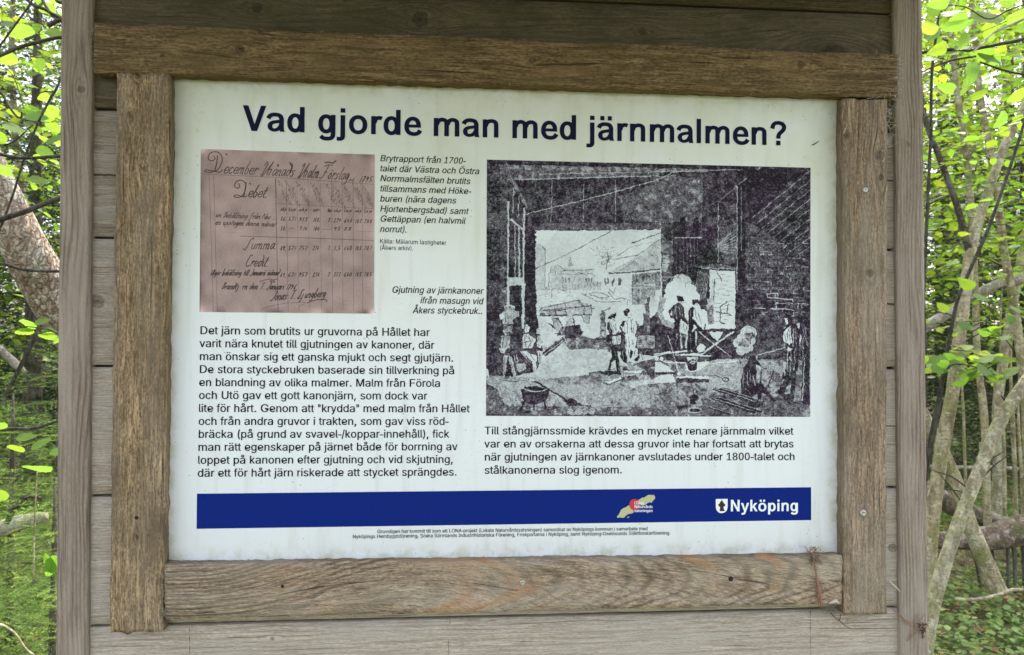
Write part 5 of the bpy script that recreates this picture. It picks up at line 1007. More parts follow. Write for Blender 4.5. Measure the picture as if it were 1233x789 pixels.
# single stroke hand for the rest
HW = {'e': [[(0, .45), (.5, .55), (.45, .95), (.1, .9), (0, .3), (.3, 0), (.6, .2)]], 'c': [[(.5, .85), (.2, 1), (0, .4), (.25, 0), (.55, .2)]], 'm': [[(0, 1), (.05, 0)], [(.05, .7), (.3, 1), (.4, .6), (.4, 0)], [(.4, .7), (.65, 1), (.75, .6), (.75, 0), (.9, .1)]],
      'n': [[(0, 1), (.05, 0)], [(.05, .7), (.35, 1), (.45, .6), (.45, 0), (.6, .1)]], 'b': [[(.15, 2.1), (.0, .6), (.1, 0), (.4, .1), (.45, .7), (.15, .9)]], 'r': [[(0, 1), (.05, 0)], [(.05, .6), (.25, 1), (.45, .9)]], 'å': [[(.5, .9), (.2, 1), (0, .4), (.2, 0), (.45, .5), (.5, 1), (.5, .2), (.65, .05)], [(.3, 1.5), (.4, 1.7), (.25, 1.75), (.3, 1.5)]],
      'a': [[(.5, .9), (.2, 1), (0, .4), (.2, 0), (.45, .5), (.5, 1), (.5, .2), (.65, .05)]], 'd': [[(.5, .8), (.2, 1), (0, .4), (.2, 0), (.45, .4), (.55, 1.4), (.3, 2.0)]], 's': [[(.45, 1), (.1, .8), (.4, .4), (.2, 0), (0, .1)]], 'l': [[(.2, 2), (.05, .6), (.15, 0), (.35, .1)]],
      'h': [[(.2, 2), (.0, .6), (0, 0)], [(0, .6), (.3, 1), (.4, .5), (.35, 0), (.5, .05)]], 'k': [[(.2, 2), (.0, .6), (0, 0)], [(.4, .9), (.05, .5), (.45, 0)]], 'u': [[(0, 1), (.05, .1), (.35, .1), (.45, 1), (.45, .1), (.6, .05)]], 'i': [[(.1, 1), (.05, .1), (.25, .05)], [(.15, 1.5), (.2, 1.55)]], 't': [[(.2, 1.7), (.05, .2), (.3, .05)], [(-.1, 1.1), (.4, 1.15)]],
      'f': [[(.5, 2), (.25, 1.8), (.0, -.8)], [(-.05, .9), (.3, .95)]], 'ö': [[(.2, 1), (0, .4), (.2, 0), (.5, .4), (.3, 1), (.2, .95)], [(.15, 1.4), (.2, 1.45)], [(.4, 1.4), (.45, 1.45)]], 'o': [[(.2, 1), (0, .4), (.2, 0), (.5, .4), (.3, 1), (.2, .95)]], 'g': [[(.5, .9), (.2, 1), (0, .4), (.2, .1), (.5, .9), (.4, -.6), (0, -.7)]],
      'v': [[(0, 1), (.15, 0), (.5, 1)]], 'y': [[(0, 1), (.2, .2), (.45, 1)], [(.45, 1), (.2, -.7), (0, -.6)]], 'p': [[(.1, 1), (-.05, -.8)], [(.1, .8), (.4, 1), (.4, .2), (.1, .1)]],
      'M': [[(-.3, 1.6), (-.1, 2.1), (.1, 1.9), (-.1, 0)], [(.9, 2.2), (.5, 1), (.0, -.2), (-.3, .1)], [(.9, 2.2), (.7, 1), (.75, 0)], [(.75, .9), (1.1, 1), (1.1, 0)]], 'H': [[(-.2, 1.7), (0, 2.1), (.1, 1.9), (-.1, 0)], [(.9, 2.1), (.5, 1), (.2, 0)], [(1.0, 1.9), (.9, 0), (1.1, .1)]],
      'F': [[(-.1, 2.0), (.5, 2.3), (1.3, 2.2)], [(.6, 2.2), (.4, .5), (0, 0), (-.2, .2)], [(.2, 1.1), (.8, 1.1)]], 'S': [[(.7, 2), (.35, 1.8), (.3, .8), (.1, -.1), (-.3, .1)], [(.7, 2), (.8, 1.7)]], 'C': [[(.6, 1.9), (.2, 2), (0, .7), (.3, 0), (.7, .3)]], 'B': [[(.2, 2), (0, 0)], [(0, 1.9), (.5, 1.8), (.2, 1.1), (.6, .6), (0, 0)]],
      'J': [[(.2, 2.1), (.6, 1.9), (.4, .4), (0, -.2), (-.2, .1)]], 'N': [[(-.2, 0), (.1, 1.9), (.6, 0), (.9, 2)]], 'U': [[(0, 1.8), (.05, .2), (.5, .1), (.7, 1.9), (.65, 0)]], 'L': [[(.6, 2), (.2, 1.8), (.25, .6), (-.1, 0), (.7, .05)]], 'j': [[(.15, 1), (.1, -.6), (-.2, -.7)]], 'T': [[(0, 1.9), (.9, 2)], [(.5, 2), (.3, 0)]], '1': [[(.25, 1.5), (.1, 0)]], '2': [[(0, 1.2), (.3, 1.5), (.4, 1.1), (0, 0), (.5, .05)]], '3': [[(.05, 1.4), (.4, 1.4), (.15, .8), (.4, .3), (0, 0)]], '4': [[(.3, 1.5), (0, .5), (.5, .5)], [(.4, .9), (.3, 0)]], '5': [[(.45, 1.5), (.1, 1.4), (.1, .8), (.4, .5), (0, 0)]],
      '6': [[(.4, 1.5), (.05, .6), (.2, 0), (.4, .4), (.1, .6)]], '7': [[(0, 1.4), (.45, 1.4), (.15, 0)]], '8': [[(.35, 1.4), (.05, 1.1), (.4, .4), (.15, 0), (.05, .4), (.4, 1.2)]], '9': [[(.4, 1.2), (.1, 1.4), (.1, .8), (.4, 1.1), (.15, 0)]], '0': [[(.25, 1.5), (0, .7), (.2, 0), (.45, .8), (.25, 1.5)]], '.': [[(0, .05), (.08, 0)]], ',': [[(.05, .1), (0, -.3)]], '-': [[(0, .5), (.5, .5)]]}
def hand(s, p0, p1, xh, w=.7, a=.8, sl=.42, fill=1.):
    w *= 1.05; a = min(1, a * 1.0)
    adv = {'m': 1.05, 'M': 1.5, 'H': 1.5, 'F': 1.35, 'S': .9, 'C': .9, 'T': 1., ' ': .6, '.': .3, ',': .3, 'i': .4, 'l': .45, 't': .5, 'r': .55, '1': .45}
    tot = sum(adv.get(c, .72) for c in s); A_, Bb = np.array(p0, float), np.array(p1, float); ex = (Bb - A_) / tot; x = 0.
    u = np.linalg.norm(ex)
    for c in s:
        for st in HW.get(c, []):
            pts = [A_ + ex * (x + px_ * .95) + np.array([sl * py_ * xh, -py_ * xh]) + rg.normal(size=2) * .12 for px_, py_ in st]
            ww = w * (1 + .4 * rg.random()); (Lg.curve if len(pts) > 2 else Lg.line)(pts, ww, 1., a)
        x += adv.get(c, .72)
hand('ecember', k1((255, 295))[0], k1((600, 310))[0], 7.6, .8); hand('-', k1((610, 275))[0], k1((625, 275))[0], 4)
hand('Månads', k1((660, 315))[0], k2((75, 330))[0], 7.4, .8); hand('Malm', k2((130, 335))[0], k2((330, 345))[0], 7.6, .8); hand('Förslag', k2((350, 350))[0], k2((650, 365))[0], 7.2, .8)
L(k2((30, 185), (50, 230), (30, 290)), 1.8); L(k2((400, 185), (440, 178), (480, 188), (515, 165)), 1.5); hand('på', k2((655, 378))[0], k2((710, 382))[0], 2.4, .5, .6); hand('1795.', k2((765, 388))[0], k2((925, 392))[0], 4.6, .8)
hand('ebet.', k1((510, 545))[0], k1((715, 552))[0], 7.0, .95); L(k1((525, 400), (540, 415)), 1.1)
hand('Summa.', k3((360, 262))[0], k3((610, 262))[0], 6.4, .75); hand('Credit.', k3((365, 400))[0], k3((545, 402))[0], 6.6, .95)
hand('en Behållning från Nov', k1((175, 760))[0], k1((750, 780))[0], 3.3, .6, .75); hand('en upptagen denna månad', k3((130, 70))[0], k3((600, 85))[0], 3.3, .6, .75)
hand('Utgör behållning till Januarii månad', k3((95, 470))[0], k3((630, 470))[0], 3.5, .7, .85)
hand('Brandtjärn den T. Januari 1796', k3((185, 580))[0], k4((75, 582))[0], 3.9, .75, .85); hand('Jonas T. Ljungberg', k3((570, 668))[0], k4((310, 640))[0], 5.2, .8, .9)
L(k4((165, 690), (240, 665), (315, 665), (318, 680)), 1.0); L(k3((490, 745), (560, 715), (640, 700)) + k4((10, 690), (130, 685), (145, 692), (100, 715)), .6, .6); L(k3((480, 520), (560, 500), (600, 525), (560, 515), (620, 500)), .9)
cols = [(376, 402), (411, 445), (458, 497), (520, 550), (585, 600), (612, 645), (658, 695), (707, 738), (746, 785)]
rows = [(0, 300, 310, ['Skp', 'Lsp', 'Skp', 'mkr', 'lisp', 'Skp', 'Lsp', 'Skp', 'Lsp'], 3.2), (1, 345, 358, ['36.', '571', '933', '160.', '7.', '279', '640', '183', '788'], 4.4), (2, 388, 390, ['50.', '', '714', '104', '', '93', '88', '', ''], 4.2),
        (3, 475, 476, ['89,', '571', '757', '274.', '7.', '3,5', '660', '183', '787'], 4.6), (4, 593, 592, ['69,', '671', '957', '274', '7.', '353', '640', '183', '785'], 4.6)]
for _, ya, yb, tx, xh in rows:
    for (x0_, x1_), s_ in zip(cols, tx):
        if s_:
            y = ya + (yb - ya) * (x0_ - 376) / 400 + 6; hand(s_.lower() if not s_[0].isdigit() else s_, k0((x0_, y))[0], k0((x1_, y))[0], xh / (1.45 if s_[0].isdigit() else 1.8), .62, .75, .25)
# slanted column heads
for q, (x0_, x1_) in enumerate(cols):
    for r_ in range(5):
        x = x0_ - 14 + r_ * 7; y = 180 + r_ * 18 + q * 2
        for s_ in range(8): 
            if x + s_ * 5 < 790: S1(k0((x + s_ * 5, y + s_ * 5), (x + s_ * 5 + rg.integers(-3, 7), y + s_ * 5 - rg.integers(2, 12))), .6 + .5 * rg.random(), .25 + .5 * rg.random())
inkL = Lg.a; H_, W_ = inkL.shape; Yg, Xg = np.mgrid[0:H_, 0:W_]
base = np.array([.37, .27, .25]); n3 = blur(rg.normal(size=(H_, W_)), 2); n3 /= n3.std(); n4 = blur(blur(rg.normal(size=(H_, W_)), 25), 18); n4 /= n4.std()
pap = base * (1 + .045 * n3 +   .09 * n4)[..., None]; pap = pap * (1 - .25 * np.exp(-Xg / 18.))[..., None]
pap *= (1 - .3 * ((Xg < 5) & (Yg > H_ * .45)))[..., None]
rgbL = pap * (1 - .86 * np.clip(inkL, 0, 1))[..., None] + np.array([.012, .008, .008]) * inkL[..., None]
o = print_sheet('ledger_print', Lg.TL, Lg.TR, Lg.BR, Lg.BL, print_material('ledger_print', rgbL), INKY)
o['label'] = 'brown photograph of a handwritten ore ledger'
# ------------------------------------------------------------------ forest materials
def bark(name, c1, c2, c3, sc=1., plates=False, moss=None):
    k = NT(name); P = k.coord('Object'); x, y, z = k.sep(P)[:3]
    n = k.noise(k.vec(k.math('MULTIPLY', x, 30 * sc), k.math('MULTIPLY', y, 30 * sc), k.math('MULTIPLY', z, 9 * sc)), 1, 5, .65)
    b = k.noise(P, 6 * sc, 3); col = k.mix(k.mapr(n, .38, .62), c1, c2); col = k.mix(k.mapr(b, .5, .68, 0, .8), col, c3)
    h = n
    if plates:
        w1 = k.math('MULTIPLY', k.noise(P, 14, 3, .6), 2.2); w2 = k.math('MULTIPLY', k.noise(P, 17, 3, .6), 2.2)
        v = k.voro(k.vec(k.math('MULTIPLY_ADD', x, 40, w1), k.math('MULTIPLY_ADD', y, 40, w2), k.math('MULTIPLY_ADD', z, 15, w1)), 1., 'DISTANCE_TO_EDGE')
        col = k.mix(k.mapr(v, .0, .16, .55, 0), col, tuple(c * .3 for c in c1)); h = k.math('ADD', k.math('MULTIPLY', k.mapr(v, 0, .2), 1.5), n)
    else:   # lenticel bands
        l = k.noise(k.vec(k.math('MULTIPLY', x, 12 * sc), k.math('MULTIPLY', y, 12 * sc), k.math('MULTIPLY', z, 120 * sc)), 1, 2)
        col = k.mix(k.mapr(l, .6, .7, 0, .6), col, tuple(c * .4 for c in c1))
    if moss: col = k.mix(k.mapr(k.noise(P, 11, 4), .48, .62, 0, .8), col, moss)
    fn = k.noise(P, 90 * sc, 4, .7); col = k.mix(k.mapr(fn, .36, .60, .55, 0), col, tuple(c * .45 for c in c1)); lc = k.noise(P, 26 * sc, 5, .75); col = k.mix(k.mapr(lc, .54, .62, 0, .55), col, tuple(min(1, c * 1.2) for c in c3))
    k.bsdf(col, .85, k.bump(k.math('ADD', h, k.math('MULTIPLY', fn, .6)), .9, .007), 0, .2); return k.m
hazel_bark = bark('hazel_bark', (.20, .16, .09), (.44, .37, .23), (.52, .47, .33), moss=(.26, .25, .10))
grey_bark = bark('grey_bark', (.22, .185, .12), (.50, .44, .30), (.56, .52, .38), moss=(.32, .31, .15))
dark_bark = bark('dark_bark', (.05, .04, .03), (.12, .10, .075), (.16, .15, .12))
twig_bark = bark('twig_bark', (.035, .03, .022), (.075, .065, .05), (.12, .11, .09), 3)
pine_bark = bark('pine_bark', (.28, .19, .145), (.50, .39, .31), (.66, .62, .56), plates=True)
log_bark = bark('log_bark', (.10, .07, .05), (.24, .18, .135), (.36, .31, .26), moss=(.12, .12, .05))
pale_wood = bark('pale_dead_wood', (.24, .20, .165), (.42, .36, .31), (.50, .45, .41), moss=(.26, .26, .15))
def leaf_mat(name, refl, trans, vein=False, trans_w=.5):
    k = NT(name); a = k.n('ShaderNodeAttribute'); a.attribute_name = 'tint'
    s_ = k.sep(a.outputs['Color'])
    var = s_[0]; yel = s_[1]
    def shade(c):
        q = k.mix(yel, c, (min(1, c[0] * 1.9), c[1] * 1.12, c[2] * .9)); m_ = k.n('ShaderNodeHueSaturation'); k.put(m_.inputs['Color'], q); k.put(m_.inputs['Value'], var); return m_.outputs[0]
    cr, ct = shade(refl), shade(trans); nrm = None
    if vein:
        P = k.coord('Object'); x, y, z = k.sep(P)[:3]
        w = k.math('ABSOLUTE', k.math('SINE', k.math('MULTIPLY', k.math('MULTIPLY_ADD', k.math('ABSOLUTE', y), -.9, x), 430.)))
        mid = k.mapr(k.math('ABSOLUTE', y), .0004, .0016, 1, 0); vn = k.math('MAXIMUM', k.mapr(w, .0, .3, .9, 0), mid)
        cr = k.mix(vn, cr, tuple(min(1, c * 1.9) for c in refl)); ct = k.mix(k.math('MULTIPLY', vn, .85), ct, tuple(c * .45 for c in trans)); nrm = k.bump(w, .5, .0006)
    d = k.n('ShaderNodeBsdfPrincipled'); k.put(d.inputs['Base Color'], cr); d.inputs['Roughness'].default_value = .5; d.inputs['Specular IOR Level'].default_value = .35; k.put(d.inputs['Normal'], nrm)
    t = k.n('ShaderNodeBsdfTranslucent'); k.put(t.inputs[0], ct)
    mx = k.n('ShaderNodeMixShader'); mx.inputs[0].default_value = trans_w
    k.t.links.new(d.outputs[0], mx.inputs[1]); k.t.links.new(t.outputs[0], mx.inputs[2]); k.t.links.new(mx.outputs[0], k.out.inputs[0])
    return k.m
LEAF = leaf_mat('hazel_leaf', (.09, .18, .025), (.27, .51, .045))
LEAFV = leaf_mat('hazel_leaf_veined', (.09, .18, .03), (.27, .51, .05), vein=True)
HERB = leaf_mat('herb_leaf', (.15, .27, .08), (.32, .52, .12), trans_w=.4)
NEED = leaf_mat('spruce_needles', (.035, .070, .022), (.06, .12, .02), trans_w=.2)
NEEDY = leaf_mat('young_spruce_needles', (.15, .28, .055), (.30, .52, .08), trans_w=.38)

# ------------------------------------------------------------------ leaves in bulk
LB = np.array([(0, 0, 0), (.18, .27, .03), (.52, .40, .05), (.83, .24, .02), (1.02, 0, -.05), (.83, -.24, .02), (.52, -.40, .05), (.18, -.27, .03), (.5, 0, -.03)])
LF = np.array([(i, (i + 1) % 8, 8) for i in range(8)])
LB4 = np.array([(0, 0, 0), (.45, .36, .05), (1, 0, -.04), (.45, -.36, .05)]); LF4 = np.array([(0, 1, 2), (0, 2, 3)])
def unit(a): return a / (np.linalg.norm(a, axis=-1, keepdims=True) + 1e-9)
def scatter_leaves(pos, d, nrm, size, tint, hi=True):
    """numpy: one mesh's verts/faces/colours for many leaves"""
    B, F = (LB, LF) if hi else (LB4, LF4)
    d = unit(d); s = unit(np.cross(nrm, d)); n = np.cross(d, s)
    V = pos[:, None] + size[:, None, None] * (B[None, :, 0, None] * d[:, None] + B[None, :, 1, None] * s[:, None] + B[None, :, 2, None] * n[:, None])
    k = len(B); Fs = F[None] + (np.arange(len(pos)) * k)[:, None, None]
    return V.reshape(-1, 3), Fs.reshape(-1, 3), np.repeat(tint, k, 0)
def sprays(g, C, per=8, step=.045, size=.065, droop=.25, yel=.35, dirs=None):
    """twiglets at centres C carrying alternate leaves held near the horizontal"""
    n = len(C); az = g.uniform(0, 2 * math.pi, n); D = np.c_[np.cos(az), np.sin(az), g.uniform(-droop, .12, n)]
    if dirs is not None: D = dirs + g.normal(size=(n, 3)) * .25
    D = unit(D); pos = []; d = []; nn = []; sz = []; ti = []
    tv = g.uniform(.55, 1.2, n); ty = g.uniform(0, yel * 2, n)
    side = unit(np.cross(D, np.array([0, 0, 1.])))
    for j in range(per):
        q = (-1) ** j; p = C + D * step * j + g.normal(size=(n, 3)) * .008 + np.array([0, 0, -.0006 * j * j])
        dd = D * .55 + side * q * .9 + np.array([0, 0, -.25]) + g.normal(size=(n, 3)) * .28
        if j == per - 1: dd = D + g.normal(size=(n, 3)) * .2
        up = np.array([0, 0, 1.]) + g.normal(size=(n, 3)) * .38
        pos.append(p); d.append(dd); nn.append(up); sz.append(size * g.uniform(.55, 1.15, n) * (1. if j else .7)); ti.append(np.c_[tv * g.uniform(.85, 1.15, n), np.clip(ty + g.normal(size=n) * .15, 0, 1), np.zeros(n)])
    sprays.D = D
    return [np.concatenate(x) for x in (pos, d, nn, sz, ti)]
def twiglets(C, D, length, w=.0011):
    n = len(C); D = unit(D); s_ = unit(np.cross(D, np.array([0, 0, 1.]))); u_ = np.cross(D, s_); A_ = C - D * .06; B2 = C + D * length + np.array([0, 0, -.01]); V = []
    for k_ in range(3): a_q = k_ * 2.094; o_ = (s_ * math.cos(a_q) + u_ * math.sin(a_q)) * w; V += [A_ + o_ * 1.6, B2 + o_ * .5]
    V = np.stack(V, 1).reshape(-1, 3); F = np.array([(0, 2, 3, 1), (2, 4, 5, 3), (4, 0, 1, 5)]); return V, (F[None] + (np.arange(n) * 6)[:, None, None]).reshape(-1, 4)
def gy(px, py):                                  # depth at which the ground is seen at this photo pixel
    d = RM.T @ np.array([(px - 616.5) / CF, (py - 394.5) / CF, 1.0]); return CC[1] - CC[2] * d[1] / d[2]
def terrain(x, y):
    r = np.hypot(x, y); w = np.clip((r - 4) / 6, 0, 1)
    return w * (.10 * np.sin(x * .55 + 1) + .08 * np.sin(y * .7 + x * .3) + .02 * np.maximum(0, y - 8)) + .015 * np.sin(x * 3.1) * np.cos(y * 2.7)

# ------------------------------------------------------------------ ground
k = NT('forest_floor'); P = k.coord('Object')
n1 = k.noise(P, .9, 4, .6); n2 = k.noise(P, 14, 5, .7); n3 = k.voro(P, 38.)
col = k.mix(k.mapr(n2, .35, .65), (.055, .042, .025), (.15, .115, .07)); col = k.mix(k.mapr(n1, .42, .6, 0, .75), col, (.06, .11, .028)); col = k.mix(k.mapr(n3, .1, .4, .3, 0), col, (.22, .17, .11))
k.bsdf(col, .95, k.bump(n2, .8, .02), 0, .1); floor_m = k.m
rr = np.r_[0, np.geomspace(.8, 220, 70)]; th = np.linspace(0, 2 * math.pi, 97)[:-1]
X = rr[:, None] * np.cos(th); Y = rr[:, None] * np.sin(th) + 1; Z = terrain(X, Y)
V = np.stack([X, Y, Z], -1).reshape(-1, 3); idx = np.arange(len(V)).reshape(len(rr), len(th)); a = idx[:-1]; b = idx[1:]
tag(obj('ground', mesh_np('ground', V, [np.stack([a.ravel(), b.ravel(), np.roll(b, -1, 1).ravel(), np.roll(a, -1, 1).ravel()], 1)], [floor_m], True)), kind='structure')

def wedge(g, n, d0, d1, xs=1.15, near=None):
    "random ground points behind the board within what could be seen"
    D = np.sqrt(g.uniform(d0 * d0, d1 * d1, n)); X = g.uniform(-xs, xs, n) * D
    return X, D - .87
g = np.random.default_rng(101)
def ground_plants(name, n, d0, d1, lo, hi_, size, mat, hi, label, lay=1., yel=.3, seed=0, vmin=.6):
    g = np.random.default_rng(seed); X, Y = wedge(g, n, d0, d1)
    den = np.sin(X * 2.1 + np.sin(Y * 1.3) * 2) + np.sin(Y * 2.3 + X); keep = g.random(n) < np.clip(.75 + .35 * den, .15, 1); X, Y = X[keep], Y[keep]; n = len(X)
    h = g.uniform(lo, hi_, n); C = np.c_[X, Y, terrain(X, Y) + h]; L = 5; pos = []; d = []; nn = []; sz = []; ti = []
    t0 = g.uniform(vmin, 1.15, n); y0 = g.uniform(0, yel * 2, n)
    for j in range(L):
        az = g.uniform(0, 6.28, n); dd = np.c_[np.cos(az), np.sin(az), g.uniform(-.35, .35, n)]
        pos.append(C + dd * .006 + np.c_[np.zeros(n), np.zeros(n), -h * .12 * j]); d.append(dd); nn.append(np.array([0, 0, 1.]) + g.normal(size=(n, 3)) * .3); sz.append(size * g.uniform(.5, 1.2, n)); ti.append(np.c_[t0 * g.uniform(.85, 1.1, n), y0, y0 * 0])
    V, F, T_ = scatter_leaves(*[np.concatenate(q) for q in (pos, d, nn, sz)], np.concatenate(ti), hi)
    return tag(obj(name, mesh_np(name, V, F, [mat], False, T_)), kind='stuff')
ground_plants('ground_cover', 22000, 2.3, 6.5, .02, .13, .034, HERB, True, '', seed=1)
ground_plants('ground_cover', 7000, 6.0, 16, .03, .22, .075, HERB, False, '', seed=2)
ground_plants('ground_cover', 3500, .5, 2.6, .02, .10, .034, HERB, True, '', seed=6)
ground_plants('wood_sorrel', 11000, 2.0, 5.5, .01, .07, .022, HERB, False, '', seed=3, yel=.5)
lit = leaf_mat('leaf_litter', (.23, .15, .085), (.2, .13, .06), trans_w=.1)
X, Y = wedge(g, 5200, 2., 9.); n = len(X); az = g.uniform(0, 6.28, n)
V, F, T_ = scatter_leaves(np.c_[X, Y, terrain(X, Y) + .012], np.c_[np.cos(az), np.sin(az), g.normal(size=n) * .25], np.array([0, 0, 1.]) + g.normal(size=(n, 3)) * .3, g.uniform(.02, .06, n), np.c_[g.uniform(.5, 1.5, n), g.uniform(0, .5, n), az * 0], False)
tag(obj('leaf_litter', mesh_np('leaf_litter', V, F, [lit], False, T_)), kind='stuff')

# ------------------------------------------------------------------ stems placed where they stand
def stem(thing_, name, mat, pts, Ys, widths, sides=10, wob=.12, seed=0, base=None):
    """pts photo px, Ys depth per point, widths px"""
    if np.isscalar(Ys): Ys = [Ys] * len(pts)
    P = [np.array(at(px, py, y)) for (px, py), y in zip(pts, Ys)]; Rr = [w * px_size(y) / 2 for w, y in zip(widths, Ys)]
    b = MB(); tube(b, P, Rr, sides, 6 * len(P), wob, seed)
    return obj(name, b.mesh(name, [mat], True), thing_)
def crown(thing_, seed, boxes, size=.065, per=8, step=.045, yel=.35, hi=True, mat=None, droop=.25):
    "leaf sprays; boxes: (px0,py0,px1,py1,y0,y1,n)"
    g = np.random.default_rng(seed); C = []
    for px0, py0, px1, py1, y0, y1, n in boxes:
        for _ in range(n):
            y = g.uniform(y0, y1); p = at(g.uniform(px0, px1), g.uniform(py0, py1), y)
            if p.z > .12: C.append(p)
    pos, d, nn, sz, ti = sprays(g, np.array(C), per, step, size, droop, yel)
    V, F, T_ = scatter_leaves(pos, d, nn, sz, ti, hi)
    tV, tF = twiglets(np.array(C), sprays.D, step * per); w_ = obj('twiglets', mesh_np('twiglets', tV, tF, [twig_bark]), thing_); w_['kind'] = 'stuff'
    o = obj('crown', mesh_np('crown', V, F, [mat or LEAF], False, T_), thing_); o['kind'] = 'stuff'; return o

# --- right: hazel clumps
t = tag(empty('hazel_tree', at(1119, 735, 1.9) * 1), 'forked hazel trunk right of the board, its two limbs spreading in a wide V', 'tree')
t.location = (0, 0, 0)
S1m = hazel_bark
stem(t, 'trunk', S1m, [(1113, 760), (1117, 690), (1123, 620), (1131, 560), (1140, 510), (1148, 465), (1156, 400), (1163, 345), (1169, 300)], 1.95, [20.5, 19.0, 17.5, 16.7, 16.0, 15.2, 14.4, 13.7, 13.7], 12, .10, 1)
stem(t, 'limb', dark_bark, [(1168, 308), (1158, 268), (1147, 232), (1132, 192), (1116, 150), (1108, 110), (1098, 30), (1090, -80)], 1.95, [9.3, 8.1, 7.6, 7.2, 6.8, 6.8, 6.0, 5.1], 8, .1, 2)
stem(t, 'limb', grey_bark, [(1166, 315), (1178, 268), (1193, 222), (1210, 175), (1228, 138), (1250, 95), (1290, 0), (1340, -120)], 1.96, [11.7, 11.3, 10.9, 10.1, 9.4, 8.6, 7.0, 5.5], 8, .1, 3)
crown(t, 31, [(1060, -150, 1330, 150, 1.7, 3.2, 90), (1090, 150, 1300, 330, 1.7, 3.0, 42), (1100, 330, 1300, 470, 1.9, 3.2, 12)], .045, 7, .033)
t = tag(empty('hazel_tree'), 'leaning pale hazel stem that crosses low to the right of the board', 'tree')
stem(t, 'trunk', grey_bark, [(1112, 790), (1122, 735), (1138, 678), (1158, 620), (1176, 575), (1190, 540), (1207, 503), (1232, 465), (1262, 425), (1300, 370), (1340, 300)], 1.7, [19.5, 17.9, 16.4, 15.6, 15.6, 15.6, 15.6, 15.6, 14.0, 11.7, 9.4], 12, .12, 4)
stem(t, 'limb', grey_bark, [(1204, 508), (1200, 470), (1198, 452)], 1.7, [10, 7, 4], 8, .1, 5)
crown(t, 32, [(1240, 120, 1420, 420, 1.4, 2.6, 30)], .055, 7, .04)
t = tag(empty('hazel_tree'), 'thick crooked hazel stem rooted behind the crossing pale stem', 'tree')
stem(t, 'trunk', hazel_bark, [(1098, 470), (1113, 505), (1130, 535), (1150, 580), (1167, 630), (1183, 668), (1196, 700), (1200, 712)], 2.5, [14.8, 16.3, 17.0, 17.8, 18.5, 20.0, 22.2, 25.2], 12, .12, 6)
stem(t, 'limb', hazel_bark, [(1100, 475), (1070, 420), (1040, 330), (1030, 200)], 2.5, [18, 15, 12, 9], 8, .1, 7)
crown(t, 33, [(940, 60, 1150, 330, 2.4, 3.4, 40)], .06, 7, .04)
t = tag(empty('hazel_tree'), 'slender straight hazel stem near the right edge of the photo', 'tree')
stem(t, 'trunk', hazel_bark, [(1236, 680), (1238, 560), (1234, 480), (1227, 410), (1218, 350), (1208, 298), (1202, 240), (1190, 170), (1180, 110), (1172, 20), (1165, -80)], 2.8, [11.9, 11.9, 11.0, 11.0, 10.2, 10.2, 9.3, 8.5, 7.6, 6.8, 6.0], 10, .1, 8)
crown(t, 34, [(1100, -120, 1330, 120, 2.5, 4.0, 80), (1110, 120, 1300, 330, 2.6, 3.8, 60), (1100, 330, 1300, 480, 2.6, 3.8, 12)], .06, 7, .04)
t = tag(empty('grey_tree'), 'grey leaning trunk crossing behind the slender stem at the right edge', 'tree')
stem(t, 'trunk', grey_bark, [(1200, 640), (1202, 560), (1201, 490), (1209, 430), (1219, 370), (1230, 310), (1245, 230), (1270, 110), (1300, -60)], 4.2, [14.4, 12.8, 11.9, 11.9, 11.0, 11.0, 10.2, 9.3, 8.5], 10, .1, 9)
crown(t, 35, [(1100, -100, 1400, 260, 4, 5.5, 150), (1100, 260, 1400, 430, 4, 5.5, 40)], .07, 7, .045)
t = tag(empty('hazel_tree'), 'thin brown hazel pole with a broken stub between the fork and the right edge', 'tree')
stem(t, 'trunk', hazel_bark, [(1190, 650), (1188, 600), (1187, 540), (1184, 490), (1177, 430), (1175, 370), (1173, 320), (1168, 230), (1160, 160), (1150, 90), (1140, -20)], 2.9, [9, 9, 9, 9, 8, 8, 8, 8, 8, 7, 6], 8, .1, 10)
stem(t, 'stub', grey_bark, [(1187, 548), (1184, 541), (1183, 533)], 2.88, [9, 9, 7], 8, .1, 11)
crown(t, 36, [(1110, -80, 1230, 200, 2.8, 4.4, 45)], .06, 7, .04)
sap = tag(empty('sapling'), 'thin dark sapling leaning across the forked hazel trunk', 'sapling')
stem(sap, 'stem', twig_bark, [(1108, 590), (1120, 530), (1132, 470), (1143, 410), (1152, 365), (1168, 325), (1186, 285), (1203, 240), (1220, 190), (1236, 140), (1255, 80), (1280, -10)], 1.45, [5, 5, 4.6, 4.5, 4.3, 4.2, 4.2, 4, 3.8, 3.5, 3, 2.5], 6, .1, 12)
crown(sap, 37, [(1115, 380, 1215, 460, 1.5, 1.8, 7), (1190, -40, 1320, 140, 1.3, 1.9, 8)], .05, 6, .035)
sap = tag(empty('sapling'), 'upright thin sapling just beside the right post', 'sapling')
stem(sap, 'stem', twig_bark, [(1112, 520), (1114, 430), (1112, 360), (1115, 290), (1118, 220), (1121, 160), (1122, 90), (1130, 20), (1140, -60)], 1.6, [4.5, 4.5, 4.2, 4, 4, 3.8, 3.5, 3, 2.5], 6, .1, 13)
crown(sap, 38, [(1112, -60, 1180, 120, 1.5, 1.9, 6), (1112, 420, 1150, 460, 1.5, 1.8, 3)], .048, 6, .034)
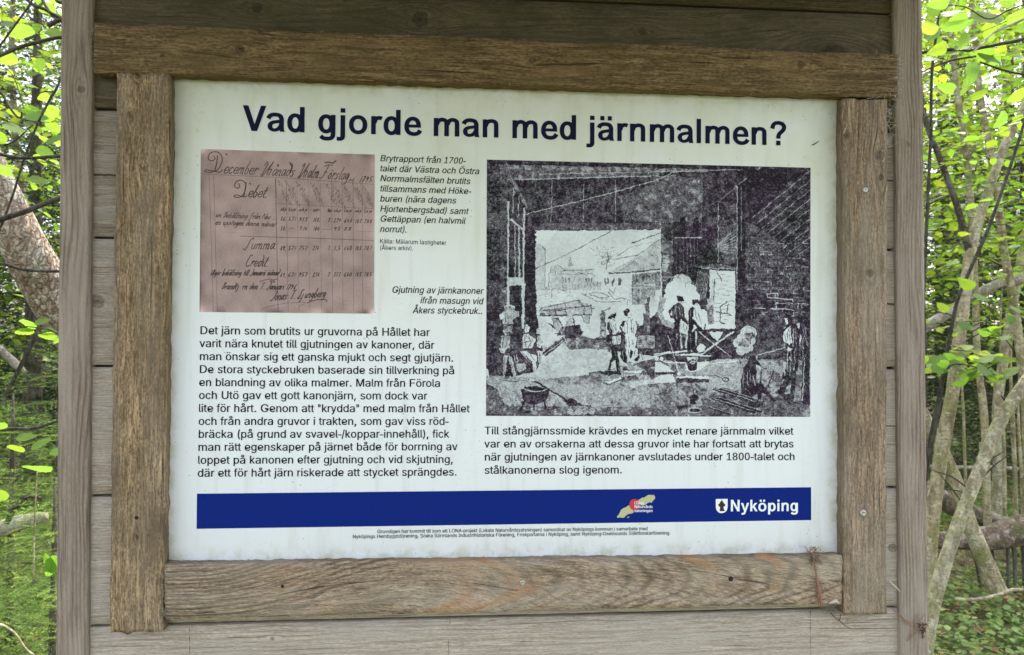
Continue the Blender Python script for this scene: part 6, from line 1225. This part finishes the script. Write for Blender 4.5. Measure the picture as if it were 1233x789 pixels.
for q, (px, p0, p1, yy, w, lab) in enumerate([(1209, 470, 640, 3.3, 5, 'dark thin pole standing left of the other dark poles behind the log'), (1222, 500, 640, 3.4, 6, 'mossy brown pole in the middle of the dark poles behind the log'), (1231, 540, 640, 3.5, 5, 'dark pole at the very right edge above the log'), (1163, 500, 700, 3.2, 4, 'thin dark pole leaning behind the crossing pale stem')]):
    t = tag(empty('bare_pole'), lab, 'sapling'); stem(t, 'stem', hazel_bark, [(px + 3, p1 + 30), (px + 1, p1), (px, (p0 + p1) / 2), (px - 3, p0), (px - 5, p0 - 60), (px - 2, p0 - 130)], yy, [w, w, w * .9, w * .8, w * .5, w * .25], 6, .1, 40 + q)
gt = np.random.default_rng(8)
for par_, (x0_, y0_), (x1_, y1_), yy in ((bpy.data.objects['hazel_tree'], (1150, 470), (1166, 330), 1.95), (bpy.data.objects['hazel_tree'], (1180, 265), (1225, 145), 1.96), (bpy.data.objects['hazel_tree.001'], (1150, 640), (1225, 475), 1.7), (bpy.data.objects['hazel_tree.003'], (1232, 460), (1205, 250), 2.8)):
    for q in range(7):
        t_ = gt.random(); x, y = x0_ + (x1_ - x0_) * t_, y0_ + (y1_ - y0_) * t_; dx = gt.choice([-1, 1]) * gt.uniform(14, 55); dy = -gt.uniform(2, 45)
        stem(par_, 'twig', twig_bark, [(x, y), (x + dx * .45, y + dy * .6 + gt.normal() * 2), (x + dx, y + dy)], yy + .01, [2.6, 1.7, .9], 5, .2, 300 + q)
# near overhanging branch at the upper right with leaves large enough to pick out
br = tag(empty('overhanging_branch'), 'bare forked twig with big bright leaves hanging in at the top right corner', 'branch')
BY = .75
stem(br, 'twig', twig_bark, [(1330, 0), (1270, 30), (1233, 47), (1205, 53), (1180, 58), (1165, 62)], BY, [9, 6.5, 5, 4.6, 4, 3], 7, .15, 14)
stem(br, 'twig', grey_bark, [(1320, -40), (1262, 5), (1233, 23), (1210, 33), (1193, 42), (1183, 53), (1172, 62)], BY - .02, [6, 5, 4, 3.5, 3, 2.5, 2], 6, .15, 15)
stem(br, 'twig', twig_bark, [(1175, 68), (1150, 72), (1130, 78), (1112, 86), (1095, 92)], BY, [2.6, 2.4, 2.2, 2, 1.6], 6, .15, 16)
stem(br, 'twig', twig_bark, [(1180, 75), (1200, 82), (1222, 88), (1250, 92)], BY, [2, 2.4, 2.6, 3], 6, .15, 17)
stem(br, 'twig', twig_bark, [(1175, 62), (1150, 60), (1128, 61), (1108, 64)], BY + .05, [3, 4, 4, 4], 6, .15, 18)
stem(br, 'twig', twig_bark, [(1250, 0), (1215, 12), (1190, 23), (1160, 8), (1120, 6)], BY, [2.5, 2, 1.6, 1.4, 1.2], 6, .15, 19)
stem(br, 'twig', twig_bark, [(1175, 76), (1155, 82), (1138, 88), (1120, 84)], BY - .01, [1.6, 1.4, 1.2, 1], 6, .15, 20)
def big_leaf_mesh(i):
    n = 34; tt = np.linspace(0, 2 * math.pi, n + 1)[:-1]
    g = np.random.default_rng(900 + i); V = [(0.45, 0, 0)]
    for a_q in tt:
        x = .5 - .5 * math.cos(a_q); j_q = len(V)
        w = .74 * max(0, x) ** .45 * max(0, 1 - x) ** .72 * (1 if a_q < math.pi else -1) * (1 + .07 * (-1) ** j_q) * (1 + .06 * math.sin(3 * a_q + i)); x = x + .07 * max(0, x - .8) * 5; V.append((x, w, .10 * abs(w) + .03 * math.sin(x * 5 + i) - .10 * x * x))
    V = np.array(V) * .062; V += g.normal(size=V.shape) * .0003; F = [(0, 1 + j, 1 + (j + 1) % n) for j in range(n)]
    V = np.vstack([V, [(-.012, .0006, .001), (-.012, -.0006, .001), (.002, 0, 0)]]); F.append((n + 1, n + 2, n + 3))
    me = mesh_np('leaf', V, np.array(F), [LEAFV], True, np.tile([g.uniform(.6, 1.2), g.uniform(.0, .55), 0], (len(V), 1))); return me
BL = [big_leaf_mesh(i) for i in range(6)]
def big_leaf(par, px, py, y, ln, ang, tilt, i, roll=0.):
    """ln: length in photo px; ang: direction in the picture (deg, 0 = right, 90 = up); tilt: how far the blade is turned towards the viewer"""
    o = bpy.data.objects.new('leaf', BL[i % 6]); COL.objects.link(o); o.parent = par; s_ = ln * px_size(y) / .062
    Rz = Matrix.Rotation(R(-ang), 4, 'Y'); Rt = Matrix.Rotation(R(tilt), 4, 'X'); Rr = Matrix.Rotation(R(roll), 4, 'Z')
    o.matrix_world = Matrix.Translation(at(px, py, y)) @ Rz @ Rt @ Rr @ Matrix.Scale(s_, 4); return o
for q, (px, py, ln, an, ti) in enumerate([(1166, 22, 34, 205, 62), (1170, 24, 44, 12, 55), (1165, 40, 22, 245, 80), (1196, 67, 30, 175, 40), (1178, 66, 34, -15, 50), (1172, 74, 30, 262, 85), (1150, 60, 20, 20, 45), (1140, 57, 24, 200, 60),
        (1128, 38, 22, 160, 50), (1115, 48, 26, 40, 50), (1218, 8, 28, 120, 75), (1240, 15, 30, 200, 50), (1205, 68, 22, 210, 70), (1222, 70, 26, 5, 40), (1135, 20, 30, 20, 40), (1120, 20, 26, 60, 70), (1190, 110, 26, 200, 35), (1212, 135, 24, 235, 70), (1150, 108, 22, 170, 40), (1125, 110, 26, -20, 40),
        (1229, 40, 22, 70, 60), (1200, 95, 20, 0, 30), (1165, 95, 22, 250, 60), (1112, 72, 22, 10, 40), (1143, 2, 26, 190, 60), (1185, 3, 28, 350, 40), (1235, 110, 26, 210, 55)]):
    big_leaf(br, px, py, BY + .03 * math.sin(q * 2.3), ln, an, ti, q)
# bright leaf tier in the middle right, each leaf of its own
tier = tag(empty('hazel_shoot'), 'leafy hazel shoot holding a bright tier of leaves beside the right post', 'shoot')
stem(tier, 'stem', twig_bark, [(1105, 640), (1118, 560), (1130, 500), (1140, 445), (1165, 440), (1200, 452)], 1.35, [4, 3.6, 3.2, 2.6, 2, 1.5], 6, .1, 21)
gq = np.random.default_rng(77)
for q in range(46):
    if q < 18: px, py = gq.uniform(1114, 1150), gq.uniform(428, 448)
    elif q < 34: px, py = gq.uniform(1160, 1212), gq.uniform(430, 462)
    else: px, py = gq.uniform(1112, 1225), gq.uniform(340, 410)
    big_leaf(tier, px, py, 1.35 + gq.uniform(-.06, .1), gq.uniform(13, 24), gq.choice([0, 180]) + gq.uniform(-35, 35), gq.uniform(25, 65), q)

# --- fallen logs on the right
def log(name, lab, mat, pts, Ys, widths, seed, cat='log'):
    t = tag(empty(name), lab, cat); stem(t, 'trunk', mat, pts, Ys, widths, 12, .16, seed); return t
log('fallen_log', 'pale barkless log leaning up to the right behind the hazel fork', pale_wood, [(1060, 420), (1110, 396), (1150, 371), (1180, 352), (1205, 341), (1233, 335), (1330, 300)], 3.3, [15, 14, 13, 12, 12, 13, 12], 22)
log('fallen_log', 'thin whitish dead stick lying level behind the stems', pale_wood, [(1000, 556), (1110, 561), (1150, 563), (1200, 563), (1240, 566), (1330, 570)], 4.6, [5, 5, 5, 5, 5, 4], 23, 'stick')
log('fallen_log', 'thick fallen log with flaking bark sloping down to the right', log_bark, [(1040, 560), (1110, 588), (1150, 610), (1185, 624), (1215, 634), (1250, 640)], 3.1, [26, 25, 24, 23, 22, 20], 24)
lg = log('fallen_log', 'dark brown mossy log at the right edge, propped on broken stubs', log_bark, [(1100, 652), (1150, 650), (1190, 648), (1233, 638), (1290, 630), (1380, 615)], 2.75, [20, 24, 32, 36, 38, 40], 25)
for q, (xa, ya, xb, yb, w) in enumerate([(1168, 655, 1180, 692, 6), (1213, 655, 1213, 692, 5), (1220, 655, 1222, 700, 6), (1232, 650, 1233, 705, 7), (1192, 655, 1196, 700, 7)]):
    stem(lg, 'stub', dark_bark, [(xa, ya), ((xa + xb) / 2 + 1, (ya + yb) / 2), (xb, yb + 14)], 2.75, [w, w * .8, w * .6], 6, .15, 60 + q)
log('fallen_stick', 'grey crooked stick lying on the green plants at lower right', grey_bark, [(1150, 722), (1175, 722), (1200, 717), (1220, 710), (1245, 712)], 1.55, [4, 4.5, 4, 4, 3], 26, 'stick')

# --- left: leaning pine, twigs, saplings
t = tag(empty('leaning_pine'), 'leaning pine trunk with flaky reddish grey bark left of the board', 'tree')
stem(t, 'trunk', pine_bark, [(330, 760), (190, 545), (110, 425), (60, 350), (30, 300), (-5, 230), (-60, 110), (-130, -60)], [4.2, 3.5, 3.15, 2.95, 2.8, 2.7, 2.5, 2.2], [58.1, 54.6, 52.8, 51.0, 49.3, 47.5, 44.0, 40.5], 20, .07, 27)
bs = tag(empty('bare_sapling'), 'leafless dark sapling whose thin arching twigs cross in front of the leaning pine', 'sapling')
LYq = 1.05
stem(bs, 'stem', twig_bark, [(-150, 900), (-140, 700), (-120, 400), (-110, 200), (-90, 0), (-80, -150)], LYq, [14, 13, 12, 10, 8, 6], 8, .12, 28)
for q, (pts, w) in enumerate([([(-112, 205), (-50, 180), (-10, 184), (20, 190), (45, 190), (80, 188), (110, 190)], 4.), ([(-116, 330), (-60, 290), (0, 265), (30, 255), (73, 238), (110, 226)], 6.), ([(-120, 380), (-60, 320), (0, 318), (30, 325), (73, 327), (100, 326)], 4.),
        ([(-105, 150), (-50, 90), (0, 67), (30, 55), (73, 45), (100, 44)], 4.2), ([(-60, 120), (-20, 80), (0, 55), (22, 25), (38, 2), (50, -30)], 2.2), ([(95, 20), (73, 95), (60, 120), (45, 150), (28, 195), (12, 245), (-10, 300)], 2.6), ([(20, -25), (35, 2), (55, 12), (73, 22), (100, 30)], 4.), ([(40, -20), (58, 12), (66, 22), (80, 30)], 3.), ([(100, -10), (73, 3), (60, -12)], 4.),
        ([(58, 32), (66, 27), (80, 22)], 4.2), ([(-20, 95), (0, 110), (12, 130), (21, 141), (26, 141), (26, 135)], 2.4), ([(30, 48), (38, 45), (46, 41)], 3.), ([(-10, 175), (14, 172), (40, 150)], 1.6), ([(0, 78), (16, 92), (28, 128)], 1.2)]):
    stem(bs, 'twig', twig_bark, pts, LYq + .03 * (q % 4), [w * (1.15 - .3 * i / len(pts)) for i in range(len(pts))], 6, .12, 70 + q)
lt_ = tag(empty('hazel_tree'), 'leafy hazel whose bright leaves fill the upper left corner', 'tree')
stem(lt_, 'trunk', hazel_bark, [(-260, 860), (-240, 500), (-220, 200), (-170, -60), (-120, -260)], 1.8, [22, 20, 18, 15, 10], 8, .1, 29)
crown(lt_, 41, [(-330, -200, 80, 130, 1.5, 2.8, 70), (-320, 130, 85, 220, 1.6, 2.8, 34), (40, 190, 110, 330, 3.6, 4.6, 14)], .055, 7, .038)
for q, (px, py, ln, an, ti) in enumerate([(30, 140, 24, 0, 55), (5, 150, 24, 340, 35), (45, 178, 20, 330, 70), (55, 172, 22, 25, 50), (73, 155, 18, 170, 60), (10, 40, 30, 20, 40), (40, 35, 28, 200, 40), (55, 38, 22, 350, 60), (20, 68, 22, 200, 50), (50, 70, 16, 260, 80), (66, 8, 18, 200, 40), (5, 8, 30, 10, 30), (14, 205, 24, 180, 40), (35, 215, 20, 350, 50), (60, 115, 14, 200, 60), (30, 90, 16, 10, 50), (8, 165, 22, 190, 60), (70, 135, 14, 200, 40)]):
    big_leaf(lt_, px, py, 1.25 + .05 * math.sin(q * 3.), ln, an, ti, q)
sh = tag(empty('hazel_shoot'), 'small shoot with four pale leaves in front of the dark spruce at left', 'shoot')
stem(sh, 'stem', twig_bark, [(90, 560), (85, 470), (80, 415), (62, 398), (30, 393)], 1.2, [3, 2.6, 2.2, 1.8, 1.2], 6, .1, 30)
for q, (px, py, ln, an, ti) in enumerate([(44, 392, 20, 170, 45), (42, 390, 16, 20, 50), (40, 397, 20, 195, 35), (50, 398, 16, 0, 40), (68, 404, 20, 185, 40), (72, 406, 10, 230, 50)]): big_leaf(sh, px, py, 1.2, ln, an, ti, q)
hb = tag(empty('herb'), 'broad leaved herb among the young spruce shoots at lower left', 'plant')
stem(hb, 'stem', hazel_bark, [(40, 700), (42, 620), (45, 565)], 1.1, [1.6, 1.4, 1.2], 6, .1, 31)
for q, (px, py, ln, an, ti) in enumerate([(62, 562, 32, 187, 30), (30, 540, 20, 180, 45), (38, 540, 22, 30, 40), (66, 690, 24, 120, 70), (10, 595, 22, 190, 60), (70, 670, 26, 240, 80), (8, 510, 18, 200, 40), (20, 528, 20, 10, 40), (60, 545, 20, 10, 35)]): big_leaf(hb, px, py, 1.15, ln, an, ti, q)
log('fallen_log', 'whitish fallen log end among the spruce shoots at lower left', pale_wood, [(-120, 665), (-40, 645), (0, 637), (30, 628), (56, 622)], 2.0, [22, 20, 19, 17, 10], 33)
log('fallen_log', 'pale grey dead branch slanting behind the dark spruce at left', pale_wood, [(-60, 380), (-10, 412), (10, 430), (20, 440), (30, 450)], 4.1, [6, 8, 9, 9, 7], 34, 'branch')
log('fallen_stick', 'thin dark stick slanting through the spruce at left', twig_bark, [(45, 400), (28, 435), (10, 470), (-10, 510)], 2.6, [5, 5, 4, 3], 35, 'stick')
log('fallen_stick', 'dark dead branch low among the spruce shoots at left', twig_bark, [(-60, 560), (0, 520), (40, 516), (78, 505), (120, 500)], 2.3, [4, 4, 4, 3, 3], 36, 'stick')
log('fallen_stick', 'pale bent twig at the bottom left corner', grey_bark, [(-10, 750), (6, 754), (20, 765), (30, 780), (42, 790)], 1.0, [2.6, 2.4, 2.2, 2, 2], 37, 'stick')
log('fallen_stick', 'dark broken branch beside the whitish log at lower left', twig_bark, [(8, 630), (20, 610), (32, 598), (50, 600)], 1.9, [6, 6, 5, 3], 38, 'stick')

# ------------------------------------------------------------------ spruce fronds
def frond(g, L, n_side, needles, nl, droop):
    "axis along +X, z down; returns verts, tris of needles and twigs"
    P = []; tw = []
    for s in np.linspace(.12, 1, n_side):
        x = L * s; ln = L * .42 * (1.08 - s) + L * .05
        for q in (-1, 1):
            a = R(50 + g.uniform(-10, 10)); d = np.array([math.cos(a), q * math.sin(a), g.uniform(-.25, .1)])
            tw.append((np.array([x, 0, -droop * x * x]), d, ln))
    tw.append((np.array([0, 0, 0.]), np.array([1, 0, -droop * .5]), L))
    pos = []; dd = []
    for p, d, ln in tw:
        m_ = max(3, int(needles * ln / L))
        t = np.linspace(0, 1, m_); c = p + d * (ln * t)[:, None] + np.c_[t * 0, t * 0, -droop * ln * t * t]
        for q in (-1, 1, 0):
            s = np.cross(d, [0, 0, 1.]); s /= np.linalg.norm(s) + 1e-9
            nd = d * .75 + s * q * .8 + np.array([0, 0, .35 if q == 0 else .1]); pos.append(c); dd.append(np.tile(nd, (m_, 1)) + g.normal(size=(m_, 3)) * .22)
    pos = np.concatenate(pos); dd = unit(np.concatenate(dd)); n = len(pos)
    side = unit(np.cross(dd, g.normal(size=(n, 3)))) * nl * .085
    V = np.stack([pos - side, pos + side, pos + dd * nl * g.uniform(.7, 1.1, (n, 1))], 1).reshape(-1, 3)
    return V, np.arange(3 * n).reshape(-1, 3)
def spruce_mesh(seed, H, Rb, z0, nbr, needles, nl, n_side=9):
    g = np.random.default_rng(seed); fr = [frond(g, 1., n_side, needles, nl, .18) for _ in range(4)]
    Vs = []; Fs = []; n = 0; Cs = []
    for i in range(nbr):
        t = (i + .5) / nbr; z = z0 + (H - z0) * t ** .9; L = Rb * (1 - t) ** .8 + .08; V, F = fr[i % 4]
        az = i * 2.399 + g.uniform(-.3, .3); pit = g.uniform(-.35, .1) + .5 * t; c, s = math.cos(az), math.sin(az)
        W = V * [L, L, L]; cp, sp = math.cos(pit), math.sin(pit); W = np.c_[W[:, 0] * cp - W[:, 2] * sp, W[:, 1], W[:, 0] * sp + W[:, 2] * cp]
        W = np.c_[W[:, 0] * c - W[:, 1] * s, W[:, 0] * s + W[:, 1] * c, W[:, 2] + z]; Vs.append(W); Fs.append(F + n); n += len(W)
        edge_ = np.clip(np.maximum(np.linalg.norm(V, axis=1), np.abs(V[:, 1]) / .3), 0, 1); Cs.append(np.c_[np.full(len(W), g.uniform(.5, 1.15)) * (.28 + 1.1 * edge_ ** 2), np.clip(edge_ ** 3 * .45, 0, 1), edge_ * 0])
    return np.concatenate(Vs), np.concatenate(Fs), np.concatenate(Cs)
def spruce(name, lab, me_crown, me_trunk, x, y, s, rz, grp=None, cat='tree'):
    t = tag(empty(name, (x, y, float(terrain(np.array(x), np.array(y))) - .02)), lab, cat, grp); t.rotation_euler.z = rz; t.scale = (s,) * 3
    obj('trunk', me_trunk, t); o = obj('crown', me_crown, t); o['kind'] = 'stuff'; return t
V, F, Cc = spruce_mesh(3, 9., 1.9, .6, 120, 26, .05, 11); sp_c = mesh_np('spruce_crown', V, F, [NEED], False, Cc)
b = MB(); tube(b, [(0, 0, 0), (0, 0, 4), (0, 0, 9)], [.13, .08, .02], 10, 12, .1, 1); sp_t = b.mesh('spruce_trunk', [dark_bark], True)
spots = [(4.6, 6.6, .62), (5.9, 6.4, .6), (-4.9, 5.4, .6), (5.6, 8.0, 1.0), (3.7, 9.5, 1.1), (7.6, 7.4, .9), (8.2, 11, 1.2), (1.5, 10.5, 1.), (-1.2, 9.5, 1.1), (-3.6, 7.2, .9), (-5.0, 6.6, 1.), (-6.6, 8.2, 1.1), (-8.6, 9, 1.), (-5.6, 11.5, 1.2), (-2.9, 12, 1.2), (5.0, 13.5, 1.3), (10.5, 9.5, 1.1), (-10.8, 11.5, 1.2), (11.8, 14, 1.3)]
for i, (x, y, s) in enumerate(spots):
    spruce('spruce_tree', 'dark spruce standing in the forest behind the board', sp_c, sp_t, x, y, s, i * 1.7, 'dark spruces behind the board')
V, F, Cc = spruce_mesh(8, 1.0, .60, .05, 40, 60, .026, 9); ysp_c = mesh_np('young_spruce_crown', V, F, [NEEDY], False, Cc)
b = MB(); tube(b, [(0, 0, 0), (0, 0, .5), (0, 0, 1.0)], [.018, .012, .004], 7, 8, .1, 1); ysp_t = b.mesh('young_spruce_trunk', [dark_bark], True)
for i, (px, yy, s, lab) in enumerate([(-34, 1.15, 1.0, 'young spruce with fresh green tips at the bottom left corner'), (66, 1.5, .92, 'young spruce right behind the left post'), (-130, 1.9, 1.15, 'young spruce out beyond the whitish log at left'), (14, 2.45, 1.1, 'young spruce behind the whitish log at left'), (150, 2.2, 1.1, 'young spruce hidden mostly behind the left side of the board'), (-60, 3.1, 1.25, 'taller young spruce in the undergrowth far left'), (70, 3.4, 1.3, 'taller young spruce below the leaning pine')]):
    p = at(px, 600, yy); spruce('young_spruce', lab, ysp_c, ysp_t, p.x, yy, s, i * 2.1, None, 'young tree')
# dark spruce in the gap left
p = at(20, 400, 4.4); spruce('spruce_tree', 'nearer dark spruce seen below the leaning pine', sp_c, sp_t, p.x, 4.6, .55, 2.)

# ------------------------------------------------------------------ young broadleaved trees that fill the wood with light green
g = np.random.default_rng(55); CM = []; TW = []
for v in range(3):
    n = 330; a = g.uniform(0, 6.28, n); r_ = 1.5 * np.sqrt(g.random(n)); z = g.uniform(1.5, 6.5, n) ** 1.0; r_ *= np.interp(z, [1.5, 3, 5, 6.5], [.6, 1, .9, .4])
    C_ = np.c_[r_ * np.cos(a), r_ * np.sin(a), z]; dirs = np.c_[np.cos(a), np.sin(a), -.1 + 0 * a]
    pos, d, nn, sz, ti = sprays(g, C_, 9, .06, .085, .25, .3, dirs); V, F, T_ = scatter_leaves(pos, d, nn, sz, ti, False); CM.append(mesh_np('leafy_crown', V, F, [LEAF], False, T_)); TW.append(mesh_np('twiglets', *twiglets(C_, sprays.D, .5), [twig_bark]))
TM = []
for v in range(3):
    b = MB(); pz = np.linspace(0, 6.6, 7); P = np.c_[np.cumsum(g.normal(size=7) * .08), np.cumsum(g.normal(size=7) * .08), pz]; P[0, :2] = 0
    tube(b, P, np.linspace(.045, .012, 7), 8, 24, .1, v)
    for q in range(9):
        i = 2 + q % 4; a = q * 2.4; d = np.array([math.cos(a), math.sin(a), .45]); tube(b, [P[i], P[i] + d * .5 + [0, 0, .05], P[i] + d * 1.2], [.014, .009, .004], 5, 6)
    TM.append(b.mesh('slim_trunk', [grey_bark], True))
pts = [(3.4, 4.6), (4.3, 6.2), (2.4, 6.5), (5.6, 5.2), (6.5, 7.6), (3.3, 8.2), (5.0, 9.8), (7.6, 10.2), (1.1, 5.4), (-.5, 7.4), (-2.2, 5.2), (-3.4, 4.9), (-4.6, 4.9), (-4.3, 8.5), (-6.6, 6.2), (-5.6, 9.2), (-8.2, 7.2), (-2.4, 9.), (8.4, 5.8), (9.8, 8.2), (7.0, 3.6), (-6.2, 3.6), (-8, 4.4), (12, 11), (-11, 9), (2, 13), (-7, 13), (9, 14), (-3, 15), (5, 16), (-12, 14), (14, 16)]
for i, (x, y) in enumerate(pts):
    t = tag(empty('leafy_tree', (x, y, float(terrain(np.array(x), np.array(y))) - .02)), 'slim young tree with light green leaves in the wood behind the board', 'tree', 'slim leafy trees in the wood'); t.rotation_euler.z = i * 1.3; s = g.uniform(.85, 1.15); t.scale = (s, s, s)
    obj('trunk', TM[i % 3], t); o = obj('crown', CM[(i * 2) % 3], t); o['kind'] = 'stuff'; o = obj('twiglets', TW[(i * 2) % 3], t); o['kind'] = 'stuff'
# far wood reading as one mass
n = 5200; ang = g.uniform(-1.15, 1.15, n); rr_ = g.uniform(19, 34, n); C_ = np.c_[np.sin(ang) * rr_, np.cos(ang) * rr_, g.uniform(.2, 9, n) ** 1.0]
pos, d, nn, sz, ti = sprays(g, C_, 6, .25, .42, .3, .3); V, F, T_ = scatter_leaves(pos, d, nn, sz, ti, False)
tag(obj('far_wood', mesh_np('far_wood', V, F, [HERB], False, T_)), kind='stuff')
b = MB()
for q in range(45):
    a = g.uniform(-1.15, 1.15); r_ = g.uniform(17, 33); x, y = math.sin(a) * r_, math.cos(a) * r_; z = float(terrain(np.array(x), np.array(y))); tube(b, [(x, y, z - .1), (x + g.normal() * .2, y, z + 5), (x + g.normal() * .4, y, z + 12)], [g.uniform(.08, .2), .1, .05], 6, 4)
tag(obj('far_trunks', b.mesh('far_trunks', [dark_bark], True)), kind='stuff')
# ------------------------------------------------------------------ bits caught on the board
husk = plain('dry_husk', (.30, .17, .085), .8); husk2 = plain('dry_stalk', (.26, .13, .085), .8); needle_m = plain('dry_needle', (.26, .15, .09), .7); bud_m = plain('dark_bud', (.10, .055, .035), .8)
t = tag(empty('dried_flower_head', at(979, 664, FY - .003)), 'dried brown flower head lying on the lower right end of the bottom frame board', 'dried flower')
def in_thing(o, t):
    o.parent = t; o.matrix_parent_inverse = Matrix.Translation(t.location).inverted(); return o
g = np.random.default_rng(5); b = MB()
for q in range(70):
    c = np.array(at(979 + g.normal() * 4.5, 664.5 + g.normal() * 2.8, FY + .004 - g.uniform(0, .006))); d = unit(g.normal(size=3)); s = unit(np.cross(d, g.normal(size=3))); l = g.uniform(.002, .0045); w = l * .22
    b.add([c - d * l, c + s * w, c + d * l, c - s * w * .6], [(0, 1, 2), (0, 2, 3)])
in_thing(obj('petals', b.mesh('petals', [husk])), t)['kind'] = 'stuff'
b = MB(); tube(b, [at(979, 668, FY - .002), at(982, 685, FY - .003), at(984, 700, FY - .0025), at(988, 718, FY - .003), at(988.5, 732, FY - .002)], [.0009, .0008, .0012, .0016, .0006], 6, 14, .4, 1)
tube(b, [at(984, 700, FY - .0025), at(986, 716, FY - .003), at(985.5, 730, FY - .0025)], [.0007, .0009, .0004], 5, 8, .4, 2)
in_thing(obj('stalk', b.mesh('stalk', [husk2])), t)
b = MB()
for q in range(9): tube(b, [at(978 + g.normal() * 3, 673 + g.normal() * 3, FY - .002), at(980 + g.normal() * 6, 676 + g.normal() * 5, FY - .004)], [.0006, .0003], 4, 4)
in_thing(obj('bracts', b.mesh('bracts', [bud_m])), t)
t = tag(empty('spider_web', at(1003, 735, FY)), 'dusty cobweb clump under the corner of the frame at lower right', 'cobweb'); b = MB()
for q in range(60):
    p0 = np.array(at(1000 + g.normal() * 7, 732 + g.normal() * 4, FY + g.uniform(.002, .014))); p1 = p0 + g.normal(size=3) * [.008, .003, .004]; tube(b, [p0, (p0 + p1) / 2 + g.normal(size=3) * .001, p1], [.00025] * 3, 3, 4)
in_thing(obj('threads', b.mesh('threads', [plain('web_dust', (.22, .19, .14), .9)])), t)['kind'] = 'stuff'
b = MB(); b_pts = [at(998, 727, FY + .002), at(1005, 724, FY), at(1010, 726, FY + .002)]; tube(b, b_pts, [.0012, .0022, .0010], 7, 8, .3, 3); in_thing(obj('cocoon', b.mesh('cocoon', [plain('cocoon', (.48, .42, .34), .8)], True)), t)
b = MB(); tube(b, [at(1008, 744, FY + .004), at(1018, 754, FY + .004), at(1025, 757, FY + .004)], [.0006, .0005, .0004], 5, 6); tube(b, [at(1000, 738, FY + .002), at(1010, 748, FY + .003), at(1012, 740, FY)], [.0006] * 3, 5, 6); in_thing(obj('twig_bit', b.mesh('twig_bit', [bud_m])), t)
t = tag(empty('pine_needles', at(1108, 755, PYF)), 'cluster of dry brown pine needles stuck to the right post near the bottom', 'pine needles'); b = MB()
for a_, c_ in (((1074, 733), (1099, 755)), ((1080, 741), (1101, 752)), ((1100, 754), (1114, 739)), ((1092, 772), (1112, 752)), ((1088, 748), (1102, 757)), ((1094, 768), (1104, 755)), ((1103, 740), (1109, 752)), ((1112, 760), (1117, 752)), ((1076, 735), (1096, 752))):
    p, q = at(*a_, PYF - .003), at(*c_, PYF - .004); tube(b, [p, (p + q) / 2 + Vector((0, -.0015, .0006)), q], [.0005, .00055, .0004], 5, 6)
in_thing(obj('needles', b.mesh('needles', [needle_m])), t); b = MB()
for q in range(26):
    c = np.array(at(1111 + g.normal() * 2.4, 758 + g.normal() * 4, PYF - g.uniform(.0005, .005))); d = unit(g.normal(size=3)) * .0022; tube(b, [c - d, c, c + d], [.0004, .0009, .0003], 5, 4)
in_thing(obj('bud', b.mesh('bud', [bud_m])), t)
n_i = 0
for a_, c_, m_, lab in (((1071, 700), (1084, 713), plain('pale_needle', (.62, .55, .42), .7), 'pale dry needle bridging the plank and the right post'), ((978, 175), (986, 170), bud_m, 'dark bit of needle stuck to the upper right of the panel'), ((1092, 170), (1096, 176), husk2, 'reddish flake stuck on the right post near its top')):
    t = tag(empty('dry_needle', at(*a_, -.001)), lab, 'needle'); b = MB(); dep = -.0008 if 'panel' in lab else PYF - .0012
    tube(b, [at(*a_, dep), at((a_[0] + c_[0]) / 2 + .6, (a_[1] + c_[1]) / 2, dep - .0006), at(*c_, dep)], [.0005, .0007, .0004], 5, 5); in_thing(obj('needle', b.mesh('needle', [m_])), t)
# crumbs lying along the top edge of the lower frame board
b = MB()
for q in range(150):
    x = g.uniform(205, 1010); c = np.array(at(x, 677.5 - (x - 205) * .0105, FY + .003)); c[1] = g.uniform(FY + .002, -.001); c[2] += g.uniform(-.0004, .001); r_ = g.uniform(.0003, .0011); d = unit(g.normal(size=3)) * r_; s = unit(g.normal(size=3)) * r_ * .7
    b.add([c - d, c + s, c + d, c - s], [(0, 1, 2), (0, 2, 3)])
tag(obj('crumbs', b.mesh('crumbs', [husk2])), kind='stuff')
# ------------------------------------------------------------------ put each tree's and log's origin at its base
bpy.context.view_layer.update()
for t in [o for o in scene.objects if o.type == 'EMPTY' and o.parent is None and o.location.length < 1e-6 and o is not board]:
    best = None
    for c in t.children:
        if c.type != 'MESH' or c.name.startswith(('crown', 'twiglets', 'leaf')): continue
        co = np.empty(len(c.data.vertices) * 3, np.float32); c.data.vertices.foreach_get('co', co); co = co.reshape(-1, 3)
        q = co[co[:, 2] <= co[:, 2].min() + .03].mean(0)
        if best is None or q[2] < best[2]: best = q
    if best is None: continue
    t.location = Vector([float(v) for v in best])
    for c in t.children: c.matrix_parent_inverse = Matrix.Translation(-t.location)
